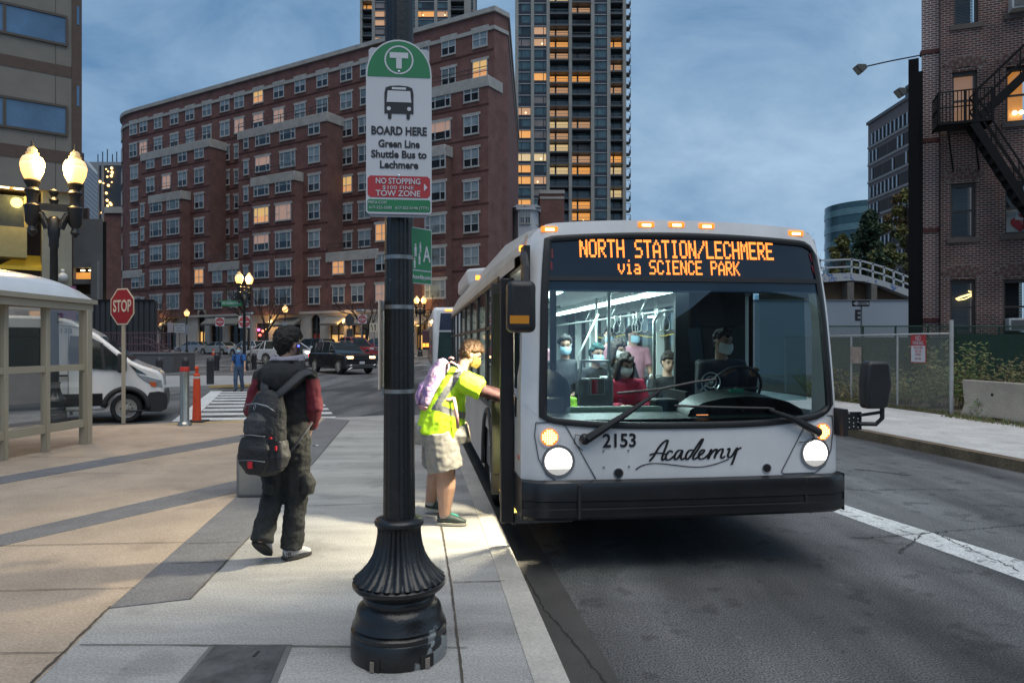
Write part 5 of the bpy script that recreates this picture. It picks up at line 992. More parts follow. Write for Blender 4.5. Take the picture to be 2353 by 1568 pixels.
p = at(859, 752, 58); tl = thing('lane_arrow_sign', 'pale lane-use sign with black arrows at the left edge of the lamp post', 'sign', (p.x, 58, terr(58))); z = p.z - terr(58); plate([(-.36, z - .36), (.36, z - .36), (.36, z + .36), (-.36, z + .36)], -.02, .02, M('lane_cream', (.5, .44, .33), .6, var=.05), 'panel', tl); q = MB().box(.06, .13, -.026, -.02, z - .25, z + .15).prism([(.0, z + .12), (.095, z + .28), (.19, z + .12)], lambda x, y: (x, -.026, y), lambda x, y: (x, -.02, y)).box(-.16, -.10, -.026, -.02, z - .25, z + .08).prism([(-.10, z + .05), (-.16, z + .05), (-.28, z + .2), (-.2, z + .25)], lambda x, y: (x, -.026, y), lambda x, y: (x, -.02, y)); obj('arrows', q, SGK, tl); obj('post', MB().bar((0, .06, 0), (0, .06, z + .3), .07), MATS['post_grey'], tl)
p = at(803, 735, 62); rs = thing('road_sign', 'dark back of a round road sign seen against the lit shop front', 'sign', (p.x, 62, terr(62)), R(50)); z = p.z - terr(62); plate([(.5 * math.cos(R(t)), z + .5 * math.sin(R(t))) for t in range(0, 360, 20)], -.02, .02, M('dark_plate', (.05, .055, .07), .5, var=0), 'panel', rs); obj('post', MB().bar((0, .06, 0), (0, .06, z + .4), .07), MATS['post_dark'], rs); obj('pedestrian_signal', MB().box(-.2, .2, -.15, .15, z - 1.45, z - .75), MATS['post_dark'], rs)
p = at(349, 735, 60); ds = thing('road_sign', 'brown back of a diamond road sign right of the stop sign', 'sign', (p.x, 60, terr(60))); z = p.z - terr(60); a = .98; plate([(-a, z), (0, z - a), (a, z), (0, z + a)], -.02, .02, M('orange_back', (.22, .10, .075), .7, var=.15), 'panel', ds); obj('post', MB().bar((0, -.06, 0), (0, -.06, z + a), .10), MATS['post_dark'], ds)
li = thing('litter', 'crumpled white paper scrap on the pavement by the dark strip', 'litter', gp(722, 1025)); obj('scrap', MB().add([(-.06, 0, .004), (-.01, .02, .03), (.05, -.01, .012), (.07, .03, .02), (0, .05, .006)], [(0, 1, 4), (1, 2, 3), (1, 3, 4)]), SGW, li)
# ================================================================== THE BUS  (local x: across the front to the right, local y: towards its rear)
BUS_RZ = math.atan2(.129, .9916)
bus = thing('bus', 'white city bus with lit orange destination sign and open front door at the kerb', 'bus', (.1015, 5.40, 0), BUS_RZ); bus.scale = (1.02, 1, 1)
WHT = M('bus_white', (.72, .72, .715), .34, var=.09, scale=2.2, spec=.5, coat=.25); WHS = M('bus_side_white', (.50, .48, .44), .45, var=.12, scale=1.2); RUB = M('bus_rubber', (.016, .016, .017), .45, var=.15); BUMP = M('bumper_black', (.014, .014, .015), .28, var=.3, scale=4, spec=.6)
TRIM = M('bus_trim', (.03, .03, .03), .4, var=.1); SEAM = M('bus_seam', (.10, .10, .105), .6, var=0); GRY = M('interior_grey', (.17, .175, .175), .6, var=.1); CEIL = M('interior_ceiling', (.60, .62, .60), .5, var=.05); STN = M('stanchion', (.52, .54, .52), .3, .6, var=.1); DARK = M('interior_dark', (.012, .017, .02), .6, var=.2)
def hw(z): return 1.30 if z < 1.25 else 1.30 - .035 * (z - 1.25) - .075 * max(0, z - 1.9) ** 2
def yf(z): return .13 if z < .95 else .13 + .035 * (z - .95) + .045 * (z - .95) ** 2
def S(s, z, out=0.):      # the curved front skin
    e = max(0, (abs(s) - .90) / .10); x = 1.30 + hw(z) * s; y = yf(z) + .05 * s * s + .07 * e * e; return (x, y - out, z)
def zroof(s): return 2.715 - .055 * s * s - .11 * max(0, (abs(s) - .86) / .14) ** 2
def zb(s): return 1.035 + .09 * abs(s) ** 3 + .05 * max(0, (abs(s) - .8) / .12) ** 2
def zt(s): return 2.605 - .055 * s * s - .05 * max(0, (abs(s) - .83) / .1) ** 3
SL, SR = -.897, .957
def patch(s0, s1, lo, hi, n, k, mb, m=0, out=0.):
    g = [[S(s0 + (s1 - s0) * i / n, (lo(s0 + (s1 - s0) * i / n) if callable(lo) else lo) * (1 - j / k) + (hi(s0 + (s1 - s0) * i / n) if callable(hi) else hi) * j / k, out) for j in range(k + 1)] for i in range(n + 1)]
    o = len(mb.v); mb.v += [p for r_ in g for p in r_]; mb.f += [(o + i * (k + 1) + j, o + (i + 1) * (k + 1) + j, o + (i + 1) * (k + 1) + j + 1, o + i * (k + 1) + j + 1) for i in range(n) for j in range(k)]; mb.m += [m] * (n * k); return mb
q = MB(); patch(-1, 1, .60, zb, 40, 6, q); patch(-1, SL, zb, zt, 5, 10, q); patch(SR, 1, zb, zt, 4, 10, q); patch(-1, 1, zt, zroof, 40, 3, q)
# roof, left side above and below the windows, right side, rear
L0 = 12.1; yfr = .62
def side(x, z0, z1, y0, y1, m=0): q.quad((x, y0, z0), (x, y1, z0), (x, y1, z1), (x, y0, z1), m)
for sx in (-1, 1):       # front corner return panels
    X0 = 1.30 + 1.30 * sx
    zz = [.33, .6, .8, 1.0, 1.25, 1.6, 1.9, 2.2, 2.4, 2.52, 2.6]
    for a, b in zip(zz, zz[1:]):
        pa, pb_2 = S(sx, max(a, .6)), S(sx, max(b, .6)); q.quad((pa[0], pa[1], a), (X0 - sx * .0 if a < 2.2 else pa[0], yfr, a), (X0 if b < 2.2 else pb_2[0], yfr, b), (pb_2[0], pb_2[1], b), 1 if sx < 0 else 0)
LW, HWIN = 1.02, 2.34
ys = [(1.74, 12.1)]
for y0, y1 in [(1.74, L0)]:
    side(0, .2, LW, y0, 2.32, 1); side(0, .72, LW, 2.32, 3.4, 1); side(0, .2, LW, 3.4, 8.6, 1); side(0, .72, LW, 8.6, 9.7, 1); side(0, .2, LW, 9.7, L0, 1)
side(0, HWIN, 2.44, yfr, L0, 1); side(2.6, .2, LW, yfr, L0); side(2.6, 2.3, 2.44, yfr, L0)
for k in range(9): yy = 1.74 + k * 1.29; side(0, LW, HWIN, yy, yy + .10, 2); side(2.6, LW, 2.3, yy, yy + .1, 2)
rf = [(0, 2.44), (.03, 2.56), (.16, 2.80), (.30, 2.86), (1.3, 2.90), (2.3, 2.86), (2.44, 2.80), (2.57, 2.56), (2.6, 2.44)]
fr_ = [(S(s, zroof(s))[0], S(s, zroof(s))[1], zroof(s)) for s in (-1, -.985, -.93, -.8, 0, .8, .93, .985, 1)]
fr_[0] = (S(-1, 2.44)[0], S(-1, 2.44)[1], 2.44); fr_[-1] = (S(1, 2.44)[0], S(1, 2.44)[1], 2.44)
rings = [fr_, [(x, 1.0, 2.44 + (z - 2.44) * .72) for x, z in rf], [(x, 2.6, z) for x, z in rf], [(x, L0, z) for x, z in rf]]
for a, b in zip(rings, rings[1:]):
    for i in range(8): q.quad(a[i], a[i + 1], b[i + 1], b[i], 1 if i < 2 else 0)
q.quad((0, L0, .3), (2.6, L0, .3), (2.6, L0, 2.44), (0, L0, 2.44), 0); q.f.append(tuple(len(q.v) + i for i in range(9))); q.m.append(0); q.v += [(x, L0, z) for x, z in rf]
obj('body', q, [WHT, WHS, TRIM], bus, smooth=40)
obj('floor', MB().box(.05, 2.55, .75, L0 - .1, .225, .26), M('bus_floor', (.10, .105, .11), .7, var=.2), bus)
obj('ceiling', MB().box(.10, 2.50, .75, L0 - .1, 2.36, 2.40), CEIL, bus); obj('rear_wall', MB().box(.1, 2.5, 10.6, 10.7, .26, 2.36), M('rear_panel', (.32, .34, .33), .6, var=.1), bus)
# gasket and glass
q = MB(); N = 44; gout, gin = [], []
def loop(off):
    P = []; a, b = SL + off, SR - off
    for i in range(N + 1): s = a + (b - a) * i / N; P.append((s, max(zb(s) + off * 1.05, 0)))
    for i in range(1, 12): s = b; P.append((s, zb(b) + off + (zt(b) - off - zb(b) - off) * i / 12))
    for i in range(N + 1): s = b + (a - b) * i / N; P.append((s, zt(s) - off * 1.0))
    for i in range(1, 12): P.append((a, zt(a) - off + (zb(a) + off - zt(a) + off) * i / 12))
    return P
A, B_, C_ = loop(-.004), loop(.022), loop(.044); n = len(A); o = 0
for P, out in ((A, .0), (A, .014), (B_, .022), (C_, .010), (C_, -.03)): q.v += [S(s, z, out) for s, z in P]
for r_ in range(4):
    for i in range(n): j = (i + 1) % n; q.f.append((r_ * n + i, r_ * n + j, (r_ + 1) * n + j, (r_ + 1) * n + i)); q.m.append(0)
patch(SL + .03, SR - .03, 2.205, 2.24, 30, 1, q, 0, .012); obj('gasket', q, RUB, bus, smooth=50)
WG = glass_mat('windshield_glass', (.60, .76, .78), .085, .015, (.8, .9, 1.0)); WT = M('windshield_tint', (.010, .028, .05), .12, var=.15, spec=.5)
q = patch(SL + .035, SR - .035, lambda s: zb(s) + .03, 2.13, 30, 8, MB()); w_ = obj('windshield', q, WG, bus, smooth=True)
q = patch(SL + .035, SR - .035, 2.12, 2.21, 30, 2, MB(), 0, -.002); obj('tint_band', q, WT, bus, smooth=True)
ds_ = obj('destination_sign', patch(SL + .035, SR - .035, 2.235, lambda s: zt(s) - .04, 30, 4, MB(), 0, -.004), M('sign_glass', (.008, .013, .026), .1, var=0, spec=.6), bus, smooth=True)
q = MB()
for s in (-.845, .905):
    for a, b in ((2.29, 2.36), (2.385, 2.46)): q.add([S(s - .0, a, .002), S(s + .012, a, .002), S(s + .006, b, .002), S(s - .006, b, .002)], [(0, 1, 2, 3)])
pieces('edge_marks', q, M('mark_red', (.16, .012, .02), .5, var=0), ds_)
G5 = {'N': '10001 11001 11001 10101 10011 10011 10001', 'O': '01110 10001 10001 10001 10001 10001 01110', 'R': '11110 10001 10001 11110 10100 10010 10001', 'T': '11111 00100 00100 00100 00100 00100 00100', 'H': '10001 10001 10001 11111 10001 10001 10001',
      'S': '01111 10000 10000 01110 00001 00001 11110', 'A': '00100 01010 10001 10001 11111 10001 10001', 'I': '01110 00100 00100 00100 00100 00100 01110', '/': '00001 00001 00010 00100 01000 10000 10000', 'L': '10000 10000 10000 10000 10000 10000 11111',
      'E': '11111 10000 10000 11110 10000 10000 11111', 'C': '01110 10001 10000 10000 10000 10001 01110', 'M': '10001 11011 10101 10101 10001 10001 10001', 'P': '11110 10001 10001 11110 10000 10000 10000', 'K': '10001 10010 10100 11000 10100 10010 10001',
      'v': '00000 00000 10001 10001 10001 01010 00100', 'i': '00100 00000 01100 00100 00100 00100 01110', 'a': '00000 00000 01110 00001 01111 10001 01111', ' ': '00000 00000 00000 00000 00000 00000 00000'}
LED = emi('led_amber', (1, .25, .04), 2.6, (.5, .2, .05)); q = MB()
def led(s, x0, x1, z0, z1):
    w = (x1 - x0) / (len(s) * 6 - 1); hh = (z1 - z0) / 14
    for ci, c in enumerate(s):
        for r_, row in enumerate(G5[c].split()):
            for k_, b in enumerate(row):
                if b == '1':
                    for sub in (0, 1):
                        x = x0 + (ci * 6 + k_ + .5) * w; z = z1 - (r_ * 2 + sub + .5) * hh; s_ = (x - 1.30) / hw(z); d = .60 * w; e_ = .38 * hh; y = S(s_, z, .004)[1]
                        q.add([(x - d, y, z - e_), (x + d, y, z - e_), (x + d, y, z + e_), (x - d, y, z + e_)], [(0, 1, 2, 3)])
led('NORTH STATION/LECHMERE', .475, 2.085, 2.395, 2.545); led('via SCIENCE PARK', .775, 1.78, 2.26, 2.378)
obj('led_text', q, LED, ds_)
# bumper
q = MB(); NN = 24
prof = [(.06, .650), (.0, .635), (-.012, .60), (-.012, .50), (.0, .49), (.0, .44), (-.015, .435), (-.015, .375), (.03, .345), (.07, .345)]
for i in range(NN + 1):
    s = -1 + 2 * i / NN; e = max(0, (abs(s) - .88) / .12)
    for dy, z in prof: q.v.append((1.30 + 1.305 * s, .03 + dy + .04 * s * s + .08 * e * e, z))
kp = len(prof)
for i in range(NN):
    for j in range(kp - 1): q.f.append((i * kp + j, (i + 1) * kp + j, (i + 1) * kp + j + 1, i * kp + j + 1)); q.m.append(0)
for sx in (0, 1): x_ = -.005 + 2.61 * sx; q.box(x_ - .004, x_ + .004, .14, .62, .345, .645)
bp = obj('bumper', q, BUMP, bus, smooth=30)
obj('bumper_groove', MB().box(.40, .42, .01, .03, .37, .63).box(2.22, 2.24, .04, .06, .37, .63).box(.43, 2.2, -.0, .012, .438, .446), TRIM, bp); pass
# lights
AMB = emi('amber_light', (1, .30, .03), 3.2, (.8, .25, .05)); HEADL = emi('headlight_glow', (1, .95, .82), 7, (.9, .9, .9)); CHR = M('chrome', (.55, .56, .58), .15, 1., var=0); LENSD = M('lens_lower', (.5, .5, .5), .2, .3, var=0, emit=(1, .95, .85), es=.35)
def disc(cx_, cz_, r, m, name, par, out=.012, n=22, half=None):
    s_ = (cx_ - 1.3) / hw(cz_); q = MB(); y0 = S(s_, cz_)[1]; ya = S(min(1, (cx_ + .05 - 1.3) / hw(cz_)), cz_)[1]; sl = (ya - y0) / .05 if abs(s_) < .93 else (y0 - S((cx_ - .05 - 1.3) / hw(cz_), cz_)[1]) / .05
    ang = [2 * math.pi * i / n for i in range(n)] if half is None else [R(half[0] + (half[1] - half[0]) * i / n) for i in range(n + 1)]
    q.prism([(r * math.cos(a), r * math.sin(a)) for a in ang], lambda x, z: (cx_ + x, y0 + sl * x - out, cz_ + z), lambda x, z: (cx_ + x, y0 + sl * x + .03, cz_ + z)); return obj(name, q, m, par)
for hx, hz, ax_, az, mir in ((.275, .790, .207, .978, 1), (2.365, .812, 2.43, .985, -1)):
    pts = [(-.17 * mir, .30), (.0, .30), (.06 * mir, .27), (.29 * mir, -.14), (.27 * mir, -.16), (.0, -.16), (-.09 * mir, -.10), (-.15 * mir, .02), (-.18 * mir, .2)]
    q = MB(); P3 = [S(max(-1, min(1, (hx + x - 1.3) / hw(hz))), hz + z, .006) for x, z in pts]; q.tube(P3 + [P3[0]], .0045, 5); obj('headlight_panel', q, SEAM, bus)
    b_ = disc(hx, hz, .128, CHR, 'headlight', bus, .012); disc(hx, hz + .0, .108, LENSD, 'lens', b_, .017); disc(hx, hz, .101, HEADL, 'beam', b_, .021, 24, (-32, 212))
    c_ = disc(ax_, az, .082, WHT, 'indicator_light', bus, .012); disc(ax_, az, .066, M('amber_lens', (.7, .18, .03), .3, var=0, emit=(1, .22, .02), es=1.3), 'lens', c_, .018)
    q = MB(); s_ = (ax_ - 1.3) / hw(az); y0 = S(s_, az)[1]; sl = (S(min(1, s_ + .02), az)[1] - S(s_ - .02, az)[1]) / (.04 * 1.3)
    for i in range(-3, 4):
        for j in range(-3, 4):
            if i * i + j * j < 10.5: x = i * .0165; q.add([(ax_ + x + dx, y0 + sl * (x + dx) - .0205, az + j * .0165 + dz) for dx, dz in ((-.0065, -.0065), (.0065, -.0065), (.0065, .0065), (-.0065, .0065))], [(0, 1, 2, 3)])
    obj('led_cluster', q, emi('indicator_led', (1, .5, .12), 8, (.9, .4, .1)), c_)
for x, z in ((.243, 2.625), (1.022, 2.672), (1.273, 2.677), (1.526, 2.672), (2.305, 2.632)):
    s_ = (x - 1.3) / hw(z); m_ = obj('marker_lamp', MB().box(x - .066, x + .066, S(s_, z)[1] - .012, S(s_, z)[1] + .05, z - .024, z + .022), M('marker_amber', (.7, .2, .03), .4, var=0, emit=(1, .27, .02), es=1.2), bus, bevel=.008); obj('bulb', MB().box(x - .036, x + .036, S(s_, z)[1] - .016, S(s_, z)[1], z - .015, z + .004), emi('marker_bulb', (1, .72, .3), 6), m_)
obj('marker_lamp', MB().box(.02, .06, .42, .5, 2.46, 2.5), AMB, bus); obj('marker_lamp', MB().box(.03, .09, 5.1, 5.17, 2.64, 2.70), AMB, bus); obj('side_reflector', MB().box(-.004, .0, .33, .42, .775, .81), M('refl_orange', (.55, .1, .03), .4, var=0), bus)
BLT = M('bus_letter_black', (.012, .012, .014), .4, var=0)
q = MB()
for cx_, cz_ in ((.742, .690), (1.949, .700)):
    d_ = disc(cx_, cz_, .040, CHR, 'tow_socket', bus, .006); disc(cx_, cz_, .032, RUB, 'hole', d_, .009)
for x, z in ((.625, .865), (.82, .868), (.628, .738), (.825, .742)): d_ = disc(x, z, .007, STEEL, 'bolt', bus, .010, 8)
def onfront(s, size, cx_, cz_, w, **kw):
    o = text(s, size, BLT, bus, name='fleet_number', loc=(cx_, S((cx_ - 1.3) / 1.3, cz_)[1] - .006, cz_), width=w, ext=.002, **kw); return o
onfront('2153', .148, .752, .940, .262, bold=.003)
def strokes(S_, w0, name):
    q = MB()
    for pts in S_:
        # Catmull-Rom through the pen points, then a flat ribbon on the skin with swelling stroke width
        P = []; pp = [pts[0]] + list(pts) + [pts[-1]]
        for i in range(1, len(pp) - 2):
            for t in [j / 7 for j in range(7)]:
                a, b, c, d = (Vector(pp[i - 1]), Vector(pp[i]), Vector(pp[i + 1]), Vector(pp[i + 2])); P.append(.5 * ((2 * b) + (c - a) * t + (2 * a - 5 * b + 4 * c - d) * t * t + (-a + 3 * b - 3 * c + d) * t ** 3))
        P.append(Vector(pp[-2])); L_ = []
        for i, p in enumerate(P):
            d = (P[min(i + 1, len(P) - 1)] - P[max(0, i - 1)]).normalized(); nn = Vector((-d.y, d.x)); w = w0 * (.62 + .5 * abs(d.y)); L_.append((p + nn * w, p - nn * w))
        for a, b in zip(L_, L_[1:]):
            q.add([S((x - 1.3) / 1.3, z, .0062) for x, z in (a[0], a[1], b[1], b[0])], [(0, 1, 2, 3)])
        for e_ in (P[0], P[-1]): q.add([S((e_.x + w0 * .8 * math.cos(R(t)) - 1.3) / 1.3, e_.y + w0 * .8 * math.sin(R(t)), .0062) for t in range(0, 360, 45)], [tuple(range(8))])
    return obj(name, q, BLT, bus)
def px2(x, y): return (.988 + (x - 1300) / (2110 - 1300) * .735, .949 - (y - 890) / (1120 - 890) * .209)     # pen points traced on a close-up of the script
ac = [[(1300, 1073), (1330, 1040), (1370, 975), (1405, 930), (1440, 903), (1458, 900), (1450, 935), (1425, 1000), (1408, 1050), (1412, 1068), (1432, 1058)], [(1303, 1022), (1340, 1010), (1390, 1008), (1440, 1018)],
      [(1500, 1000), (1480, 990), (1455, 1010), (1440, 1045), (1452, 1068), (1480, 1062), (1520, 1030)], [(1590, 990), (1555, 988), (1528, 1015), (1518, 1050), (1530, 1066), (1555, 1045), (1590, 992), (1575, 1040), (1582, 1066), (1610, 1055)],
      [(1690, 990), (1655, 988), (1628, 1015), (1618, 1050), (1632, 1066), (1660, 1040), (1700, 980), (1750, 910), (1768, 893), (1770, 905), (1735, 970), (1690, 1035), (1685, 1062), (1705, 1062), (1735, 1040)],
      [(1735, 1040), (1770, 1015), (1785, 992), (1765, 988), (1740, 1015), (1732, 1050), (1750, 1066), (1785, 1058), (1830, 1020)], [(1815, 1064), (1830, 1020), (1848, 985), (1842, 1010), (1825, 1062)], [(1832, 1040), (1870, 995), (1895, 985), (1893, 1010), (1875, 1060)], [(1885, 1035), (1920, 992), (1950, 983), (1950, 1005), (1935, 1045), (1945, 1062), (1970, 1050)],
      [(1996, 986), (2012, 980), (2012, 1000), (1998, 1040), (2012, 1058), (2040, 1040), (2076, 984)], [(2084, 976), (2072, 1020), (2052, 1075), (2036, 1114), (2028, 1116)], [(2072, 1006), (2094, 988), (2118, 976)]]
strokes([[px2(*p) for p in s] for s in ac], .0082, 'script_lettering')
strokes([[px2(*p) for p in ((1180, 1146), (1230, 1115), (1310, 1098), (1400, 1100), (1520, 1115), (1650, 1132), (1770, 1135), (1880, 1115), (1960, 1090), (2005, 1074))]], .0055, 'script_underline')
# wipers
def wiper(pts_arm, blade, pivot, name='wiper'):
    P = lambda p, o: Vector(S((p[0] - 1.3) / hw(p[1]), p[1], o)); q = MB().tube([P(pts_arm[0], .05), P(pts_arm[1], .06), P(pts_arm[2], .055)], [.035, .024, .012], 8); q.tube([P(b, .035) for b in blade], .011, 6); q.ball(P(pivot, .03), (.045, .04, .045), 12)
    o = obj(name, q, RUB, bus, smooth=40); c = pivot; obj('hose', MB().tube([P((c[0], c[1] + .02), .02), P((c[0] - .07, c[1] + .035), .02), P((c[0] - .08, c[1] - .03), .02), P((c[0] - .015, c[1] - .09), .015)] if name == 'wiper' and c[0] < 1 else [P((c[0], c[1] - .03), .02), P((c[0] - .04, c[1] - .08), .02), P((c[0] - .15, c[1] - .08), .015)], .004, 5), RUB, o)
wiper(((.49, .965), (.78, 1.15), (1.06, 1.335)), ((.73, 1.315), (1.06, 1.345), (1.35, 1.40), (1.52, 1.42)), (.475, .962))
wiper(((2.36, .99), (2.15, 1.10), (1.95, 1.175)), ((1.18, 1.215), (1.5, 1.20), (1.95, 1.185), (2.0, 1.175)), (2.37, .985))
# mirrors
MIR = M('mirror_black', (.022, .022, .023), .45, var=.2, scale=5)
ml = thing('mirror', None, None); ml.parent = bus; ml.location = (-.04, -.02, 1.975); q = MB().box(-.105, .105, -.09, .07, -.19, .195); obj('housing', q, MIR, ml, bevel=.045, seg=3); obj('amber_sticker', MB().box(-.09, .05, -.093, -.0905, -.125, -.065), M('sticker_amber', (.62, .24, .01), .5, var=0), ml); obj('arm', MB().tube([(.04, .0, .18), (.05, .05, .3), (.055, .2, .42), (.08, .40, .40)], .028, 8).box(.06, .11, .25, .42, .22, .50), MIR, ml)
mr = thing('mirror', None, None); mr.parent = bus; mr.location = (2.815, .05, 1.37); obj('housing', MB().prism([(-.105, -.19), (-.115, 0), (-.10, .16), (-.08, .195), (.08, .195), (.10, .16), (.115, 0), (.08, -.17), (.06, -.19)], lambda x, z: (x, -.06, z), lambda x, z: (x, .06, z)), MIR, mr, bevel=.03, seg=3)
obj('arm', MB().tube([(.06, 0, -.16), (.06, 0, -.27), (.02, .02, -.32), (-.10, .06, -.32)], .018, 8).tube([(.06, 0, -.22), (-.10, .05, -.25)], .014, 6), MIR, mr); q = MB().box(-.23, -.07, .07, .10, -.37, -.225).box(-.245, -.20, .05, .30, -.42, -.2); obj('bracket', q, MIR, mr)
q = MB()
for i in range(10): q.ball((-.18 + .042 * (i % 3) * .9, .066, -.35 + .042 * (i // 3) * .85 + .008 * (i % 2)), .006, 6)
obj('bracket_bolt', q, M('bolt_pale', (.6, .58, .5), .4, var=0), mr)
# left side: windows, front corner window, door leaves, wheels
SGL = glass_mat('bus_side_glass', (.45, .48, .45), .12, .02); q = MB()
for k in range(8): yy = 1.84 + k * 1.29; q.quad((.005, yy, LW), (.005, yy + 1.19, LW), (.005, yy + 1.19, HWIN), (.005, yy, HWIN))
obj('side_windows', q, SGL, bus); q = MB()
for k in range(8): yy = 1.84 + k * 1.29; q.box(-.012, .012, yy, yy + 1.19, 1.86, 1.90).box(-.012, .012, yy, yy + .05, LW, HWIN).box(-.012, .012, yy + 1.14, yy + 1.19, LW, HWIN)
q.box(-.015, .01, 1.74, L0, LW - .03, LW + .02).box(-.015, .01, 1.74, L0, HWIN - .02, HWIN + .03); obj('window_frames', q, TRIM, bus)
q = MB()
for k in range(8): yy = 1.84 + k * 1.29; q.quad((2.595, yy, LW), (2.595, yy + 1.19, LW), (2.595, yy + 1.19, 2.3), (2.595, yy, 2.3))
obj('offside_windows', q, glass_mat('offside_glass', (.5, .62, .64), .1, .02), bus)
q = MB()
for k in range(8): yy = 1.84 + k * 1.29; q.box(2.56, 2.61, yy, yy + .05, LW, 2.3).box(2.56, 2.61, yy + 1.14, yy + 1.19, LW, 2.3).box(2.56, 2.61, yy, yy + 1.19, 1.84, 1.9)
q.box(2.57, 2.62, yfr, L0, LW - .05, LW).box(2.57, 2.62, yfr, L0, 2.27, 2.32); obj('offside_frames', q, TRIM, bus); obj('driver_window', MB().quad((2.60, .70, 1.2), (2.60, 1.7, 1.1), (2.60, 1.7, 2.2), (2.60, .75, 2.2)), glass_mat('driver_glass', (.45, .62, .66), .1, .02), bus); obj('offside_panel', MB().box(2.585, 2.60, yfr, 1.74, 1.02, 1.12), WHT, bus)
q = MB(); pl = [(.345, 1.20), (.36, 1.13), (.40, 1.10), (.55, 1.10), (.585, 1.15), (.585, 2.10), (.56, 2.16), (.43, 2.16), (.40, 2.10)]
q.prism(pl, lambda y, z: (-.006 + (.02 if y < .42 else 0), y, z), lambda y, z: (.01 + (.02 if y < .42 else 0), y, z)); cw = obj('corner_window', q, M('corner_glass', (.012, .022, .018), .1, var=.2, spec=.7), bus); text('2153', .10, SGW, cw, name='fleet_number', loc=(-.010, .485, 1.30), rot=(R(90), 0, R(-90)), width=.15)
LEAF = M('door_leaf_black', (.018, .016, .016), .45, var=.2); LEAFG = M('door_leaf_glass', (.035, .038, .024), .25, var=.4, scale=2)
for (y, x0, x1, z0, z1, m) in ((.66, -.115, .0, .20, 2.25, LEAF), (1.72, -.085, .03, .22, 2.30, LEAFG)):
    d_ = obj('door', MB().box(x0, x1, y - .025, y + .025, z0, z1), TRIM if m is LEAFG else LEAF, bus, bevel=.008, seg=1); obj('door_glass', MB().box(x0 + .02, x1 - .025, y - .03, y - .024, z0 + .2, z1 - .1), m, d_)
obj('door_sensor', MB().ball((-.055, 1.66, 1.19), (.03, .02, .035), 10), M('sensor_yellow', (.7, .42, .02), .4, var=0, emit=(1, .6, .05), es=.3), bus)
obj('door_step', MB().box(.0, .5, .69, 1.69, .18, .265).box(-.01, .02, .69, 1.69, .17, .27), M('step_grey', (.12, .12, .12), .6, var=.1), bus); obj('step_edge', MB().box(-.014, .04, .70, 1.68, .266, .272), M('step_yellow', (.6, .45, .05), .6, var=.1), bus)
def wheel(p, r, w, name='wheel', rim=STEEL, axis=0, spokes=0):
    t = thing(name, None, None); t.parent = p; q = MB(); pr = [(r * .66, -w / 2), (r * .9, -w / 2), (r * .985, -w * .38), (r, -w * .2), (r, w * .2), (r * .985, w * .38), (r * .9, w / 2), (r * .66, w / 2), (r * .62, 0)]
    k = 28
    for a_, (rr, x) in enumerate(pr):
        for j in range(k): a = 2 * math.pi * j / k; q.v.append((x, rr * math.cos(a), rr * math.sin(a)) if axis == 0 else (rr * math.cos(a), x, rr * math.sin(a)))
    for i in range(len(pr)):
        for j in range(k): q.f.append((i * k + j, i * k + (j + 1) % k, ((i + 1) % len(pr)) * k + (j + 1) % k, ((i + 1) % len(pr)) * k + j)); q.m.append(0)
    obj('tyre', q, M('tyre_rubber', (.017, .016, .016), .8, var=.2, scale=12), t, smooth=45)
    q = MB(); mp_ = (lambda x, u, v: (x, u, v)) if axis == 0 else (lambda x, u, v: (u, x, v)); s = -1
    for sd in (-1, 1):
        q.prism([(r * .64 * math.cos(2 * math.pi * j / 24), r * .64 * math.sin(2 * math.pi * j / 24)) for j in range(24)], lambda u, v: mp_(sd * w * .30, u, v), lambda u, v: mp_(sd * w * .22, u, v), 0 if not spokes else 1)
        for j in range(spokes or 8):
            a = 2 * math.pi * j / (spokes or 8)
            if spokes: q.bar(mp_(sd * w * .42, r * .12 * math.cos(a), r * .12 * math.sin(a)), mp_(sd * w * .44, r * .62 * math.cos(a), r * .62 * math.sin(a)), r * .13, r * .07, 0)
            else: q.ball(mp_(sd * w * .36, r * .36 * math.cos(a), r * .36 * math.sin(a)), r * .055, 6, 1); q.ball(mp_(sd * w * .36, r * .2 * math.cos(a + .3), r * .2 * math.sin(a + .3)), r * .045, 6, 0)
        q.tube([mp_(sd * w * .3, 0, 0), mp_(sd * w * .5, 0, 0)], [r * .2, r * .12], 14, 0)
        ring_ = [mp_(sd * w * .46, r * .64 * math.cos(2 * math.pi * j / 24), r * .64 * math.sin(2 * math.pi * j / 24)) for j in range(25)]; q.tube(ring_, r * .03, 5, 0)
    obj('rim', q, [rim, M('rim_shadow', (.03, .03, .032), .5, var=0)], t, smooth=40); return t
for y in (2.86, 9.15):
    for x in (.18, 2.42): w_ = wheel(bus, .48, .28); w_.location = (x, y, .35)
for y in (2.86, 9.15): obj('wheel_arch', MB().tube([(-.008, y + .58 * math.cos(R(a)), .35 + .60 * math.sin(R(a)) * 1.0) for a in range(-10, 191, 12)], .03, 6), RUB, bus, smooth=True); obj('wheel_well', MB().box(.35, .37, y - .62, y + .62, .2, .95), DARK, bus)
q = MB().slab([(.12, 8.6), (.55, 8.2), (2.05, 8.2), (2.48, 8.6), (2.48, 11.6), (.12, 11.6)], 2.84, 3.16); obj('roof_pod', q, M('pod_white', (.6, .6, .6), .5, var=.05), bus, bevel=.06)
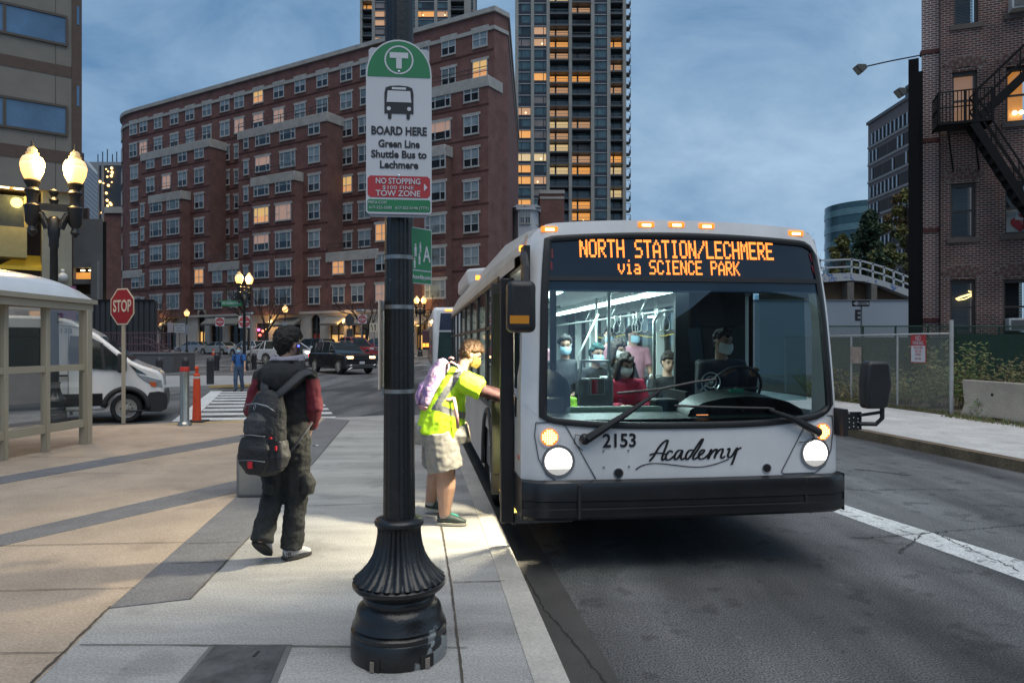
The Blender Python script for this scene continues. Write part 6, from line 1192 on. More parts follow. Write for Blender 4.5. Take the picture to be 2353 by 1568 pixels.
# ---------------------------------------------------------------- inside
TUBE = emi('bus_tube', (.80, 1.0, .95), 9, (.9, .9, .9))
for x, ys_ in ((1.86, ((1.35, 2.0), (2.15, 3.1), (3.3, 4.6), (4.8, 6.4), (6.6, 8.6))), (.70, ((2.3, 3.3), (3.5, 4.8), (5.0, 6.6), (6.8, 8.8)))):
    for y0, y1 in ys_: c = obj('ceiling_light', MB().box(x - .08, x + .08, y0 - .04, y1 + .04, 2.30, 2.36), CEIL, bus); obj('tube', MB().add([(x - .06, y0, 2.30), (x - .06, y1, 2.30), (x - .035, y1, 2.255), (x - .035, y0, 2.255), (x + .06, y0, 2.30), (x + .06, y1, 2.30), (x + .035, y1, 2.255), (x + .035, y0, 2.255)], [(0, 1, 2, 3), (4, 5, 6, 7), (3, 2, 6, 7), (0, 3, 7, 4), (1, 5, 6, 2)]), TUBE, c)
for y in (3.2, 5.8, 8.2):
    l = bpy.data.lights.new('bus_ceiling_lamp', 'AREA'); l.energy = 90; l.size = .5; l.size_y = 1.8; l.shape = 'RECTANGLE'; l.color = (.85, 1, .96); lo = bpy.data.objects.new('bus_ceiling_lamp', l); COL.objects.link(lo); lo.parent = bus; lo.location = (1.3, y, 2.25)
q = MB()
for x in (.62, 1.98): q.tube([(x, 1.9, 2.08), (x, 9.5, 2.08)], .016, 8)
for y in (2.2, 3.6, 5.0, 6.6): q.tube([(.62, y, 2.08), (.45, y, 2.34)], .014, 6).tube([(1.98, y, 2.08), (2.1, y, 2.34)], .014, 6)
q.tube([(1.20, 2.15, .9), (1.20, 2.15, 2.3)], .02, 8).tube([(1.20, 3.6, .26), (1.19, 3.6, 1.55), (1.45, 3.6, 2.08)], .015, 8).tube([(.45, 2.9, .9), (.40, 2.9, 1.5), (.62, 2.9, 2.08)], .017, 8).tube([(1.62, 4.4, .26), (1.62, 4.4, 2.34)], .019, 8).tube([(1.74, 2.3, .3), (1.74, 2.3, 1.95), (1.80, 2.3, 2.05), (1.98, 2.3, 2.08)], .019, 8); obj('grab_rail', q, STN, bus, smooth=True)
q = MB()
for i, y in enumerate((2.6, 2.9, 3.4, 3.8, 4.4)):
    for x in ((1.98,) if i % 2 else (1.98, 1.9)): q.box(x - .025, x + .025, y - .02, y + .02, 2.02, 2.1); q.tube([(x, y, 2.04), (x - .04, y, 1.94), (x - .035, y, 1.87), (x, y, 1.85), (x + .035, y, 1.87), (x + .04, y, 1.94), (x, y, 2.04)], .005, 5)
obj('hand_strap', q, STN, bus); q = MB()
q.tube([(2.50, y, 1.83 + .03 * math.sin(y * 2.4)) for y in [1.9 + .25 * i for i in range(26)]], .007, 5); obj('stop_cord', q, M('cord_yellow', (.75, .5, .05), .5, var=0), bus)
q = MB()
for k in range(8): yy = 1.78 + k * 1.29; q.box(2.45, 2.56, yy - .02, yy + .10, .5, 2.32); q.box(.03, .14, yy - .02, yy + .10, .5, 2.32)
obj('window_pillar', q, CEIL, bus); obj('side_lining', MB().box(2.50, 2.57, 1.7, 10.6, .26, 1.02).box(.03, .10, 1.9, 10.6, .26, 1.02).box(2.45, 2.56, 1.7, 10.6, 2.2, 2.36).box(.04, .15, 1.8, 10.6, 2.2, 2.36), GRY, bus)
SEATB = M('seat_grey', (.20, .21, .22), .55, var=.1); FAB = M('seat_fabric', (.03, .06, .22), .8, var=.8, scale=9)
def seat(x, y, rz=0., z=.26):
    t = thing('seat', None, None); t.parent = bus; t.location = (x, y, z); t.rotation_euler = (0, 0, rz); obj('cushion', MB().box(-.21, .21, -.22, .2, .40, .47), FAB, t, bevel=.02); obj('backrest', MB().box(-.21, .21, .18, .24, .44, .98), SEATB, t, bevel=.03); obj('pad', MB().box(-.17, .17, .165, .18, .5, .92), FAB, t); obj('handle', MB().tube([(-.17, .21, .95), (-.16, .21, 1.04), (.16, .21, 1.04), (.17, .21, .95)], .014, 6), STN, t, smooth=True); obj('stand', MB().box(-.05, .05, -.05, .1, 0, .42), TRIM, t); return t
SEATS = [(1.52, 2.95), (1.40, 3.65), (1.75, 3.85), (1.05, 3.95), (2.28, 3.4), (2.28, 4.4), (.35, 3.6), (.35, 4.6), (1.2, 5.6), (2.2, 5.6)]
for x, y in SEATS: seat(x, y)
q = MB().box(.86, 1.24, 2.10, 2.15, .26, 1.34); md = obj('modesty_panel', q, SEATB, bus, bevel=.03); obj('rail', MB().tube([(.88, 2.12, 1.30), (.90, 2.12, 1.52), (1.18, 2.12, 1.52), (1.22, 2.12, 1.30)], .018, 8), STN, md, smooth=True); obj('notice_frame', MB().box(.98, 1.14, 2.075, 2.09, 1.16, 1.34), STN, md); obj('red_notice', MB().box(.995, 1.06, 2.065, 2.074, 1.175, 1.325), SGR, md); obj('grey_notice', MB().box(1.065, 1.125, 2.065, 2.074, 1.175, 1.325), GRY, md)
# driver's cab
obj('cab_partition', MB().box(1.78, 2.52, 1.75, 1.80, .26, 2.30), DARK, bus); obj('cab_door', MB().box(1.66, 1.70, 1.15, 1.78, .26, 1.25), DARK, bus); obj('dark_post', MB().box(.40, .455, 1.18, 1.22, .26, 2.3).box(.235, .275, 1.4, 1.44, .26, 2.3), DARK, bus); obj('header_panel', MB().box(.1, 2.5, .55, .85, 2.16, 2.40), DARK, bus); obj('sun_visor', MB().box(1.50, 2.0, .62, .66, 1.84, 2.2), DARK, bus, bevel=.03)
DASHG = M('dash_green', (.013, .026, .023), .5, var=.15); obj('dashboard', MB().box(.12, 2.48, .36, .62, .3, 1.07).add([S(-.8, 1.10, -.06), S(.85, 1.10, -.06), (2.4, .85, 1.10), (.2, .85, 1.10), (.2, .85, .9), (2.4, .85, .9), (2.4, .3, .9), (.2, .3, .9)], [(0, 1, 2, 3), (3, 2, 5, 4), (0, 3, 4, 7), (1, 2, 5, 6)]), DASHG, bus)
obj('dash_ledge', MB().box(.48, 1.35, .86, .95, .95, 1.145), M('ledge_pale', (.28, .34, .25), .5, var=.1), bus, bevel=.02); q = MB()
for i in range(9): a = R(180 * i / 8); q.v += [(1.9 + .52 * math.cos(a), .40, 1.06 + .20 * math.sin(a) ** .8), (1.9 + .48 * math.cos(a), .78, 1.06 + .24 * math.sin(a) ** .8)]
q.f = [(2 * i, 2 * i + 1, 2 * i + 3, 2 * i + 2) for i in range(8)] + [tuple(2 * i + 1 for i in range(9))]; q.m = [0] * len(q.f); obj('instrument_hood', q, DASHG, bus, smooth=40)
q = MB(); c_ = Vector((2.02, .86, 1.30)); q.tube([c_ + Vector((.23 * math.cos(2 * math.pi * i / 28), -.09 * math.sin(2 * math.pi * i / 28), .20 * math.sin(2 * math.pi * i / 28))) for i in range(29)], .014, 6); q.tube([c_ + Vector((-.2, 0, 0)), c_ + Vector((.2, 0, 0))], .012, 5).tube([c_, c_ + Vector((0, -.2, -.3))], .03, 8); obj('steering_wheel', q, TRIM, bus, smooth=True)
obj('fare_box', MB().box(1.30, 1.52, .92, 1.12, .3, 1.20).box(.18, .45, .8, 1.05, .3, 1.24), DARK, bus, bevel=.02); t_ = obj('driver_seat', MB().box(1.86, 2.36, 1.35, 1.47, .7, 1.55).box(1.86, 2.36, 1.0, 1.40, .62, .74), M('driver_seat_blue', (.016, .022, .035), .8, var=.2), bus, bevel=.04)
obj('fan_guard', MB().tube([(1.76 + .085 * math.cos(2 * math.pi * i / 20), .8, 1.36 + .085 * math.sin(2 * math.pi * i / 20)) for i in range(21)], .006, 5).tube([(1.76 + .05 * math.cos(2 * math.pi * i / 20), .8, 1.36 + .05 * math.sin(2 * math.pi * i / 20)) for i in range(21)], .005, 5).ball((1.76, .8, 1.36), .025, 8), STN, bus); obj('green_pad', MB().box(1.85, 1.97, .60, .64, 1.24, 1.31), M('pad_green', (.01, .16, .09), .6, var=0), bus)
obj('cab_display', MB().box(1.50, 1.60, .47, .475, 1.09, 1.105), emi('cab_led', (1, .25, .04), 2.5), bus)
# kerb light over the front door
kl = obj('kerb_light', MB().box(.18, .32, .80, 1.2, 2.18, 2.22), emi('kerb_lamp', (1, .93, .75), 5), bus); l = bpy.data.lights.new('kerb_spot', 'SPOT'); l.energy = 800; l.spot_size = R(84); l.spot_blend = .5; l.shadow_soft_size = .10; l.color = (1, .88, .62); lo = bpy.data.objects.new('kerb_spot', l); COL.objects.link(lo); lo.parent = bus; lo.location = (.25, .88, 2.12)
d_ = Vector((-1.1, .15, -1.6)).normalized(); lo.rotation_euler = d_.to_track_quat('-Z', 'Y').to_euler()
# ================================================================== the bus queued behind it
b2 = thing('bus', 'second white bus queued behind, showing only its front left corner and lit marker lamps', 'bus', (-2.22, 20.2, 0), BUS_RZ); q = MB().box(0, 2.6, .25, 12, .3, 2.75); obj('body', q, WHT, b2, bevel=.10, seg=3); obj('windshield', MB().prism([(.12, 1.1), (2.48, 1.1), (2.42, 2.05), (.18, 2.05)], lambda x, z: (x, .235, z), lambda x, z: (x, .26, z)), M('far_windshield', (.025, .05, .05), .12, var=.4, scale=2), b2); obj('destination_sign', MB().prism([(.18, 2.10), (2.42, 2.10), (2.38, 2.58), (.22, 2.58)], lambda x, z: (x, .235, z), lambda x, z: (x, .26, z)), M('far_sign_glass', (.03, .04, .07), .2, var=.2), b2)
obj('marker_lamp', MB().box(.35, .55, .23, .27, 2.64, 2.69).box(1.1, 1.3, .23, .27, 2.66, 2.71), AMB, b2); obj('bumper', MB().box(-.01, 2.61, .15, .4, .3, .62), BUMP, b2, bevel=.03); obj('side_glass', MB().box(-.01, .01, .9, 11.5, 1.05, 2.3), M('far_side_glass', (.02, .02, .02), .15, var=.2), b2); m_ = obj('mirror', MB().box(-.30, -.10, .0, .12, 1.55, 2.1), M('mirror_maroon', (.08, .03, .03), .5, var=0), b2, bevel=.03); obj('indicator', MB().box(-.29, -.21, -.01, .0, 1.62, 1.72).box(-.19, -.12, -.01, .0, 1.62, 1.72), AMB, m_); obj('grab_bars', MB().tube([(.5, .3, 1.75), (1.6, .3, 1.85)], .02, 6).tube([(.4, .3, 1.6), (1.5, .3, 1.68)], .02, 6), STN, b2)
obj('headlight', MB().ball((.3, .26, .8), (.12, .04, .12), 12), M('lamp_off', (.4, .4, .4), .2, var=0), b2)
# ================================================================== PEOPLE
SKIN = M('skin_tan', (.36, .20, .13), .55, var=.08, scale=12); SKIN2 = M('skin_light', (.45, .27, .19), .55, var=.08, scale=12); HAIRK = M('hair_black', (.010, .008, .007), .7, var=.5, scale=30, bump=.6, bscale=80); HAIRB = M('hair_brown', (.085, .045, .02), .6, var=.5, scale=30, bump=.6, bscale=80); HAIRD = M('hair_dark_brown', (.022, .013, .009), .75, var=.4, scale=20, stretch=(4, 4, .6))
EYEM = M('eye_dark', (.02, .015, .012), .3, var=0); MASKB = M('mask_blue', (.36, .55, .66), .8, var=.06); MASKW = M('mask_white', (.62, .62, .60), .8, var=.05)
def merge(mb, t, Mx):
    o = len(mb.v); mb.v += [tuple(Mx @ Vector(v)) for v in t.v]; mb.f += [tuple(i + o for i in f) for f in t.f]; mb.m += t.m
def V(*a): return Vector(a)
def headmx(c, yaw, pitch): return Matrix.Translation(c) @ Matrix.Rotation(R(yaw), 4, 'Z') @ Matrix.Rotation(R(pitch), 4, 'X')      # local +y is the face
def head_mb(ears=True):
    t = MB(); t.ball((0, -.012, .03), (.074, .094, .088), 18).ball((0, .018, -.045), (.058, .066, .070), 16).ball((0, .045, -.085), (.034, .03, .026), 12)
    t.tube([(0, .080, .015), (0, .098, -.022), (0, .092, -.032)], [.009, .015, .012], 8); t.ball((0, .078, -.062), (.026, .016, .009), 10); t.ball((0, .074, .03), (.05, .018, .012), 10)
    if ears:
        for s in (-1, 1): t.ball((s * .077, -.012, -.008), (.010, .020, .032), 10)
    return t
def hand(mb, w, d, up, curl=.5, s=1.):        # wrist, direction of the fingers, back-of-hand normal
    d = d.normalized(); up = (up - d * up.dot(d)).normalized(); x = d.cross(up); P = lambda a, b, c: w + x * a * s + d * b * s + up * c * s
    mb.tube([P(0, -.02, 0), P(0, .03, 0), P(0, .085, 0)], [(.024, .02), (.038, .016), (.042, .013)], 10, ref=x)
    for i, (a, L) in enumerate(((-.032, .068), (-.011, .078), (.011, .073), (.031, .056))):
        c = curl; mb.tube([P(a, .08, 0), P(a * 1.05, .08 + L * .5, -.012 * c * 2), P(a * 1.05, .08 + L * (.95 - .45 * c), -.05 * c)], [.0095, .0088, .007], 7)
    mb.tube([P(-.03, .02, -.004), P(-.058, .05, -.014), P(-.06, .085, -.022)], [.013, .011, .008], 7)
def person(label, loc, rz, J, c, group=None):
    o = thing('person', label, 'person', loc, rz, group); vox = c.get('vox', .014); g = lambda k, d: c.get(k, d)
    HM = headmx(J['head'], J.get('yaw', 0), J.get('pitch', 0)); b = MB(); merge(b, head_mb(), HM); nk = J['neck']
    b.tube([HM @ V(0, -.025, -.03), HM @ V(0, -.03, -.10), nk + V(0, 0, -.06)], [.055, .054, .07], 12)
    sl = g('sleeve', 'long'); fa = g('arm', .044); skin = g('skin', SKIN)
    for s in 'LR':
        e, w, sh = J['elb' + s], J['wri' + s], J['sho' + s]; b.tube([sh.lerp(e, .2), e, e.lerp(w, .35), w], [fa, fa * .9, fa * .88, fa * .6], 10); dv = J.get('fing' + s, w - e); hand(b, w, dv, J.get('back' + s, V(0, 0, 1) if abs(dv.normalized().z) < .8 else V(0, 1, 0)), J.get('curl', .5), g('hand', 1.))
        # keep it one continuous surface under the clothes
        b.tube([sh, nk + V(0, 0, -.07)], .05, 8)
    hp_ = (J['hipL'] + J['hipR']) / 2; b.tube([nk + V(0, 0, -.05), hp_], [.09, .11], 10)
    for s in 'LR':
        h_, k_, a_ = J['hip' + s], J['kne' + s], J['ank' + s]; lr = g('leg', .06); b.tube([hp_, h_, k_, k_.lerp(a_, .3), a_, a_ + V(0, 0, -.03)], [.1, lr * 1.15, lr * .9, lr * .95, lr * .55, lr * .5], 10)
    remesh(b, 'body', skin, o, vox)
    # shirt
    m = MB(); t = g('torso', [(0, .175, .13), (.3, .165, .12), (.62, .19, .128), (.86, .175, .10), (1.0, .075, .065)]); top = nk; bot = hp_ + V(0, 0, g('hem', .0)); mid = J.get('chest'); pts = []; rs = []
    for f_, rx, ry in t:
        p = bot.lerp(top, f_)
        if mid is not None: p = (bot * (1 - f_) ** 2 + mid * 2 * f_ * (1 - f_) + top * f_ * f_)
        pts.append(p); rs.append((rx, ry))
    m.tube(pts, rs, 18, ref=J.get('xref', (1, 0, 0)))
    for s in 'LR':
        sh, e, w = J['sho' + s], J['elb' + s], J['wri' + s]; r0 = g('slv', .068); inn = pts[3].lerp(sh, .3)
        if sl == 'long': m.tube([inn, sh, sh.lerp(e, .5), e, e.lerp(w, .5), w.lerp(e, .08)], [r0 * 1.1, r0 * 1.12, r0, r0 * .92, r0 * .82, r0 * .66], 12)
        elif sl == 'short': m.tube([inn, sh, sh.lerp(e, .75)], [r0 * 1.1, r0 * 1.12, r0 * 1.08], 12)
    so = remesh(m, g('shirt_name', 'shirt'), g('shirt', GRY), o, vox, g('fold', .006), 9., fold=g('foldz', 1.))
    if g('shirt_fn', None): facemat(so, c['shirt_fn'])
    # trousers
    m = MB(); r = g('trouser', .085); m.tube([hp_ + V(0, 0, .10), hp_ + V(0, 0, .0), hp_ + V(0, 0, -.08)], [(r * 1.95, r * 1.45), (r * 2.05, r * 1.6), (r * 1.8, r * 1.5)], 16)
    for s in 'LR':
        h_, k_, a_ = J['hip' + s], J['kne' + s], J['ank' + s]
        if g('shorts', False): e_ = h_.lerp(k_, c['shorts']); m.tube([h_ + V(0, 0, .04), h_.lerp(e_, .5), e_], [r * 1.15, r * 1.18, r * 1.2], 14)
        else: m.tube([h_ + V(0, 0, .04), h_.lerp(k_, .5), k_, k_.lerp(a_, .5), a_ + V(0, 0, -.02)], [r * 1.15, r * 1.08, r * .92, r * .86, r * g('cuff', .8)], 14)
    remesh(m, g('trouser_name', 'trousers'), g('trousers', DARK), o, vox, g('fold', .006) * 1.3, 11., fold=g('foldz', 1.) * .8)
    if not g('noshoe', False):
        for s in 'LR':
            a_, tt = J['ank' + s], J['toe' + s]; hl = J.get('heel' + s, a_ + (a_ - tt) * .35 + V(0, 0, -.03)); shoe(o, a_, tt, hl, c)
    # hair and mask
    hm = MB(); hs = g('hairstyle', 'short'); rn = random.Random(hash(label) % 1000 if False else len(label)); 
    if hs != 'none':
        for i in range(g('clumps', 90)):
            th = rn.uniform(0, 2 * math.pi); ph = math.asin(rn.uniform(-.62 if math.sin(th) < .1 else -.3, 1)); d = V(math.cos(ph) * math.cos(th), math.cos(ph) * math.sin(th), math.sin(ph))
            if d.y > .45 and d.z < .42: continue
            if abs(d.x) > .5 and d.y > -.22 and d.z < .12: continue
            p = V(d.x * .080, d.y * .098 - .012, d.z * .094 + .032); hm.ball(HM @ p, rn.uniform(.018, .030) * g('hairsize', 1.), 7)
        hm.ball(HM @ V(0, -.025, .045), .082, 12)
        if hs == 'short': hm.ball(HM @ V(0, -.05, -.03), (.066, .056, .075), 12)
        if hs == 'long':
            for i in range(14):
                q0 = V(.084 * math.sin(R(-98 + 196 * i / 13)), -.092 * math.cos(R(-98 + 196 * i / 13)) - .0, .03); hm.tube([HM @ q0, HM @ (q0 * 1.08 + V(0, 0, -.12)), HM @ (q0 * 1.1 + V(0, 0, -.25)), HM @ (q0 * 1.0 + V(0, .02, -g('hairlen', .36)))], [.03, .032, .030, .018], 7)
        remesh(hm, g('hair_name', 'hair'), g('hair', HAIRK), o, min(vox, .010), g('curl_amp', .003), 60, 0)
    if g('mask', None):
        q = MB(); n1, n2 = 10, 7; G = []
        for i in range(n1 + 1):
            for j in range(n2 + 1):
                a = R(-78 + 156 * i / n1); z = -.105 + .098 * j / n2; bul = .012 * math.sin(math.pi * j / n2); G.append(HM @ V((.067 + bul) * math.sin(a), .012 + (.078 + bul * 1.4 + (.012 if abs(a) < .5 else 0)) * math.cos(a), z + .012 * (1 - math.cos(a))))
        q.v = [tuple(p) for p in G]; q.f = [(i * (n2 + 1) + j, (i + 1) * (n2 + 1) + j, (i + 1) * (n2 + 1) + j + 1, i * (n2 + 1) + j + 1) for i in range(n1) for j in range(n2)]; q.m = [0] * len(q.f)
        for s in (-1, 1): q.tube([HM @ V(s * .07, .03, -.02), HM @ V(s * .085, -.02, .025), HM @ V(s * .082, -.035, -.0)], .002, 4).tube([HM @ V(s * .068, .03, -.09), HM @ V(s * .082, -.03, -.03)], .002, 4)
        obj('mask', q, c['mask'], o, smooth=True)
    q = MB()
    for s in (-1, 1): q.ball(HM @ V(s * .031, .074, .008), (.012, .008, .007), 8)
    obj('eyes', q, EYEM, o); q = MB()
    for s in (-1, 1): q.tube([HM @ V(s * .012, .084, .026), HM @ V(s * .032, .082, .031), HM @ V(s * .05, .07, .025)], .004, 5)
    obj('eyebrows', q, g('hair', HAIRK), o); return o
def shoe(o, a, t, hl, c):
    d = (t - hl); L = d.length; d = d.normalized(); x = d.cross(V(0, 0, 1)).normalized(); u = x.cross(d).normalized(); q = MB(); F = lambda f, z: hl + d * L * f + u * z
    q.tube([F(-.02, .035), F(.15, .045), F(.45, .048), F(.75, .036), F(.98, .022)], [(.032, .036), (.038, .045), (.044, .046), (.046, .034), (.030, .020)], 12, ref=x); q.tube([F(.12, .05), a + V(0, 0, .02)], [(.038, .042), (.042, .042)], 10, ref=x)
    sh_ = remesh(q, 'shoe', c.get('shoe', TRIM), o, .009, 0, 1, 1); q = MB(); n = 10
    for zz in (0, 1):
        for i in range(n + 1): f_ = i / n; w = (.034 + .016 * math.sin(math.pi * min(1, f_ * 1.05)) + .004) * (1 if f_ < .93 else .72); q.v += [tuple(F(f_ * 1.04 - .03, .022 * zz - .004) + x * w), tuple(F(f_ * 1.04 - .03, .022 * zz - .004) - x * w)]
    m_ = 2 * (n + 1)
    for i in range(n): k = 2 * i; q.f += [(k, k + 1, k + 3, k + 2), (m_ + k, m_ + k + 2, m_ + k + 3, m_ + k + 1), (k, k + 2, m_ + k + 2, m_ + k), (k + 1, m_ + k + 1, m_ + k + 3, k + 3)]; q.m += [0] * 4
    q.f += [(0, m_, m_ + 1, 1), (2 * n, 2 * n + 1, m_ + 2 * n + 1, m_ + 2 * n)]; q.m += [0] * 2; obj('sole', q, c.get('sole', RUB), sh_)
    if c.get('accent'): obj('shoe_panel', MB().tube([F(.2, .03) - x * .046, F(.45, .045) - x * .049, F(.7, .03) - x * .047], [.008, .011, .006], 6).tube([F(.45, .095), F(.62, .082), F(.72, .07)], [.014, .014, .01], 6), c['accent'], sh_, smooth=True)
def facemat(o, fn):
    me = o.data; idx = [fn(p.center, p.normal) for p in me.polygons]; me.polygons.foreach_set('material_index', idx)
# ---------------------------------------------------------------- man walking away with the big backpack
JK = M('hoodie_black', (.013, .0135, .015), .85, var=.25, scale=14, bump=.3, bscale=200); SLV = M('sleeve_maroon', (.13, .010, .022), .8, var=.2, scale=14, bump=.3, bscale=220); TRK = M('trousers_charcoal', (.019, .021, .022), .85, var=.35, scale=9, bump=.4, bscale=90); HOODL = M('hood_lining', (.23, .22, .27), .9, var=.15)
J = dict(head=V(.035, .04, 1.695), yaw=-38, pitch=-4, neck=V(.02, .02, 1.535), shoL=V(-.185, .03, 1.425), shoR=V(.205, .0, 1.435), elbL=V(-.262, .02, 1.17), elbR=V(.252, -.02, 1.20), wriL=V(-.17, .2, 1.0), wriR=V(.16, .2, 1.03), fingL=V(.5, .6, -.6), fingR=V(-.5, .6, -.6), hipL=V(-.075, .02, .93), hipR=V(.10, .0, .93), kneL=V(-.088, .035, .53), kneR=V(.09, .05, .52),
         ankL=V(-.128, -.13, .205), toeL=V(-.13, .04, .028), heelL=V(-.16, -.15, .17), ankR=V(.055, .03, .105), toeR=V(.165, .15, .012), heelR=V(.015, -.02, .012), chest=V(.03, -.01, 1.25))
man = person('man in black hoodie with maroon sleeves walking away along the sidewalk', (-1.80, 5.66, 0), 0, J,
             dict(skin=SKIN2, shirt=[JK, SLV], shirt_name='hoodie', shirt_fn=lambda c, n: 1 if (c.x > .20 or c.x < -.19) and c.z < 1.43 - abs(c.x) * .0 else 0, trousers=TRK, trouser=.098, cuff=.9, fold=.011, foldz=1.6, vox=.010, slv=.073, torso=[(0, .19, .15), (.3, .18, .14), (.6, .195, .145), (.86, .185, .115), (1.0, .085, .08)], hem=.04,
                  hair=HAIRK, hairsize=1.2, clumps=300, curl_amp=.012, mask=M('mask_black', (.02, .02, .022), .8, var=0), shoe=M('shoe_white', (.45, .45, .47), .55, var=.12, scale=20), sole=M('sole_black', (.03, .03, .03), .8, var=.1), accent=M('shoe_grey', (.10, .10, .11), .6, var=0)))
m = MB(); m.tube([(-.07, -.04, 1.54), (-.11, -.10, 1.47), (.02, -.16, 1.40), (.14, -.09, 1.47), (.125, .0, 1.55)], [.055, .075, .09, .075, .05], 12).ball((.015, -.12, 1.44), (.155, .12, .115), 16).tube([(-.085, .03, 1.585), (-.05, -.075, 1.575), (.03, -.10, 1.57), (.11, -.06, 1.58), (.135, .03, 1.59)], .032, 10); obj_h = remesh(m, 'hood', [JK, HOODL], man, .010, .006, 12); facemat(obj_h, lambda c, n: 1 if c.z > 1.572 else 0)
for x in (.205, -.09): remesh(MB().tube([(x - .03, -.02, .68), (x, -.02, .61), (x - .01, -.02, .53)], [(.05, .06), (.055, .085), (.05, .07)], 10), 'cargo_pocket', TRK, man, .010, .006, 14)
obj('earphone', MB().ball((.118, .0, 1.685), .010, 8), emi('earphone_blue', (.02, .06, 1), 2), man)
text('AIR', .05, SGK, man, name='shoe_lettering', loc=(.04, -.052, .052), rot=(R(90), 0, R(38)), width=.085)
BPK = M('backpack_black', (.016, .017, .020), .6, var=.4, scale=8, bump=.4, bscale=70); BPG = M('backpack_grey', (.035, .036, .04), .55, var=.3, scale=9, bump=.3, bscale=90); RTAG = M('red_tag', (.55, .02, .03), .6, var=0); ZIP = M('zip_grey', (.22, .25, .28), .4, .4, var=.1)
bp_ = thing('backpack', 'big black backpack with red tags on the back of the man with maroon sleeves', 'backpack', (-1.80 - .07, 5.66 - .235, .055), R(-14)); bp_.scale = (.96, 1, .945)
def puff(pts, rs, name, m, par, **k):
    q = MB(); q.tube(pts, rs, 20, ref=(1, 0, 0)); return remesh(q, name, m, par, .009, k.get('d', .006), 16, 2)
puff([(0, 0, .70), (0, .0, .74), (.0, 0, .86), (.01, 0, 1.05), (.02, .01, 1.22), (.03, .03, 1.34), (.035, .04, 1.37)], [(.10, .07), (.165, .115), (.178, .125), (.172, .12), (.155, .10), (.11, .07), (.05, .04)], 'main_compartment', BPK, bp_)
puff([(-.02, -.09, .72), (-.02, -.10, .80), (-.02, -.105, .92), (-.02, -.09, 1.0), (-.02, -.07, 1.03)], [(.08, .03), (.135, .05), (.14, .055), (.12, .045), (.06, .02)], 'front_pocket', BPK, bp_); puff([(-.02, -.09, .98), (-.015, -.10, 1.05), (-.01, -.095, 1.14), (-.01, -.07, 1.20)], [(.07, .03), (.105, .045), (.10, .04), (.05, .02)], 'upper_pocket', BPG, bp_)
for s in (-1, 1): puff([(s * .15, .0, .76), (s * .165, 0, .85), (s * .16, 0, .98)], [(.03, .06), (.045, .08), (.03, .06)], 'side_pocket', BPG, bp_)
q = MB().tube([(-.12, -.075, 1.22), (-.09, -.10, 1.265), (.0, -.105, 1.275), (.08, -.09, 1.255), (.13, -.06, 1.21)], .006, 6).tube([(-.13, -.12, 1.02), (-.02, -.155, 1.035), (.09, -.125, 1.02)], .004, 5).tube([(-.13, -.15, .83), (-.02, -.165, .84), (.1, -.15, .83)], .003, 5).tube([(-.02, -.11, 1.25), (-.01, -.118, 1.22), (.0, -.11, 1.25), (-.01, -.108, 1.265)], .004, 5); pieces('zip', q, ZIP, bp_, smooth=True)
obj('red_tag', MB().box(-.035, .005, -.163, -.156, .775, .83), RTAG, bp_); obj('red_tag', MB().box(.115, .132, -.105, -.095, 1.0, 1.015), RTAG, bp_); obj('red_tag', MB().box(.150, .165, -.09, -.08, .91, .945), RTAG, bp_)
STR = M('strap_charcoal', (.035, .037, .042), .7, var=.2)
q = MB().tube([(.02, -.02, 1.30), (-.02, .03, 1.40), (-.055, .11, 1.50), (-.06, .2, 1.515), (-.05, .33, 1.46), (-.06, .38, 1.2)], [(.032, .010), (.038, .012), (.04, .012), (.038, .012), (.034, .01), (.03, .01)], 8, ref=(1, 0, 0)); q.tube([(.06, -.02, 1.28), (.15, .02, 1.37), (.265, .10, 1.50), (.27, .2, 1.515), (.26, .32, 1.46), (.25, .38, 1.2)], [(.032, .010), (.038, .012), (.04, .012), (.038, .012), (.034, .01), (.03, .01)], 8, ref=(1, 0, 0)); q.tube([(.15, .02, .80), (.22, .12, .95), (.275, .24, 1.1)], [(.012, .004)] * 3, 6); pieces('strap', q, STR, bp_, smooth=True)
q = MB().tube([(.0, .03, 1.36), (.0, .03, 1.41), (.05, .04, 1.41), (.055, .045, 1.36)], .009, 6); obj('grab_handle', q, STR, bp_, smooth=True)
# ---------------------------------------------------------------- woman in the hi-vis shirt leaning into the bus door
HIV = M('hivis_yellow', (.46, .78, .02), .75, var=.08, scale=8, bump=.25, bscale=120); REFL = M('reflective_grey', (.16, .165, .17), .45, .1, var=.1); SHO = M('shorts_grey', (.24, .235, .22), .85, var=.12, scale=14, bump=.3, bscale=160); MAR = M('sleeve_plum', (.032, .007, .009), .8, var=.15, scale=14); MASKY = M('mask_patterned', (.20, .125, .02), .8, var=.9, scale=30)
J = dict(head=V(.215, .0, 1.60), yaw=-80, pitch=-26, neck=V(.10, .0, 1.455), shoL=V(.13, .15, 1.36), shoR=V(.165, -.16, 1.345), elbR=V(.375, -.19, 1.245), elbL=V(.34, .12, 1.26), wriR=V(.62, -.15, 1.16), wriL=V(.58, .05, 1.2), hipL=V(-.10, .10, .84), hipR=V(-.085, -.10, .84), kneL=V(-.13, .24, .48), kneR=V(-.015, -.10, .47),
         ankL=V(-.22, .36, .12), toeL=V(-.03, .35, .012), heelL=V(-.27, .37, .05), ankR=V(-.035, -.10, .10), toeR=V(.175, -.12, .012), heelR=V(-.095, -.09, .012), chest=V(-.03, 0, 1.22), xref=(0, -1, 0))
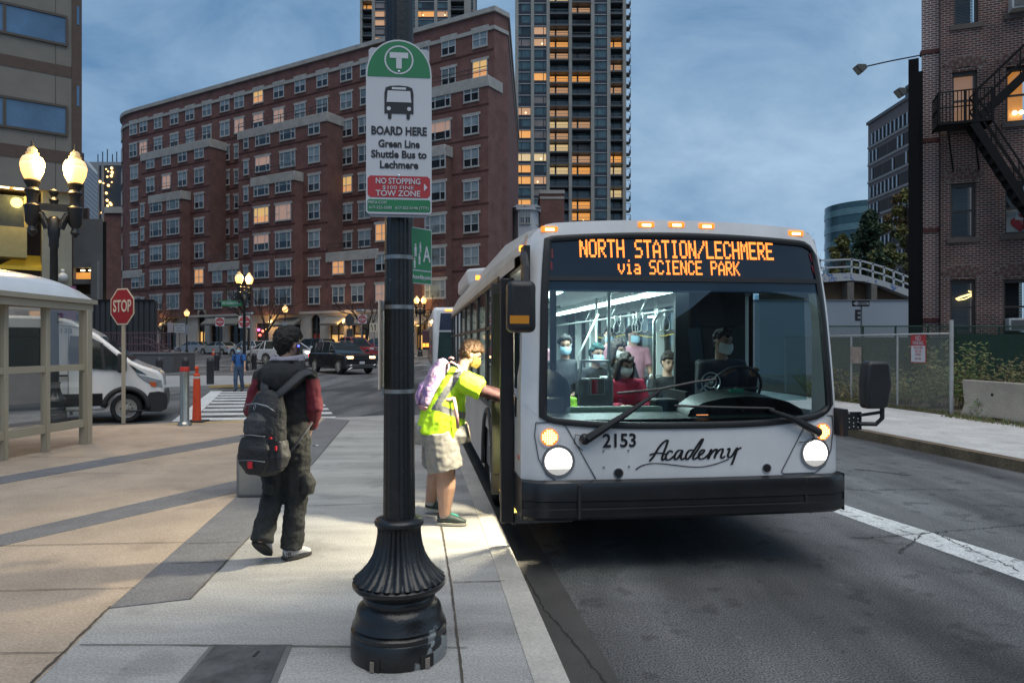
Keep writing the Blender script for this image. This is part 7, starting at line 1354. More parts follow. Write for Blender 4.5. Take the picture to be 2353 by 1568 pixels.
def hv(c, n):
    d1 = (c.x - .125) * .83 + (c.z - 1.44) * -.0; a = Vector((.135, 1.49)); b = Vector((-.11, 1.10)); p = Vector((c.x, c.z)); t = (b - a).normalized(); dist = abs((p - a).x * t.y - (p - a).y * t.x)
    if c.y < .05 and dist < .033 and c.z > 1.09: return 1
    zb_ = 1.125 - (c.x + .10) * .40
    if abs(c.z - zb_) < .032 and c.x > -.13 and c.z < 1.14 and c.y < .3: return 1
    return 0
wo = person('woman in bright yellow-green hi-vis shirt and grey shorts leaning into the bus doorway', (-.60, 6.85, 0), 0, J, dict(skin=SKIN2, shirt=[HIV, REFL], shirt_name='hivis_shirt', shirt_fn=hv, sleeve='short', slv=.095, trousers=SHO, trouser_name='shorts', trouser=.14, shorts=.86, fold=.009, foldz=1.3, vox=.010, leg=.096,
     torso=[(0, .25, .23), (.25, .24, .215), (.5, .215, .18), (.78, .19, .135), (1.0, .085, .075)], hem=.0, hair=HAIRB, clumps=200, hairsize=1.0, curl_amp=.010, mask=MASKY, shoe=M('shoe_green_black', (.02, .035, .033), .6, var=.3, scale=20), sole=M('sole_cream', (.42, .40, .33), .7, var=.1), accent=M('shoe_teal', (.05, .30, .24), .6, var=0)))
q = MB(); 
for s, e, w in (('R', J['elbR'], J['wriR']), ('L', J['elbL'], J['wriL'])): q.tube([J['sho' + s].lerp(e, .6), e, e.lerp(w, .5), w], [.058, .053, .047, .036], 12)
remesh(q, 'undershirt_sleeve', MAR, wo, .010, .006, 14)
q = MB()
for s in 'LR': a_, k_ = J['ank' + s], J['kne' + s]; q.tube([a_ + V(0, 0, -.02), a_.lerp(k_, .16), a_.lerp(k_, .34)], [.05, .052, .062], 12)
pieces('sock', q, M('sock_white', (.55, .55, .56), .9, var=.1), wo, smooth=True)
PNK = M('backpack_pink', (.50, .36, .46), .7, var=.1)
def pinkpat():
    m = PNK; t = m.node_tree; p = t.nodes['Principled BSDF']; tc = t.nodes.new('ShaderNodeTexCoord'); v = t.nodes.new('ShaderNodeTexVoronoi'); v.feature = 'DISTANCE_TO_EDGE'; v.inputs['Scale'].default_value = 15; t.links.new(tc.outputs['Object'], v.inputs['Vector'])
    r = t.nodes.new('ShaderNodeValToRGB'); e = r.color_ramp.elements; e[0].position = .05; e[0].color = (.24, .15, .36, 1); e[1].position = .11; e[1].color = (.50, .36, .47, 1); e.new(.3).color = (.50, .36, .47, 1); e.new(.34).color = (.33, .24, .46, 1); t.links.new(v.outputs['Distance'], r.inputs[0]); t.links.new(r.outputs[0], p.inputs['Base Color'])
pinkpat(); PK2 = M('strap_pink', (.52, .27, .28), .75, var=.1)
pk = thing('backpack', 'small pink and lilac patterned backpack on the back of the woman in hi-vis shirt', 'backpack', (-.60, 6.85, 0)); q = MB(); q.tube([(-.215, -.02, 1.10), (-.20, -.02, 1.14), (-.165, -.02, 1.27), (-.10, -.02, 1.42), (-.045, -.02, 1.53), (-.03, -.02, 1.555)], [(.13, .04), (.155, .085), (.16, .10), (.15, .095), (.115, .065), (.06, .03)], 20, ref=(0, -1, 0)); remesh(q, 'main_compartment', PNK, pk, .009, .006, 14)
q = MB(); q.tube([(-.285, -.02, 1.12), (-.275, -.02, 1.2), (-.24, -.02, 1.30), (-.2, -.02, 1.36)], [(.09, .02), (.125, .05), (.12, .045), (.07, .02)], 16, ref=(0, -1, 0)); remesh(q, 'front_pocket', PNK, pk, .009, .005, 14); q = MB(); q.tube([(-.21, -.02, 1.075), (-.20, -.02, 1.12)], [(.13, .075), (.152, .09)], 20, ref=(0, -1, 0)); remesh(q, 'base_panel', PK2, pk, .010, 0, 1)
q = MB(); q.tube([(-.03, -.11, 1.50), (.03, -.13, 1.535), (.10, -.15, 1.50), (.16, -.17, 1.40)], [(.022, .007)] * 4, 6, ref=(0, 1, 0)); q.tube([(-.03, .09, 1.50), (.05, .12, 1.535), (.15, .14, 1.45)], [(.02, .006)] * 3, 6, ref=(0, 1, 0)); q.tube([(-.09, -.165, 1.16), (.0, -.215, 1.185), (.07, -.21, 1.20)], [(.017, .006)] * 3, 6, ref=(0, 0, 1)); q.tube([(-.005, -.02, 1.56), (.02, -.02, 1.575), (.05, -.02, 1.56)], .010, 6); q.tube([(.065, -.225, 1.205), (.09, -.235, 1.06), (.10, -.215, .92)], [(.015, .005)] * 3, 6, ref=(1, 0, 0)); pieces('strap', q, PK2, pk, smooth=True); obj('zip', MB().tube([(-.075, -.125, 1.44), (-.13, -.15, 1.3), (-.17, -.155, 1.16)], .004, 5), ZIP, pk)
tb = thing('tote_bag', 'small beige bag hanging at the front of the woman in hi-vis shirt', 'bag', (-.60, 6.85, 0)); q = MB(); q.tube([(.14, .08, .76), (.14, .08, .80), (.135, .08, .90), (.125, .08, .95)], [(.055, .10), (.06, .11), (.05, .10), (.035, .09)], 14, ref=(1, 0, 0)); remesh(q, 'bag', M('tote_beige', (.42, .33, .25), .8, var=.08), tb, .010, .004, 14); obj('strap', MB().tube([(.12, .03, .94), (.12, .02, 1.05), (.10, .04, 1.2)], [(.012, .004)] * 3, 6), PK2, tb)
# ---------------------------------------------------------------- pedestrian in blue and bus riders
def stand(h=1.70, face=0, arms='down', walk=0.):
    k = h / 1.75; P = lambda x, y, z: V(x * k, y * k, z * k); w = walk
    return dict(head=P(0, .02, 1.63), yaw=face, pitch=0, neck=P(0, 0, 1.48), shoL=P(-.18, 0, 1.40), shoR=P(.18, 0, 1.40), elbL=P(-.25, .02 + w * .2, 1.13), elbR=P(.25, .02 - w * .2, 1.13), wriL=P(-.29, .10 + w * .4, .88), wriR=P(.27, .08 - w * .2, .90), hipL=P(-.09, 0, .92), hipR=P(.09, 0, .92), kneL=P(-.095, .05 - w * .25, .5), kneR=P(.095, .05 + w * .3, .5), ankL=P(-.09, -.0 - w * .6, .09 + abs(w) * .15), ankR=P(.09, 0 + w * .4, .09), toeL=P(-.1, .17 - w * .6, .02), toeR=P(.1, .17 + w * .4, .02))
def sit(look=0, pitch=-8, lean=.0, hands='lap'):
    return dict(head=V(.0, .05 + lean, .80 + .47 - lean * .3), yaw=look, pitch=pitch, neck=V(0, .01 + lean * .8, .63 + .47), shoL=V(-.185, lean * .7, .55 + .47), shoR=V(.185, lean * .7, .55 + .47), elbL=V(-.24, .10 + lean, .28 + .47), elbR=V(.24, .10 + lean, .28 + .47), wriL=V(-.09, .30 + lean, .22 + .47 + (.10 if hands == 'phone' else 0)), wriR=V(.10, .30 + lean, .22 + .47 + (.10 if hands == 'phone' else 0)), hipL=V(-.09, 0, .09 + .47), hipR=V(.09, 0, .09 + .47), kneL=V(-.10, .42, .09 + .45), kneR=V(.10, .42, .09 + .45), ankL=V(-.10, .44, .10), ankR=V(.10, .44, .10), toeL=V(-.1, .6, .02), toeR=V(.1, .6, .02))
p = at(549, 898, 27.8); person('person in blue t-shirt, jeans and face mask walking over the crosswalk', (p.x, 27.8, -.13), R(180), stand(1.73, 0, walk=.22), dict(skin=SKIN2, shirt=M('tshirt_blue', (.02, .10, .30), .8, var=.12, scale=10), sleeve='short', trousers=M('jeans', (.045, .075, .13), .85, var=.25, scale=8), mask=MASKB, hair=HAIRK, vox=.016, shoe=TRIM))
bg = thing('backpack', 'dark backpack of the person in blue, straps showing over the shoulders', 'backpack', (p.x, 27.8, -.13), R(180)); obj('bag', MB().box(-.15, .15, -.30, -.14, .98, 1.42), JK, bg, bevel=.05); pieces('strap', MB().tube([(-.11, -.14, 1.40), (-.11, 0, 1.46), (-.12, .13, 1.36), (-.14, .12, 1.08)], .02, 6).tube([(.11, -.14, 1.40), (.11, 0, 1.46), (.12, .13, 1.36), (.14, .12, 1.08)], .02, 6), JK, bg)
BO = V(.1015, 5.40, 0); BX = V(.9916, .129, 0); BY = V(-.129, .9916, 0)
def inbus(x, y, z=.26): return BO + BX * x + BY * y + V(0, 0, z)
FACE = BUS_RZ + R(180)
PINKT = M('pink_shirt', (.55, .26, .32), .8, var=.1); BLKC = M('coat_black', (.012, .013, .016), .85, var=.3); REDS_ = M('sweater_red', (.40, .015, .05), .8, var=.15, scale=10)
def rider(label, x, y, dz, pose, c, z=.26):
    d = dict(vox=.018, trousers=DARK, hair=HAIRK, skin=SKIN2, fold=.006); d.update(c); return person(label, tuple(inbus(x, y, z + dz)), FACE, pose, d)
rider('young woman with long dark hair in red sweater and white mask in the bus', 1.54, 2.72, -.04, sit(12, -22, .08, 'phone'), dict(shirt=REDS_, hair=HAIRD, hairstyle='long', hairlen=.38, mask=MASKW, trousers=M('jeans_dark', (.03, .035, .045), .8, var=.1), vox=.014))
rider('bus rider in dark green knit cap and blue mask holding a phone', 1.40, 3.45, .06, sit(20, -4, .04, 'phone'), dict(shirt=BLKC, hair=M('cap_green', (.012, .055, .05), .9, var=.15), hair_name='knit_cap', clumps=60, mask=MASKB))
rider('bus rider with smooth dark hair and white mask behind the green knit cap', 1.74, 3.70, .12, sit(35, -18, .05), dict(shirt=BLKC, hair=HAIRD, hairstyle='long', hairlen=.2, mask=MASKW))
rider('bus rider with short black hair, blue mask and dark jacket by the pole', 1.06, 3.72, .15, sit(-8, -6), dict(shirt=M('jacket_dark', (.03, .032, .038), .8, var=.2), skin=SKIN, mask=MASKB))
rider('bus rider whose dark hair shows above the blue patterned seat', 2.28, 3.30, -.06, sit(0, -10), dict(shirt=BLKC, hair=HAIRD))
rider('standing bus rider in pink shirt on the left side behind the dark post', .95, 5.1, -.02, stand(1.66, -15), dict(shirt=PINKT, sleeve='short', mask=MASKB))
rider('standing bus rider in pink shirt framed by the middle window of the bus', 2.10, 5.4, .0, stand(1.68, 5), dict(shirt=PINKT, sleeve='short', mask=MASKB))
rider('standing bus rider in pink shirt half hidden by the driver partition', 2.22, 4.55, -.02, stand(1.70, 25), dict(shirt=PINKT, sleeve='short', mask=MASKB))
DRV = M('driver_uniform', (.012, .018, .032), .8, var=.2)
rider('bus driver in dark uniform and cap with white mask at the wheel', 2.10, 1.28, .0, {**sit(14, -12, .02), 'wriL': V(-.12, .42, .98), 'wriR': V(.14, .42, .98)}, dict(shirt=DRV, mask=MASKW, skin=SKIN, hair=M('cap_black', (.01, .011, .014), .7, var=.1), hair_name='cap', clumps=70), z=.46)
db_ = thing('shoulder_bag', 'black bag standing on the front ledge at the lower left of the windshield', 'bag', tuple(inbus(.36, .98, 1.05)), BUS_RZ); q = MB(); q.tube([(0, 0, 0), (0, 0, .06), (0, 0, .22), (.01, 0, .36), (.02, 0, .42)], [(.16, .12), (.20, .15), (.20, .15), (.16, .11), (.06, .05)], 16); remesh(q, 'bag', BLKC, db_, .014, .012, 9); obj('handle', MB().tube([(-.02, 0, .41), (-.02, 0, .47), (.04, 0, .47), (.05, 0, .41)], .01, 6), BLKC, db_)
gb_ = thing('shopping_bag', 'bright green bag on the lap of the rider beside the front pole', 'bag', tuple(inbus(1.02, 3.2, .93)), BUS_RZ); q = MB(); q.tube([(0, 0, -.1), (0, 0, .0), (.03, 0, .13)], [(.08, .06), (.11, .08), (.06, .04)], 10); remesh(q, 'bag', M('bag_lime', (.25, .50, .04), .7, var=.1), gb_, .014, .01, 12)
# ================================================================== VEHICLES
CGL = M('car_glass', (.02, .03, .035), .06, var=.2, spec=.8); HLO = emi('car_headlight', (1, .9, .7), 9, (.9, .9, .9)); HLA = emi('car_headlight_amber', (1, .52, .22), 6, (.9, .6, .4)); TLR = emi('tail_light', (1, .04, .02), 2.2, (.5, .02, .02)); TLO = M('tail_light_off', (.25, .01, .01), .25, var=0); HOF = M('headlight_off', (.45, .46, .48), .1, var=0)
def paint(n, c): return M('paint_' + n, c, .22, var=.04, spec=.6, coat=.6)
PROF = {'sedan': dict(low=[(-.5, .30), (-.5, .62), (-.485, .70), (-.34, .74), (.22, .70), (.46, .58), (.5, .46), (.495, .25), (-.48, .22)], top=[(-.40, .72), (-.23, 1.), (.06, 1.), (.26, .69)]),
        'suv': dict(low=[(-.5, .30), (-.5, .60), (-.49, .66), (.22, .66), (.44, .60), (.492, .52), (.5, .40), (.49, .20), (-.49, .22)], top=[(-.485, .65), (-.42, .98), (-.30, 1.0), (.02, .985), (.235, .645)]),
        'hatch': dict(low=[(-.5, .28), (-.5, .60), (-.49, .68), (.22, .66), (.46, .54), (.5, .44), (.495, .22), (-.48, .2)], top=[(-.49, .67), (-.38, .98), (-.2, 1.), (.02, .98), (.28, .64)]),
        'pickup': dict(low=[(-.5, .32), (-.5, .60), (-.12, .60), (-.12, .62), (.20, .62), (.46, .57), (.5, .50), (.495, .24), (-.49, .26)], top=[(-.13, .61), (-.10, .98), (.0, 1.0), (.09, .98), (.22, .61)])}
def car(name, label, cat, pos, heading, L, W, H, style, col, group=None, front=None, rear=None, spokes=8, slots=False, rails=False):
    o = thing(name, label, cat, pos, heading, group); P = PROF[style]; pm = paint(col[0], col[1]); w = W / 2
    arch = H * .235; wx = .5 - .185 if style != 'pickup' else .31
    def lo(p): return [(x * L, z * H) for x, z in p]
    low = lo(P['low']); bx = sorted([low[-1][0], low[-2][0]]); cut = []
    for c_ in (wx * L, -wx * L): cut += [(c_ + arch * 1.12 * math.cos(R(a)), arch * 1.0 + arch * 1.12 * math.sin(R(a)) - .02) for a in range(-10, 191, 20)]
    poly = low[:-2] + [low[-2]] + cut + [low[-1]]
    q = MB().prism(poly, lambda x, z: (x, -w + .06 * max(0, (z / H - .45)), z), lambda x, z: (x, w - .06 * max(0, (z / H - .45)), z)); obj('body', q, pm, o, bevel=.05, seg=2)
    q = MB().box(-L * .47, L * .47, -w + .15, w - .15, H * .16, H * .5); obj('underbody', q, TRIM, o)
    top = lo(P['top']); n = len(top); zt_ = max(z for _, z in top); zb_ = min(z for _, z in top)
    ins = lambda z: (w - .10) - (z - zb_) / (zt_ - zb_) * .17
    obj('windows', MB().prism(top, lambda x, z: (x, -ins(z), z), lambda x, z: (x, ins(z), z)), CGL, o, bevel=.015, seg=1)
    r = MB(); rt = [p for p in top if p[1] > zt_ * .965]; r.prism([(rt[0][0] - .02, rt[0][1] - .01)] + [(x, z + .02) for x, z in rt] + [(rt[-1][0] + .02, rt[-1][1] - .02)], lambda x, z: (x, -ins(zt_) - .015, z), lambda x, z: (x, ins(zt_) + .015, z))
    for a, b in ((top[0], top[1]), (top[-1], top[-2])):
        for s in (-1, 1): r.bar((a[0], s * (ins(a[1]) + .005), a[1]), (b[0], s * (ins(b[1]) + .005), b[1]), .07, .05)
    for xx in ((.02, -.17, -.37) if style in ('suv', 'hatch') else (.0,) if style == 'pickup' else (-.06,)):
        for s in (-1, 1): r.bar((xx * L, s * (ins(zb_) + .004), zb_), (xx * L - .04, s * (ins(zt_) + .004), zt_), .07, .03)
    obj('roof', r, pm, o, bevel=.02, seg=1)
    q = MB()
    if rails:
        for s in (-1, 1): q.tube([(-.36 * L, s * ins(zt_) * .92, zt_ + .02), (-.33 * L, s * ins(zt_) * .92, zt_ + .07), (-.02 * L, s * ins(zt_) * .92, zt_ + .06), (.02 * L, s * ins(zt_) * .92, zt_ + .02)], .018, 6)
        obj('roof_rails', q, ALU, o)
    for x in (wx * L, -wx * L):
        for s in (-1, 1): t = wheel(o, arch * .98, .23, rim=M('alloy', (.55, .53, .48), .35, .3, var=.1), axis=1, spokes=spokes); t.location = (x, s * (w - .10), arch * .98)
    hz = H * .50; nose = max(x for x, z in low)
    for s in (-1, 1):
        obj('headlight', MB().box(nose - .28, nose + .005 - .03 * 0, s * (w - .30) - .17, s * (w - .30) + .17, hz - .02, hz + .11), front or HOF, o, bevel=.03); obj('tail_light', MB().box(-L / 2 - .02, -L / 2 + .2, s * (w - .12) - .11, s * (w - .12) + .11, H * .52, H * .62), rear or TLO, o, bevel=.02)
        mz = zb_ + .10; obj('wing_mirror', MB().box(.20 * L, .20 * L + .12, s * (w + .1) - .11, s * (w + .1) + .11, mz - .02, mz + .12), pm, o, bevel=.03)
        q = MB().box(-.02 * L, .02 * L, s * w - .012, s * w + .02, zb_ - .16, zb_ - .13).box(-.24 * L, -.20 * L, s * w - .012, s * w + .02, zb_ - .15, zb_ - .12); obj('door_handle', q, CHR if slots else pm, o)
    obj('bumper', MB().box(nose - .2, nose + .04, -w + .05, w - .05, H * .17, H * .30), TRIM if style in ('suv', 'pickup') else pm, o, bevel=.05); obj('bumper', MB().box(-L / 2 - .04, -L / 2 + .2, -w + .05, w - .05, H * .2, H * .34), TRIM if style == 'suv' else pm, o, bevel=.05)
    gq = MB().box(nose - .1, nose + .018, -w + .52, w - .52, hz - .06, hz + .12); obj('grille', gq, M('grille_black', (.012, .012, .012), .4, var=0), o)
    if slots:
        q = MB()
        for i in range(8): y = -.42 + .12 * i; q.box(nose - .05, nose + .035, y - .012, y + .012, hz - .04, hz + .11)
        q.box(nose - .05, nose + .03, -.5, .5, hz + .11, hz + .13).box(nose - .05, nose + .03, -.5, .5, hz - .06, hz - .04).box(nose, nose + .055, -.62, .62, H * .215, H * .228).tube([(nose + .05, -.62, H * .22), (nose + .03, -.82, H * .16)], .014, 5).tube([(nose + .05, .62, H * .22), (nose + .03, .82, H * .16)], .014, 5); obj('chrome_trim', q, CHR, o)
        for s in (-1, 1): obj('fog_lamp', MB().tube([(nose + .03, s * .72 - .1, H * .30), (nose + .03, s * .72, H * .27), (nose + .03, s * .72 + .1, H * .30)], .02, 6), CHR, o)
    obj('number_plate', MB().box(nose + .02, nose + .05, -.15, .15, H * .32, H * .40), M('plate_white', (.5, .5, .52), .5, var=.15, scale=30), o); obj('number_plate', MB().box(-L / 2 - .05, -L / 2 - .02, -.15, .15, H * .42, H * .50), MATS['plate_white'], o); return o
def cpos(px, py, D): p = at(px, py, D); return (p.x, D, p.z)
car('suv', 'black SUV with lit headlights turning across the road behind the man with backpack', 'SUV', cpos(785, 856, 41.5), R(-50), 4.8, 1.95, 1.76, 'suv', ('black', (.012, .012, .014)), 'cars on the street', HLA, TLR, spokes=10, slots=True, rails=True)
FA = dirz(-.859, .511)
car('car', 'silver sedan parked at the far left end of the row by the brick block', 'car', cpos(446, 813, 84), FA + R(4), 4.7, 1.8, 1.45, 'sedan', ('silver', (.25, .26, .28)), 'cars on the street')
car('car', 'second silver sedan parked behind the leftmost silver sedan', 'car', cpos(503, 815, 79), FA + R(3), 4.8, 1.8, 1.42, 'sedan', ('champagne', (.33, .31, .28)), 'cars on the street')
car('car', 'white hatchback with red tail lights behind the person in blue', 'car', cpos(571, 819, 73), FA - R(2), 4.4, 1.8, 1.62, 'hatch', ('white', (.55, .56, .57)), 'cars on the street', None, TLR)
car('car', 'white sedan with a red tail light left of the backpack wearer', 'car', cpos(622, 833, 54), FA - R(8), 4.7, 1.85, 1.45, 'sedan', ('white', (.55, .56, .57)), 'cars on the street', None, TLR)
car('suv', 'white SUV with a lit headlight mostly hidden behind the backpack wearer', 'SUV', cpos(667, 838, 50), R(-28), 4.5, 1.85, 1.68, 'suv', ('white', (.55, .56, .57)), 'cars on the street', HLO)
car('suv', 'dark blue SUV parked behind the black SUV at the left', 'SUV', cpos(715, 823, 64), FA, 4.8, 1.9, 1.75, 'suv', ('navy', (.02, .03, .045)), 'cars on the street')
car('pickup_truck', 'red pickup truck with chrome grille behind the black SUV', 'pickup truck', cpos(810, 829, 56), R(-32), 5.5, 2.0, 1.85, 'pickup', ('red', (.30, .02, .028)), 'cars on the street', HOF, slots=True, rails=True)
car('car', 'dark blue hatchback with a red tail light at the left edge of the lamp post', 'car', cpos(868, 821, 60), R(160), 4.3, 1.8, 1.62, 'hatch', ('slate', (.05, .06, .10)), 'cars on the street', None, TLR)
# ---------------- the white passenger van
vh = math.atan2(.407, .914); wp = gp(290, 971, -.13); hd = Vector((math.cos(vh), math.sin(vh))); ln = Vector((-hd.y, hd.x))
vo = Vector((wp.x, wp.y)) + hd * .82 + ln * 1.0; VW = paint('van_white', (.72, .71, .69)); van = thing('van', 'white passenger van with black lower cladding behind the stop sign', 'van', (vo.x, vo.y, -.13), vh)
side = [(-6.0, .30), (-6.0, 2.2), (-5.9, 2.42), (-5.0, 2.5), (-2.3, 2.46), (-1.95, 2.38), (-1.42, 2.06), (-.72, 1.44), (-.50, 1.33), (-.16, 1.20), (-.06, 1.08), (-.03, .66), (-.06, .32)]
cut = []
for c_ in (-.82, -4.2): cut += [(c_ + .43 * math.cos(R(a)), .34 + .43 * math.sin(R(a))) for a in range(-8, 189, 16)]
tw = lambda z: 1.0 - .10 * max(0, z - 1.1) ** 1.2
q = MB().prism(side + cut, lambda x, z: (x, -tw(z), z), lambda x, z: (x, tw(z), z)); obj('body', q, VW, van, bevel=.07, seg=3)
CLAD = M('van_cladding', (.022, .022, .024), .6, var=.15); q = MB().prism([(-.86, .29), (-.80, .26), (-.1, .24), (.03, .30), (.05, .52), (.02, .68), (-.14, .72), (-.34, .70), (-.40, .55), (-.36, .36), (-.36, .29)], lambda x, z: (x, -1.02, z), lambda x, z: (x, 1.02, z)); bm_ = obj('front_bumper', q, CLAD, van, bevel=.04, seg=2)
for c_ in (-.82, -4.2): obj('wheel_arch', MB().tube([(c_ + .46 * math.cos(R(a)), -1.0, .34 + .46 * math.sin(R(a))) for a in range(-5, 186, 12)], .06, 8), CLAD, van, smooth=True); obj('side_cladding', MB().box(-3.72, -1.30, -1.025, -.9, .42, .70).box(-6.0, -4.68, -1.025, -.9, .42, .70), CLAD, van, bevel=.015)
VG = M('van_glass', (.02, .028, .03), .05, var=.3, spec=.8); sy_ = lambda z: -tw(z) - .008
def vpane(pts, name, m=VG): return obj(name, MB().prism(pts, lambda x, z: (x, sy_(z), z), lambda x, z: (x, sy_(z) + .03, z)), m, van)
vpane([(-1.95, 1.33), (-1.98, 1.62), (-1.95, 2.02), (-1.58, 2.0), (-1.36, 1.88), (-.80, 1.36), (-.90, 1.22), (-1.3, 1.24)], 'door_window'); vpane([(-.76, 1.36), (-.60, 1.16), (-.40, 1.12), (-.64, 1.28)], 'quarter_window')
obj('window_divider', MB().prism([(-1.30, 1.24), (-1.24, 1.24), (-1.30, 1.85), (-1.36, 1.86)], lambda x, z: (x, sy_(z) - .004, z), lambda x, z: (x, sy_(z) + .02, z)), TRIM, van)
obj('windshield', MB().quad((-1.45, -.80, 2.08), (-1.45, .80, 2.08), (-.70, .86, 1.475), (-.70, -.86, 1.475)), VG, van)
dk_ = vpane([(-3.25, .36), (-3.25, 2.2), (-2.35, 2.2), (-2.35, .36)], 'open_side_door', M('van_interior', (.012, .012, .012), .3, var=.3)); vpane([(-4.6, 1.25), (-4.6, 2.05), (-3.4, 2.05), (-3.4, 1.25)], 'rear_window'); vpane([(-5.9, 1.25), (-5.9, 2.05), (-4.7, 2.05), (-4.7, 1.25)], 'rear_window')
q = MB()
for x in (-2.28, -1.98, -3.32): q.bar((x, sy_(1.4), .42), (x, sy_(1.4), 1.3), .012).bar((x, sy_(1.3) - .0, 1.3), (x, sy_(2.3) + .0, 2.2), .012)
q.bar((-2.28, sy_(2.2), 2.28), (-1.7, sy_(2.2), 2.20), .012); obj('door_seam', q, SEAM, van); obj('door_handle', MB().box(-2.18, -1.98, -1.035, -.99, 1.10, 1.14), TRIM, van)
text('7122', .15, M('van_number', (.03, .03, .03), .6, var=0), van, name='fleet_number', loc=(-2.08, sy_(2.14) - .004, 2.13), rot=(R(84), 0, 0), width=.34)
obj('headlight', MB().prism([(-.62, 1.14), (-.30, 1.06), (-.08, .98), (-.06, .80), (-.26, .84), (-.46, .98)], lambda x, z: (x, -1.005, z), lambda x, z: (x, -.84, z)), M('van_headlight', (.30, .33, .36), .1, .3, var=.4, scale=9), van, bevel=.015); obj('indicator', MB().prism([(-.34, .95), (-.20, .93), (-.20, .82), (-.30, .84)], lambda x, z: (x, -1.012, z), lambda x, z: (x, -.95, z)), M('indicator_orange', (.55, .10, .02), .3, var=0), van)
mrv = obj('wing_mirror', MB().box(-.98, -.80, -1.30, -1.08, 1.18, 1.62), TRIM, van, bevel=.04)
for x in (-.82, -4.2):
    for s in (-1, 1): t = wheel(van, .34, .24, rim=M('hub_steel', (.5, .49, .47), .25, .6, var=.1), axis=1); t.location = (x, s * .88, .34)
# ================================================================== FENCES AND BARRIER ON THE RIGHT
GALV = M('galvanised', (.42, .42, .41), .5, .3, var=.12, scale=6); SD = Vector((-.14, .99)).normalized()
def chain(p0, d, L, z0, z1, pitch=.062, r=.0031):
    q = MB(); H_ = z1 - z0; n = int((L + H_) / pitch)
    for i in range(n + 1):
        for s in (1, -1):
            a = i * pitch - (H_ if s > 0 else 0); t0, t1 = (a, a + H_) if s > 0 else (a, a - H_); za, zb2 = z0, z1
            if s > 0:
                if t0 < 0: za = z0 - t0; t0 = 0
                if t1 > L: zb2 = z1 - (t1 - L); t1 = L
            else:
                if t0 > L: za = z0 + (t0 - L); t0 = L
                if t1 < 0: zb2 = z1 + t1; t1 = 0
            if zb2 - za < .02: continue
            A_ = (p0[0] + d.x * t0, p0[1] + d.y * t0, za); B2 = (p0[0] + d.x * t1, p0[1] + d.y * t1, zb2); q.tube([A_, B2], r, 3, cap=False)
    return q
f0 = Vector((10.4, 17.0)); FL = 7.6
cf = thing('chain_link_fence', 'galvanised chain-link fence carrying the no parking sign along the right sidewalk', 'fence', (0, 0, 0)); obj('mesh', chain(f0, SD, FL, .08, 1.95), M('chain_wire', (.34, .35, .33), .5, .3, var=0), cf)
for i, L_ in enumerate((0, 1.9, 3.9, 5.8, 7.6)): p = f0 + SD * L_; r_ = .042 if i == 0 else .026; obj('post', MB().cyl((p.x, p.y, 0), (p.x, p.y, 2.27 if i == 0 else 1.97), r_, n=12), GALV, cf, smooth=40)
e_ = f0 + SD * FL; obj('top_rail', MB().cyl((f0.x, f0.y, 1.95), (e_.x, e_.y, 1.95), .022, n=10), GALV, cf, smooth=True)
np_ = thing('no_parking_sign', 'white and red no parking sign fixed to the chain-link fence', 'sign', tuple((f0 + SD * 1.05).to_3d() + Vector((-.05, 0, 0))), dirz(-SD.x, -SD.y)); zA, zB = EYE + 21 * 18.0 / F_PX, EYE - 43 * 18.0 / F_PX; ww = .27
plate([(-ww, zB), (ww, zB), (ww, zA), (-ww, zA)], -.004, .004, SGR, 'panel', np_); plate([(-ww + .02, zB + .02), (ww - .02, zB + .02), (ww - .02, zA - .27), (-ww + .02, zA - .27)], -.007, -.004, SGW, 'white_field', np_)
for s_, z_, h_, w_, m_ in (('NO', zA - .085, .13, .2, SGW), ('PARKING', zA - .205, .10, .42, SGW), ('VIOLATORS', zA - .325, .07, .36, SGR), ('WILL BE', zA - .41, .07, .26, SGR), ('TOWED', zA - .495, .07, .24, SGR), ('ANY TIME', zA - .60, .055, .26, SGR)): text(s_, h_ * 1.35, m_, np_, loc=(0, -.009, z_), width=w_ * .9, ext=.001)
pn_ = thing('fence_notice', 'faded paper notice fixed to the chain-link fence left of the no parking sign', 'notice', tuple((f0 + SD * 3.6).to_3d() + Vector((-.05, 0, 0))), dirz(-SD.x, -SD.y)); plate([(-.25, 1.15), (.25, 1.15), (.25, 1.62), (-.25, 1.62)], -.003, .003, M('faded_paper', (.34, .27, .22), .9, var=.35, scale=7), 'sheet', pn_)
GFM = M('green_screen', (.016, .05, .034), .85, var=.3, scale=4); gf = thing('green_fence', 'tall dark green screened fence in front of the brick building', 'fence', (0, 22.0, 0)); kk = 22 / F_PX; gz = EYE + (HY - 749) * kk
obj('mesh', chain((0 + (1900 - CX) * kk, 0), Vector((1, 0)), (2440 - 1900) * kk, .0, gz, .075, .0045), M('green_wire', (.02, .06, .045), .6, var=0), gf)
obj('screen', MB().box((2200 - CX) * kk, (2440 - CX) * kk, .03, .04, 0, gz - .25), GFM, gf); obj('faded_screen', MB().box((1900 - CX) * kk, (2199 - CX) * kk, .03, .04, 0, gz - .34), M('faded_screen', (.024, .042, .022), .9, var=.35, scale=2), gf)
q = MB()
for px in (1905, 1985, 2060, 2135, 2200, 2300, 2400): q.cyl(((px - CX) * kk, .08, 0), ((px - CX) * kk, .08, gz + .02), .03, n=8)
q.cyl(((1900 - CX) * kk, .06, gz), ((2440 - CX) * kk, .06, gz), .02, n=8); obj('post', q, GFM, gf)
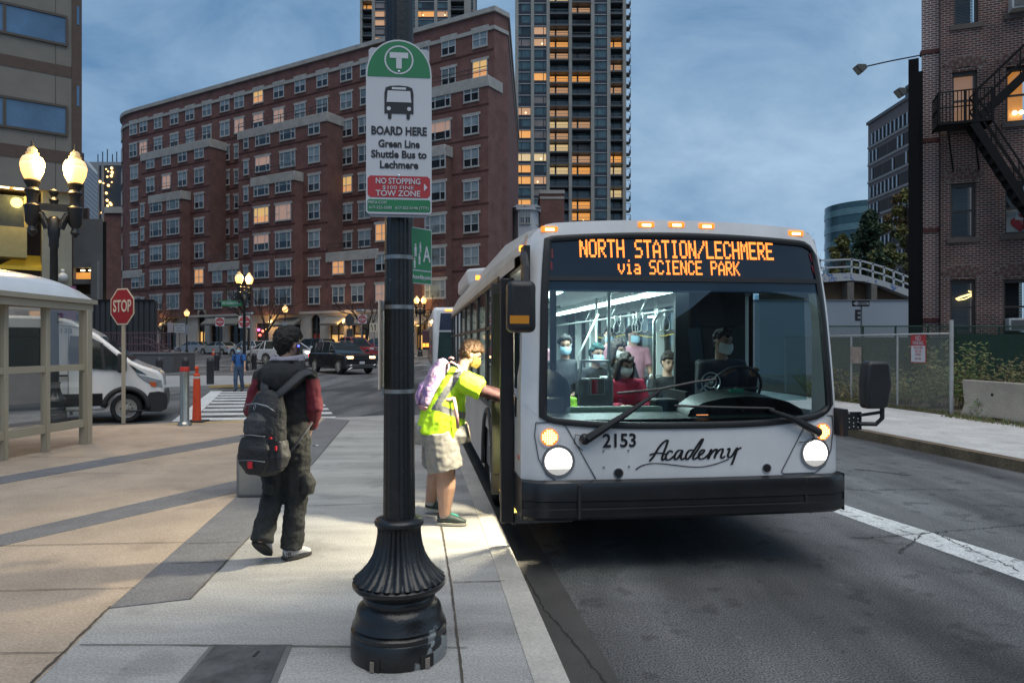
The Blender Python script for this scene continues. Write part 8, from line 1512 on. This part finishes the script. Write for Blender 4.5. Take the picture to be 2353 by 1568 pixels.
jb = thing('jersey_barrier', 'pale concrete jersey barrier by the weeds at the right edge', 'concrete barrier', (10.62, 16.9, .03), dirz(.13, -.99)); jp = [(-.31, 0), (-.31, .08), (-.16, .30), (-.08, .84), (.08, .84), (.16, .30), (.31, .08), (.31, 0)]; q = MB().prism(jp, lambda y, z: (.30 - z * .32 if z > .2 else .28 - z * .05, y, z), lambda y, z: (5.2, y, z)); obj('block', q, M('barrier_concrete', (.36, .31, .25), .85, var=.16, scale=1.8, bump=.35, bscale=40, fine=.12), jb, bevel=.03)
pieces('lifting_slot', MB().box(1.2, 1.5, -.33, -.2, .0, .07).box(2.4, 2.7, -.33, -.2, .0, .07), CRACK, jb); obj('lifting_hole', MB().cyl((1.0, -.14, .55), (1.0, -.09, .56), .03), CRACK, jb)
# a low brick building behind the viewer, seen in the photo only as a dark reflection in the bus glass
rb_ = thing('brick_building', 'dark brick building mirrored in the lower right of the bus windshield', 'building', (0, 0, 0)); q = MB().slab([(10.5, -7), (16, -60), (40, -60), (40, -7)], -.2, 7.5); obj('wall', q, BRK, rb_); q = MB()
for i in range(9):
    for z in (1.0, 4.3): y = -9.5 - i * 5.4; x = 10.5 - (y + 7) * 5.5 / 53 - .06; q.quad((x, y, z), (x + .17, y - 1.6, z), (x + .17, y - 1.6, z + 2.0), (x, y, z + 2.0), 0)
obj('windows', q, [CGL], rb_)
# ================================================================== TREES AND PLANTS
BARK = M('bark_dark', (.035, .028, .024), .9, var=.3)
def bare_tree(px, py, D, h, seed, label, leaf=0.):
    rn = random.Random(seed); p = at(px, py, D); o = thing('bare_tree', label, 'tree', (p.x, D, p.z), 0, 'bare street trees'); tr = MB(); tw_ = MB(); lf = []
    def br(a, d, L, r, lv):
        b = a + d * L; m_ = a.lerp(b, .5) + Vector((rn.uniform(-.06, .06), rn.uniform(-.06, .06), 0)) * L; (tr if lv < 2 else tw_).tube([a, m_, b], [r, r * .85, r * .68], 7 if lv < 2 else 4, cap=False)
        if lv >= 5:
            if rn.random() < leaf: lf.append(b)
            return
        for i in range(rn.choice((2, 3, 3)) if lv < 4 else 2):
            t = rn.uniform(.45, 1); st_ = a.lerp(b, t) if i else b; dd = (d + Vector((rn.gauss(0, .5), rn.gauss(0, .5), rn.gauss(.12, .3)))).normalized(); br(st_, dd, L * rn.uniform(.6, .85), max(.010, r * .58), lv + 1)
    br(Vector((0, 0, -.2)), Vector((.02, 0, 1)), h * .28, h * .020, 0); obj('trunk', tr, BARK, o, smooth=True); obj('crown', tw_, BARK, o)
    if lf:
        q = MB()
        for b in lf:
            for _ in range(3): c = b + Vector((rn.gauss(0, .12), rn.gauss(0, .12), rn.gauss(0, .12))); u = Vector((rn.gauss(0, 1), rn.gauss(0, 1), rn.gauss(0, 1))).normalized() * .09; v = u.orthogonal() * .6; q.add([c - u, c + v, c + u, c - v], [(0, 1, 2, 3)])
        obj('leaves', q, M('sparse_leaf', (.09, .075, .025), .8, var=.4), o)
    return o
bare_tree(372, 812, 78, 9.0, 3, 'bare street tree with dark twigs right of the stop sign'); bare_tree(572, 812, 70, 10.0, 9, 'wide bare street tree with a few yellow leaves behind the twin-globe lamp', .35); bare_tree(612, 812, 67, 8.5, 14, 'bare street tree between the twin-globe lamp and the man with backpack'); bare_tree(842, 818, 62, 8.6, 21, 'bare leaning street tree left of the black lamp post', .0); bare_tree(985, 822, 66, 8, 33, 'dark tree trunk between the black lamp post and the second bus')
bare_tree(1888, 690, 85, 9, 41, 'bare thin tree right beside the bus roof'); bare_tree(1905, 690, 90, 8, 45, 'second bare thin tree behind the footbridge railing')
def leafy(px0, px1, yt, yb, D, n, cols_, seed, label, name='tree', shape='round', ls=.30):
    rn = random.Random(seed); k = D / F_PX; cx_ = (px0 + px1) / 2; W_ = (px1 - px0) * k / 2; zt_ = EYE - (yt - HY) * k; zb2 = EYE - (yb - HY) * k; o = thing(name, label, 'tree', ((cx_ - CX) * k, D, max(0, zb2 - 3)), 0, 'trees beyond the footbridge'); z0 = max(0, zb2 - 3); Hh = zt_ - zb2
    q = MB(); q.tube([(0, 0, 0), (.1, 0, Hh * .5 + zb2 - z0), (0, 0, zt_ - z0 - .5)], [.25, .16, .03], 8)
    for i in range(9): a = rn.uniform(0, 6.28); zz = zb2 - z0 + Hh * rn.uniform(.05, .75); q.tube([(0, 0, zz), (W_ * .7 * math.cos(a), W_ * .7 * math.sin(a), zz + W_ * .25)], [.07, .02], 5)
    obj('trunk', q, BARK, o); q = MB(); cl = []
    for i in range(46):
        f_ = rn.random(); rad = (1 - f_) ** .75 if shape == 'cone' else math.sqrt(max(0, 1 - (2 * f_ - .9) ** 2)); a = rn.uniform(0, 6.28); rr = W_ * rad * rn.uniform(.35, 1.0); cl.append((Vector((rr * math.cos(a), rr * math.sin(a), zb2 - z0 + Hh * f_)), W_ * rn.uniform(.16, .34), rn.choice(range(len(cols_)))))
    for i in range(n):
        c, r_, m_ = rn.choice(cl); d = Vector((rn.gauss(0, 1), rn.gauss(0, 1), rn.gauss(0, .7))); d = d.normalized() * r_ * rn.random() ** .4; p = c + d; u = Vector((rn.gauss(0, 1), rn.gauss(0, 1), rn.gauss(0, .8))).normalized() * ls * rn.uniform(.5, 1); v = u.cross(Vector((rn.gauss(0, 1), rn.gauss(0, 1), rn.gauss(0, 1)))).normalized() * ls * .4; q.add([p - u, p + v, p + u, p - v], [(0, 1, 2, 3)], m_ if rn.random() < .8 else rn.randrange(len(cols_)))
    obj('crown', q, cols_, o); return o
DG = M('pine_green', (.035, .065, .036), .8, var=.3); DG2 = M('pine_green_light', (.06, .09, .045), .8, var=.3); YG = M('autumn_olive', (.14, .13, .034), .8, var=.3); YO = M('autumn_ochre', (.17, .105, .036), .8, var=.3); OG = M('olive_leaf', (.11, .12, .042), .8, var=.3)
leafy(1945, 2050, 490, 640, 76, 5200, [DG, DG, DG2], 2, 'dark green pine tree beyond the footbridge', 'pine_tree', 'cone', .34); leafy(1905, 1965, 545, 660, 70, 2600, [YG, YG, OG], 4, 'small yellow-green tree left of the dark pine'); leafy(2035, 2130, 430, 690, 68, 5200, [YO, YG, OG], 6, 'tall ochre autumn tree next to the black billboard'); leafy(1990, 2070, 570, 680, 62, 2600, [OG, DG, YG], 8, 'olive bush in front of the dark pine above the bridge railing')
def weed(x, y, h, w, n, cols_, seed, label, ls=.06):
    rn = random.Random(seed); o = thing('weed_shrub', label, 'shrub', (x, y, .05), 0, 'weeds behind the fence'); st_ = MB(); lf = MB()
    n = int(n * 1.7)
    for i in range(n):
        a = rn.uniform(0, 6.28); r_ = w * math.sqrt(rn.random()) * .5; b = Vector((r_ * math.cos(a), r_ * math.sin(a) * .6, 0)); hh = h * rn.uniform(.45, 1); t = b * 1.7 + Vector((rn.gauss(0, .1), rn.gauss(0, .1), hh)); st_.tube([b, b.lerp(t, .5) + Vector((rn.gauss(0, .05), 0, 0)), t], [.008, .006, .003], 4, cap=False)
        for j in range(int(16 * hh / .9)): f_ = rn.uniform(.15, 1); c = b.lerp(t, f_) + Vector((rn.gauss(0, .07), rn.gauss(0, .07), rn.gauss(0, .04))); u = Vector((rn.gauss(0, 1), rn.gauss(0, 1), rn.gauss(.3, .8))).normalized() * ls * rn.uniform(.6, 1.4); v = u.orthogonal().normalized() * ls * .3; lf.add([c - u, c + v, c + u, c - v], [(0, 1, 2, 3)], rn.randrange(len(cols_)))
    obj('stems', st_, M('weed_stem', (.10, .085, .04), .9, var=.2), o); obj('leaves', lf, cols_, o); return o
WG1 = M('weed_green', (.095, .15, .04), .8, var=.3); WG2 = M('weed_olive', (.17, .16, .055), .8, var=.3); WG3 = M('weed_dry', (.17, .13, .07), .9, var=.3)
wl_ = ['tall green weed shrub right of the fence end post', 'dry brown weeds behind the concrete barrier', 'green weeds behind the fence below the no parking sign', 'dry weeds at the foot of the fence left of the no parking sign', 'weeds behind the fence just right of the bus mirror', 'weeds at the far right edge behind the barrier', 'small weed growing in front of the concrete barrier', 'weed clump behind the fence between two posts']
for i, (x, y, h, w, n, cs) in enumerate(((11.35, 18.4, 1.75, 1.2, 46, [WG1, WG2]), (12.4, 18.6, 1.25, 1.6, 40, [WG2, WG3]), (11.0, 20.0, .95, 1.6, 44, [WG1, WG2]), (10.4, 20.6, .7, 1.6, 44, [WG3, WG2]), (10.1, 22.5, .9, 1.6, 36, [WG2, WG1]), (13.6, 18.2, 1.5, 1.6, 44, [WG1, WG3]), (10.55, 16.2, .5, .3, 6, [WG1]), (10.7, 21.4, 1.0, 1.5, 40, [WG1, WG3]))): weed(x, y, h, w, n, cs, i + 3, wl_[i])
q = MB(); rn = random.Random(77)
for i in range(2600):
    L_ = rn.uniform(-6, 6); p = Vector((10.62, 16.9)) + Vector((.13, -.99)) * L_ + Vector((-1, -.13)) * rn.uniform(.28, .75 if L_ > 0 else .5) if L_ > .2 else f0 + SD * (-L_ - .0) * 1.0 + Vector((-1, -.13)) * rn.uniform(-.25, .25); h = rn.uniform(.04, .14); a = rn.uniform(0, 6.28); d = Vector((math.cos(a), math.sin(a))) * .012; l_ = Vector((rn.gauss(0, .04), rn.gauss(0, .04))); q.add([(p.x - d.x, p.y - d.y, .03), (p.x + d.x, p.y + d.y, .03), (p.x + l_.x, p.y + l_.y, .03 + h)], [(0, 1, 2)], rn.randrange(3))
tag(obj('grass', q, [WG1, WG2, WG3]), 'rough grass and dead leaves along the fence and barrier foot', 'grass', kind='stuff')
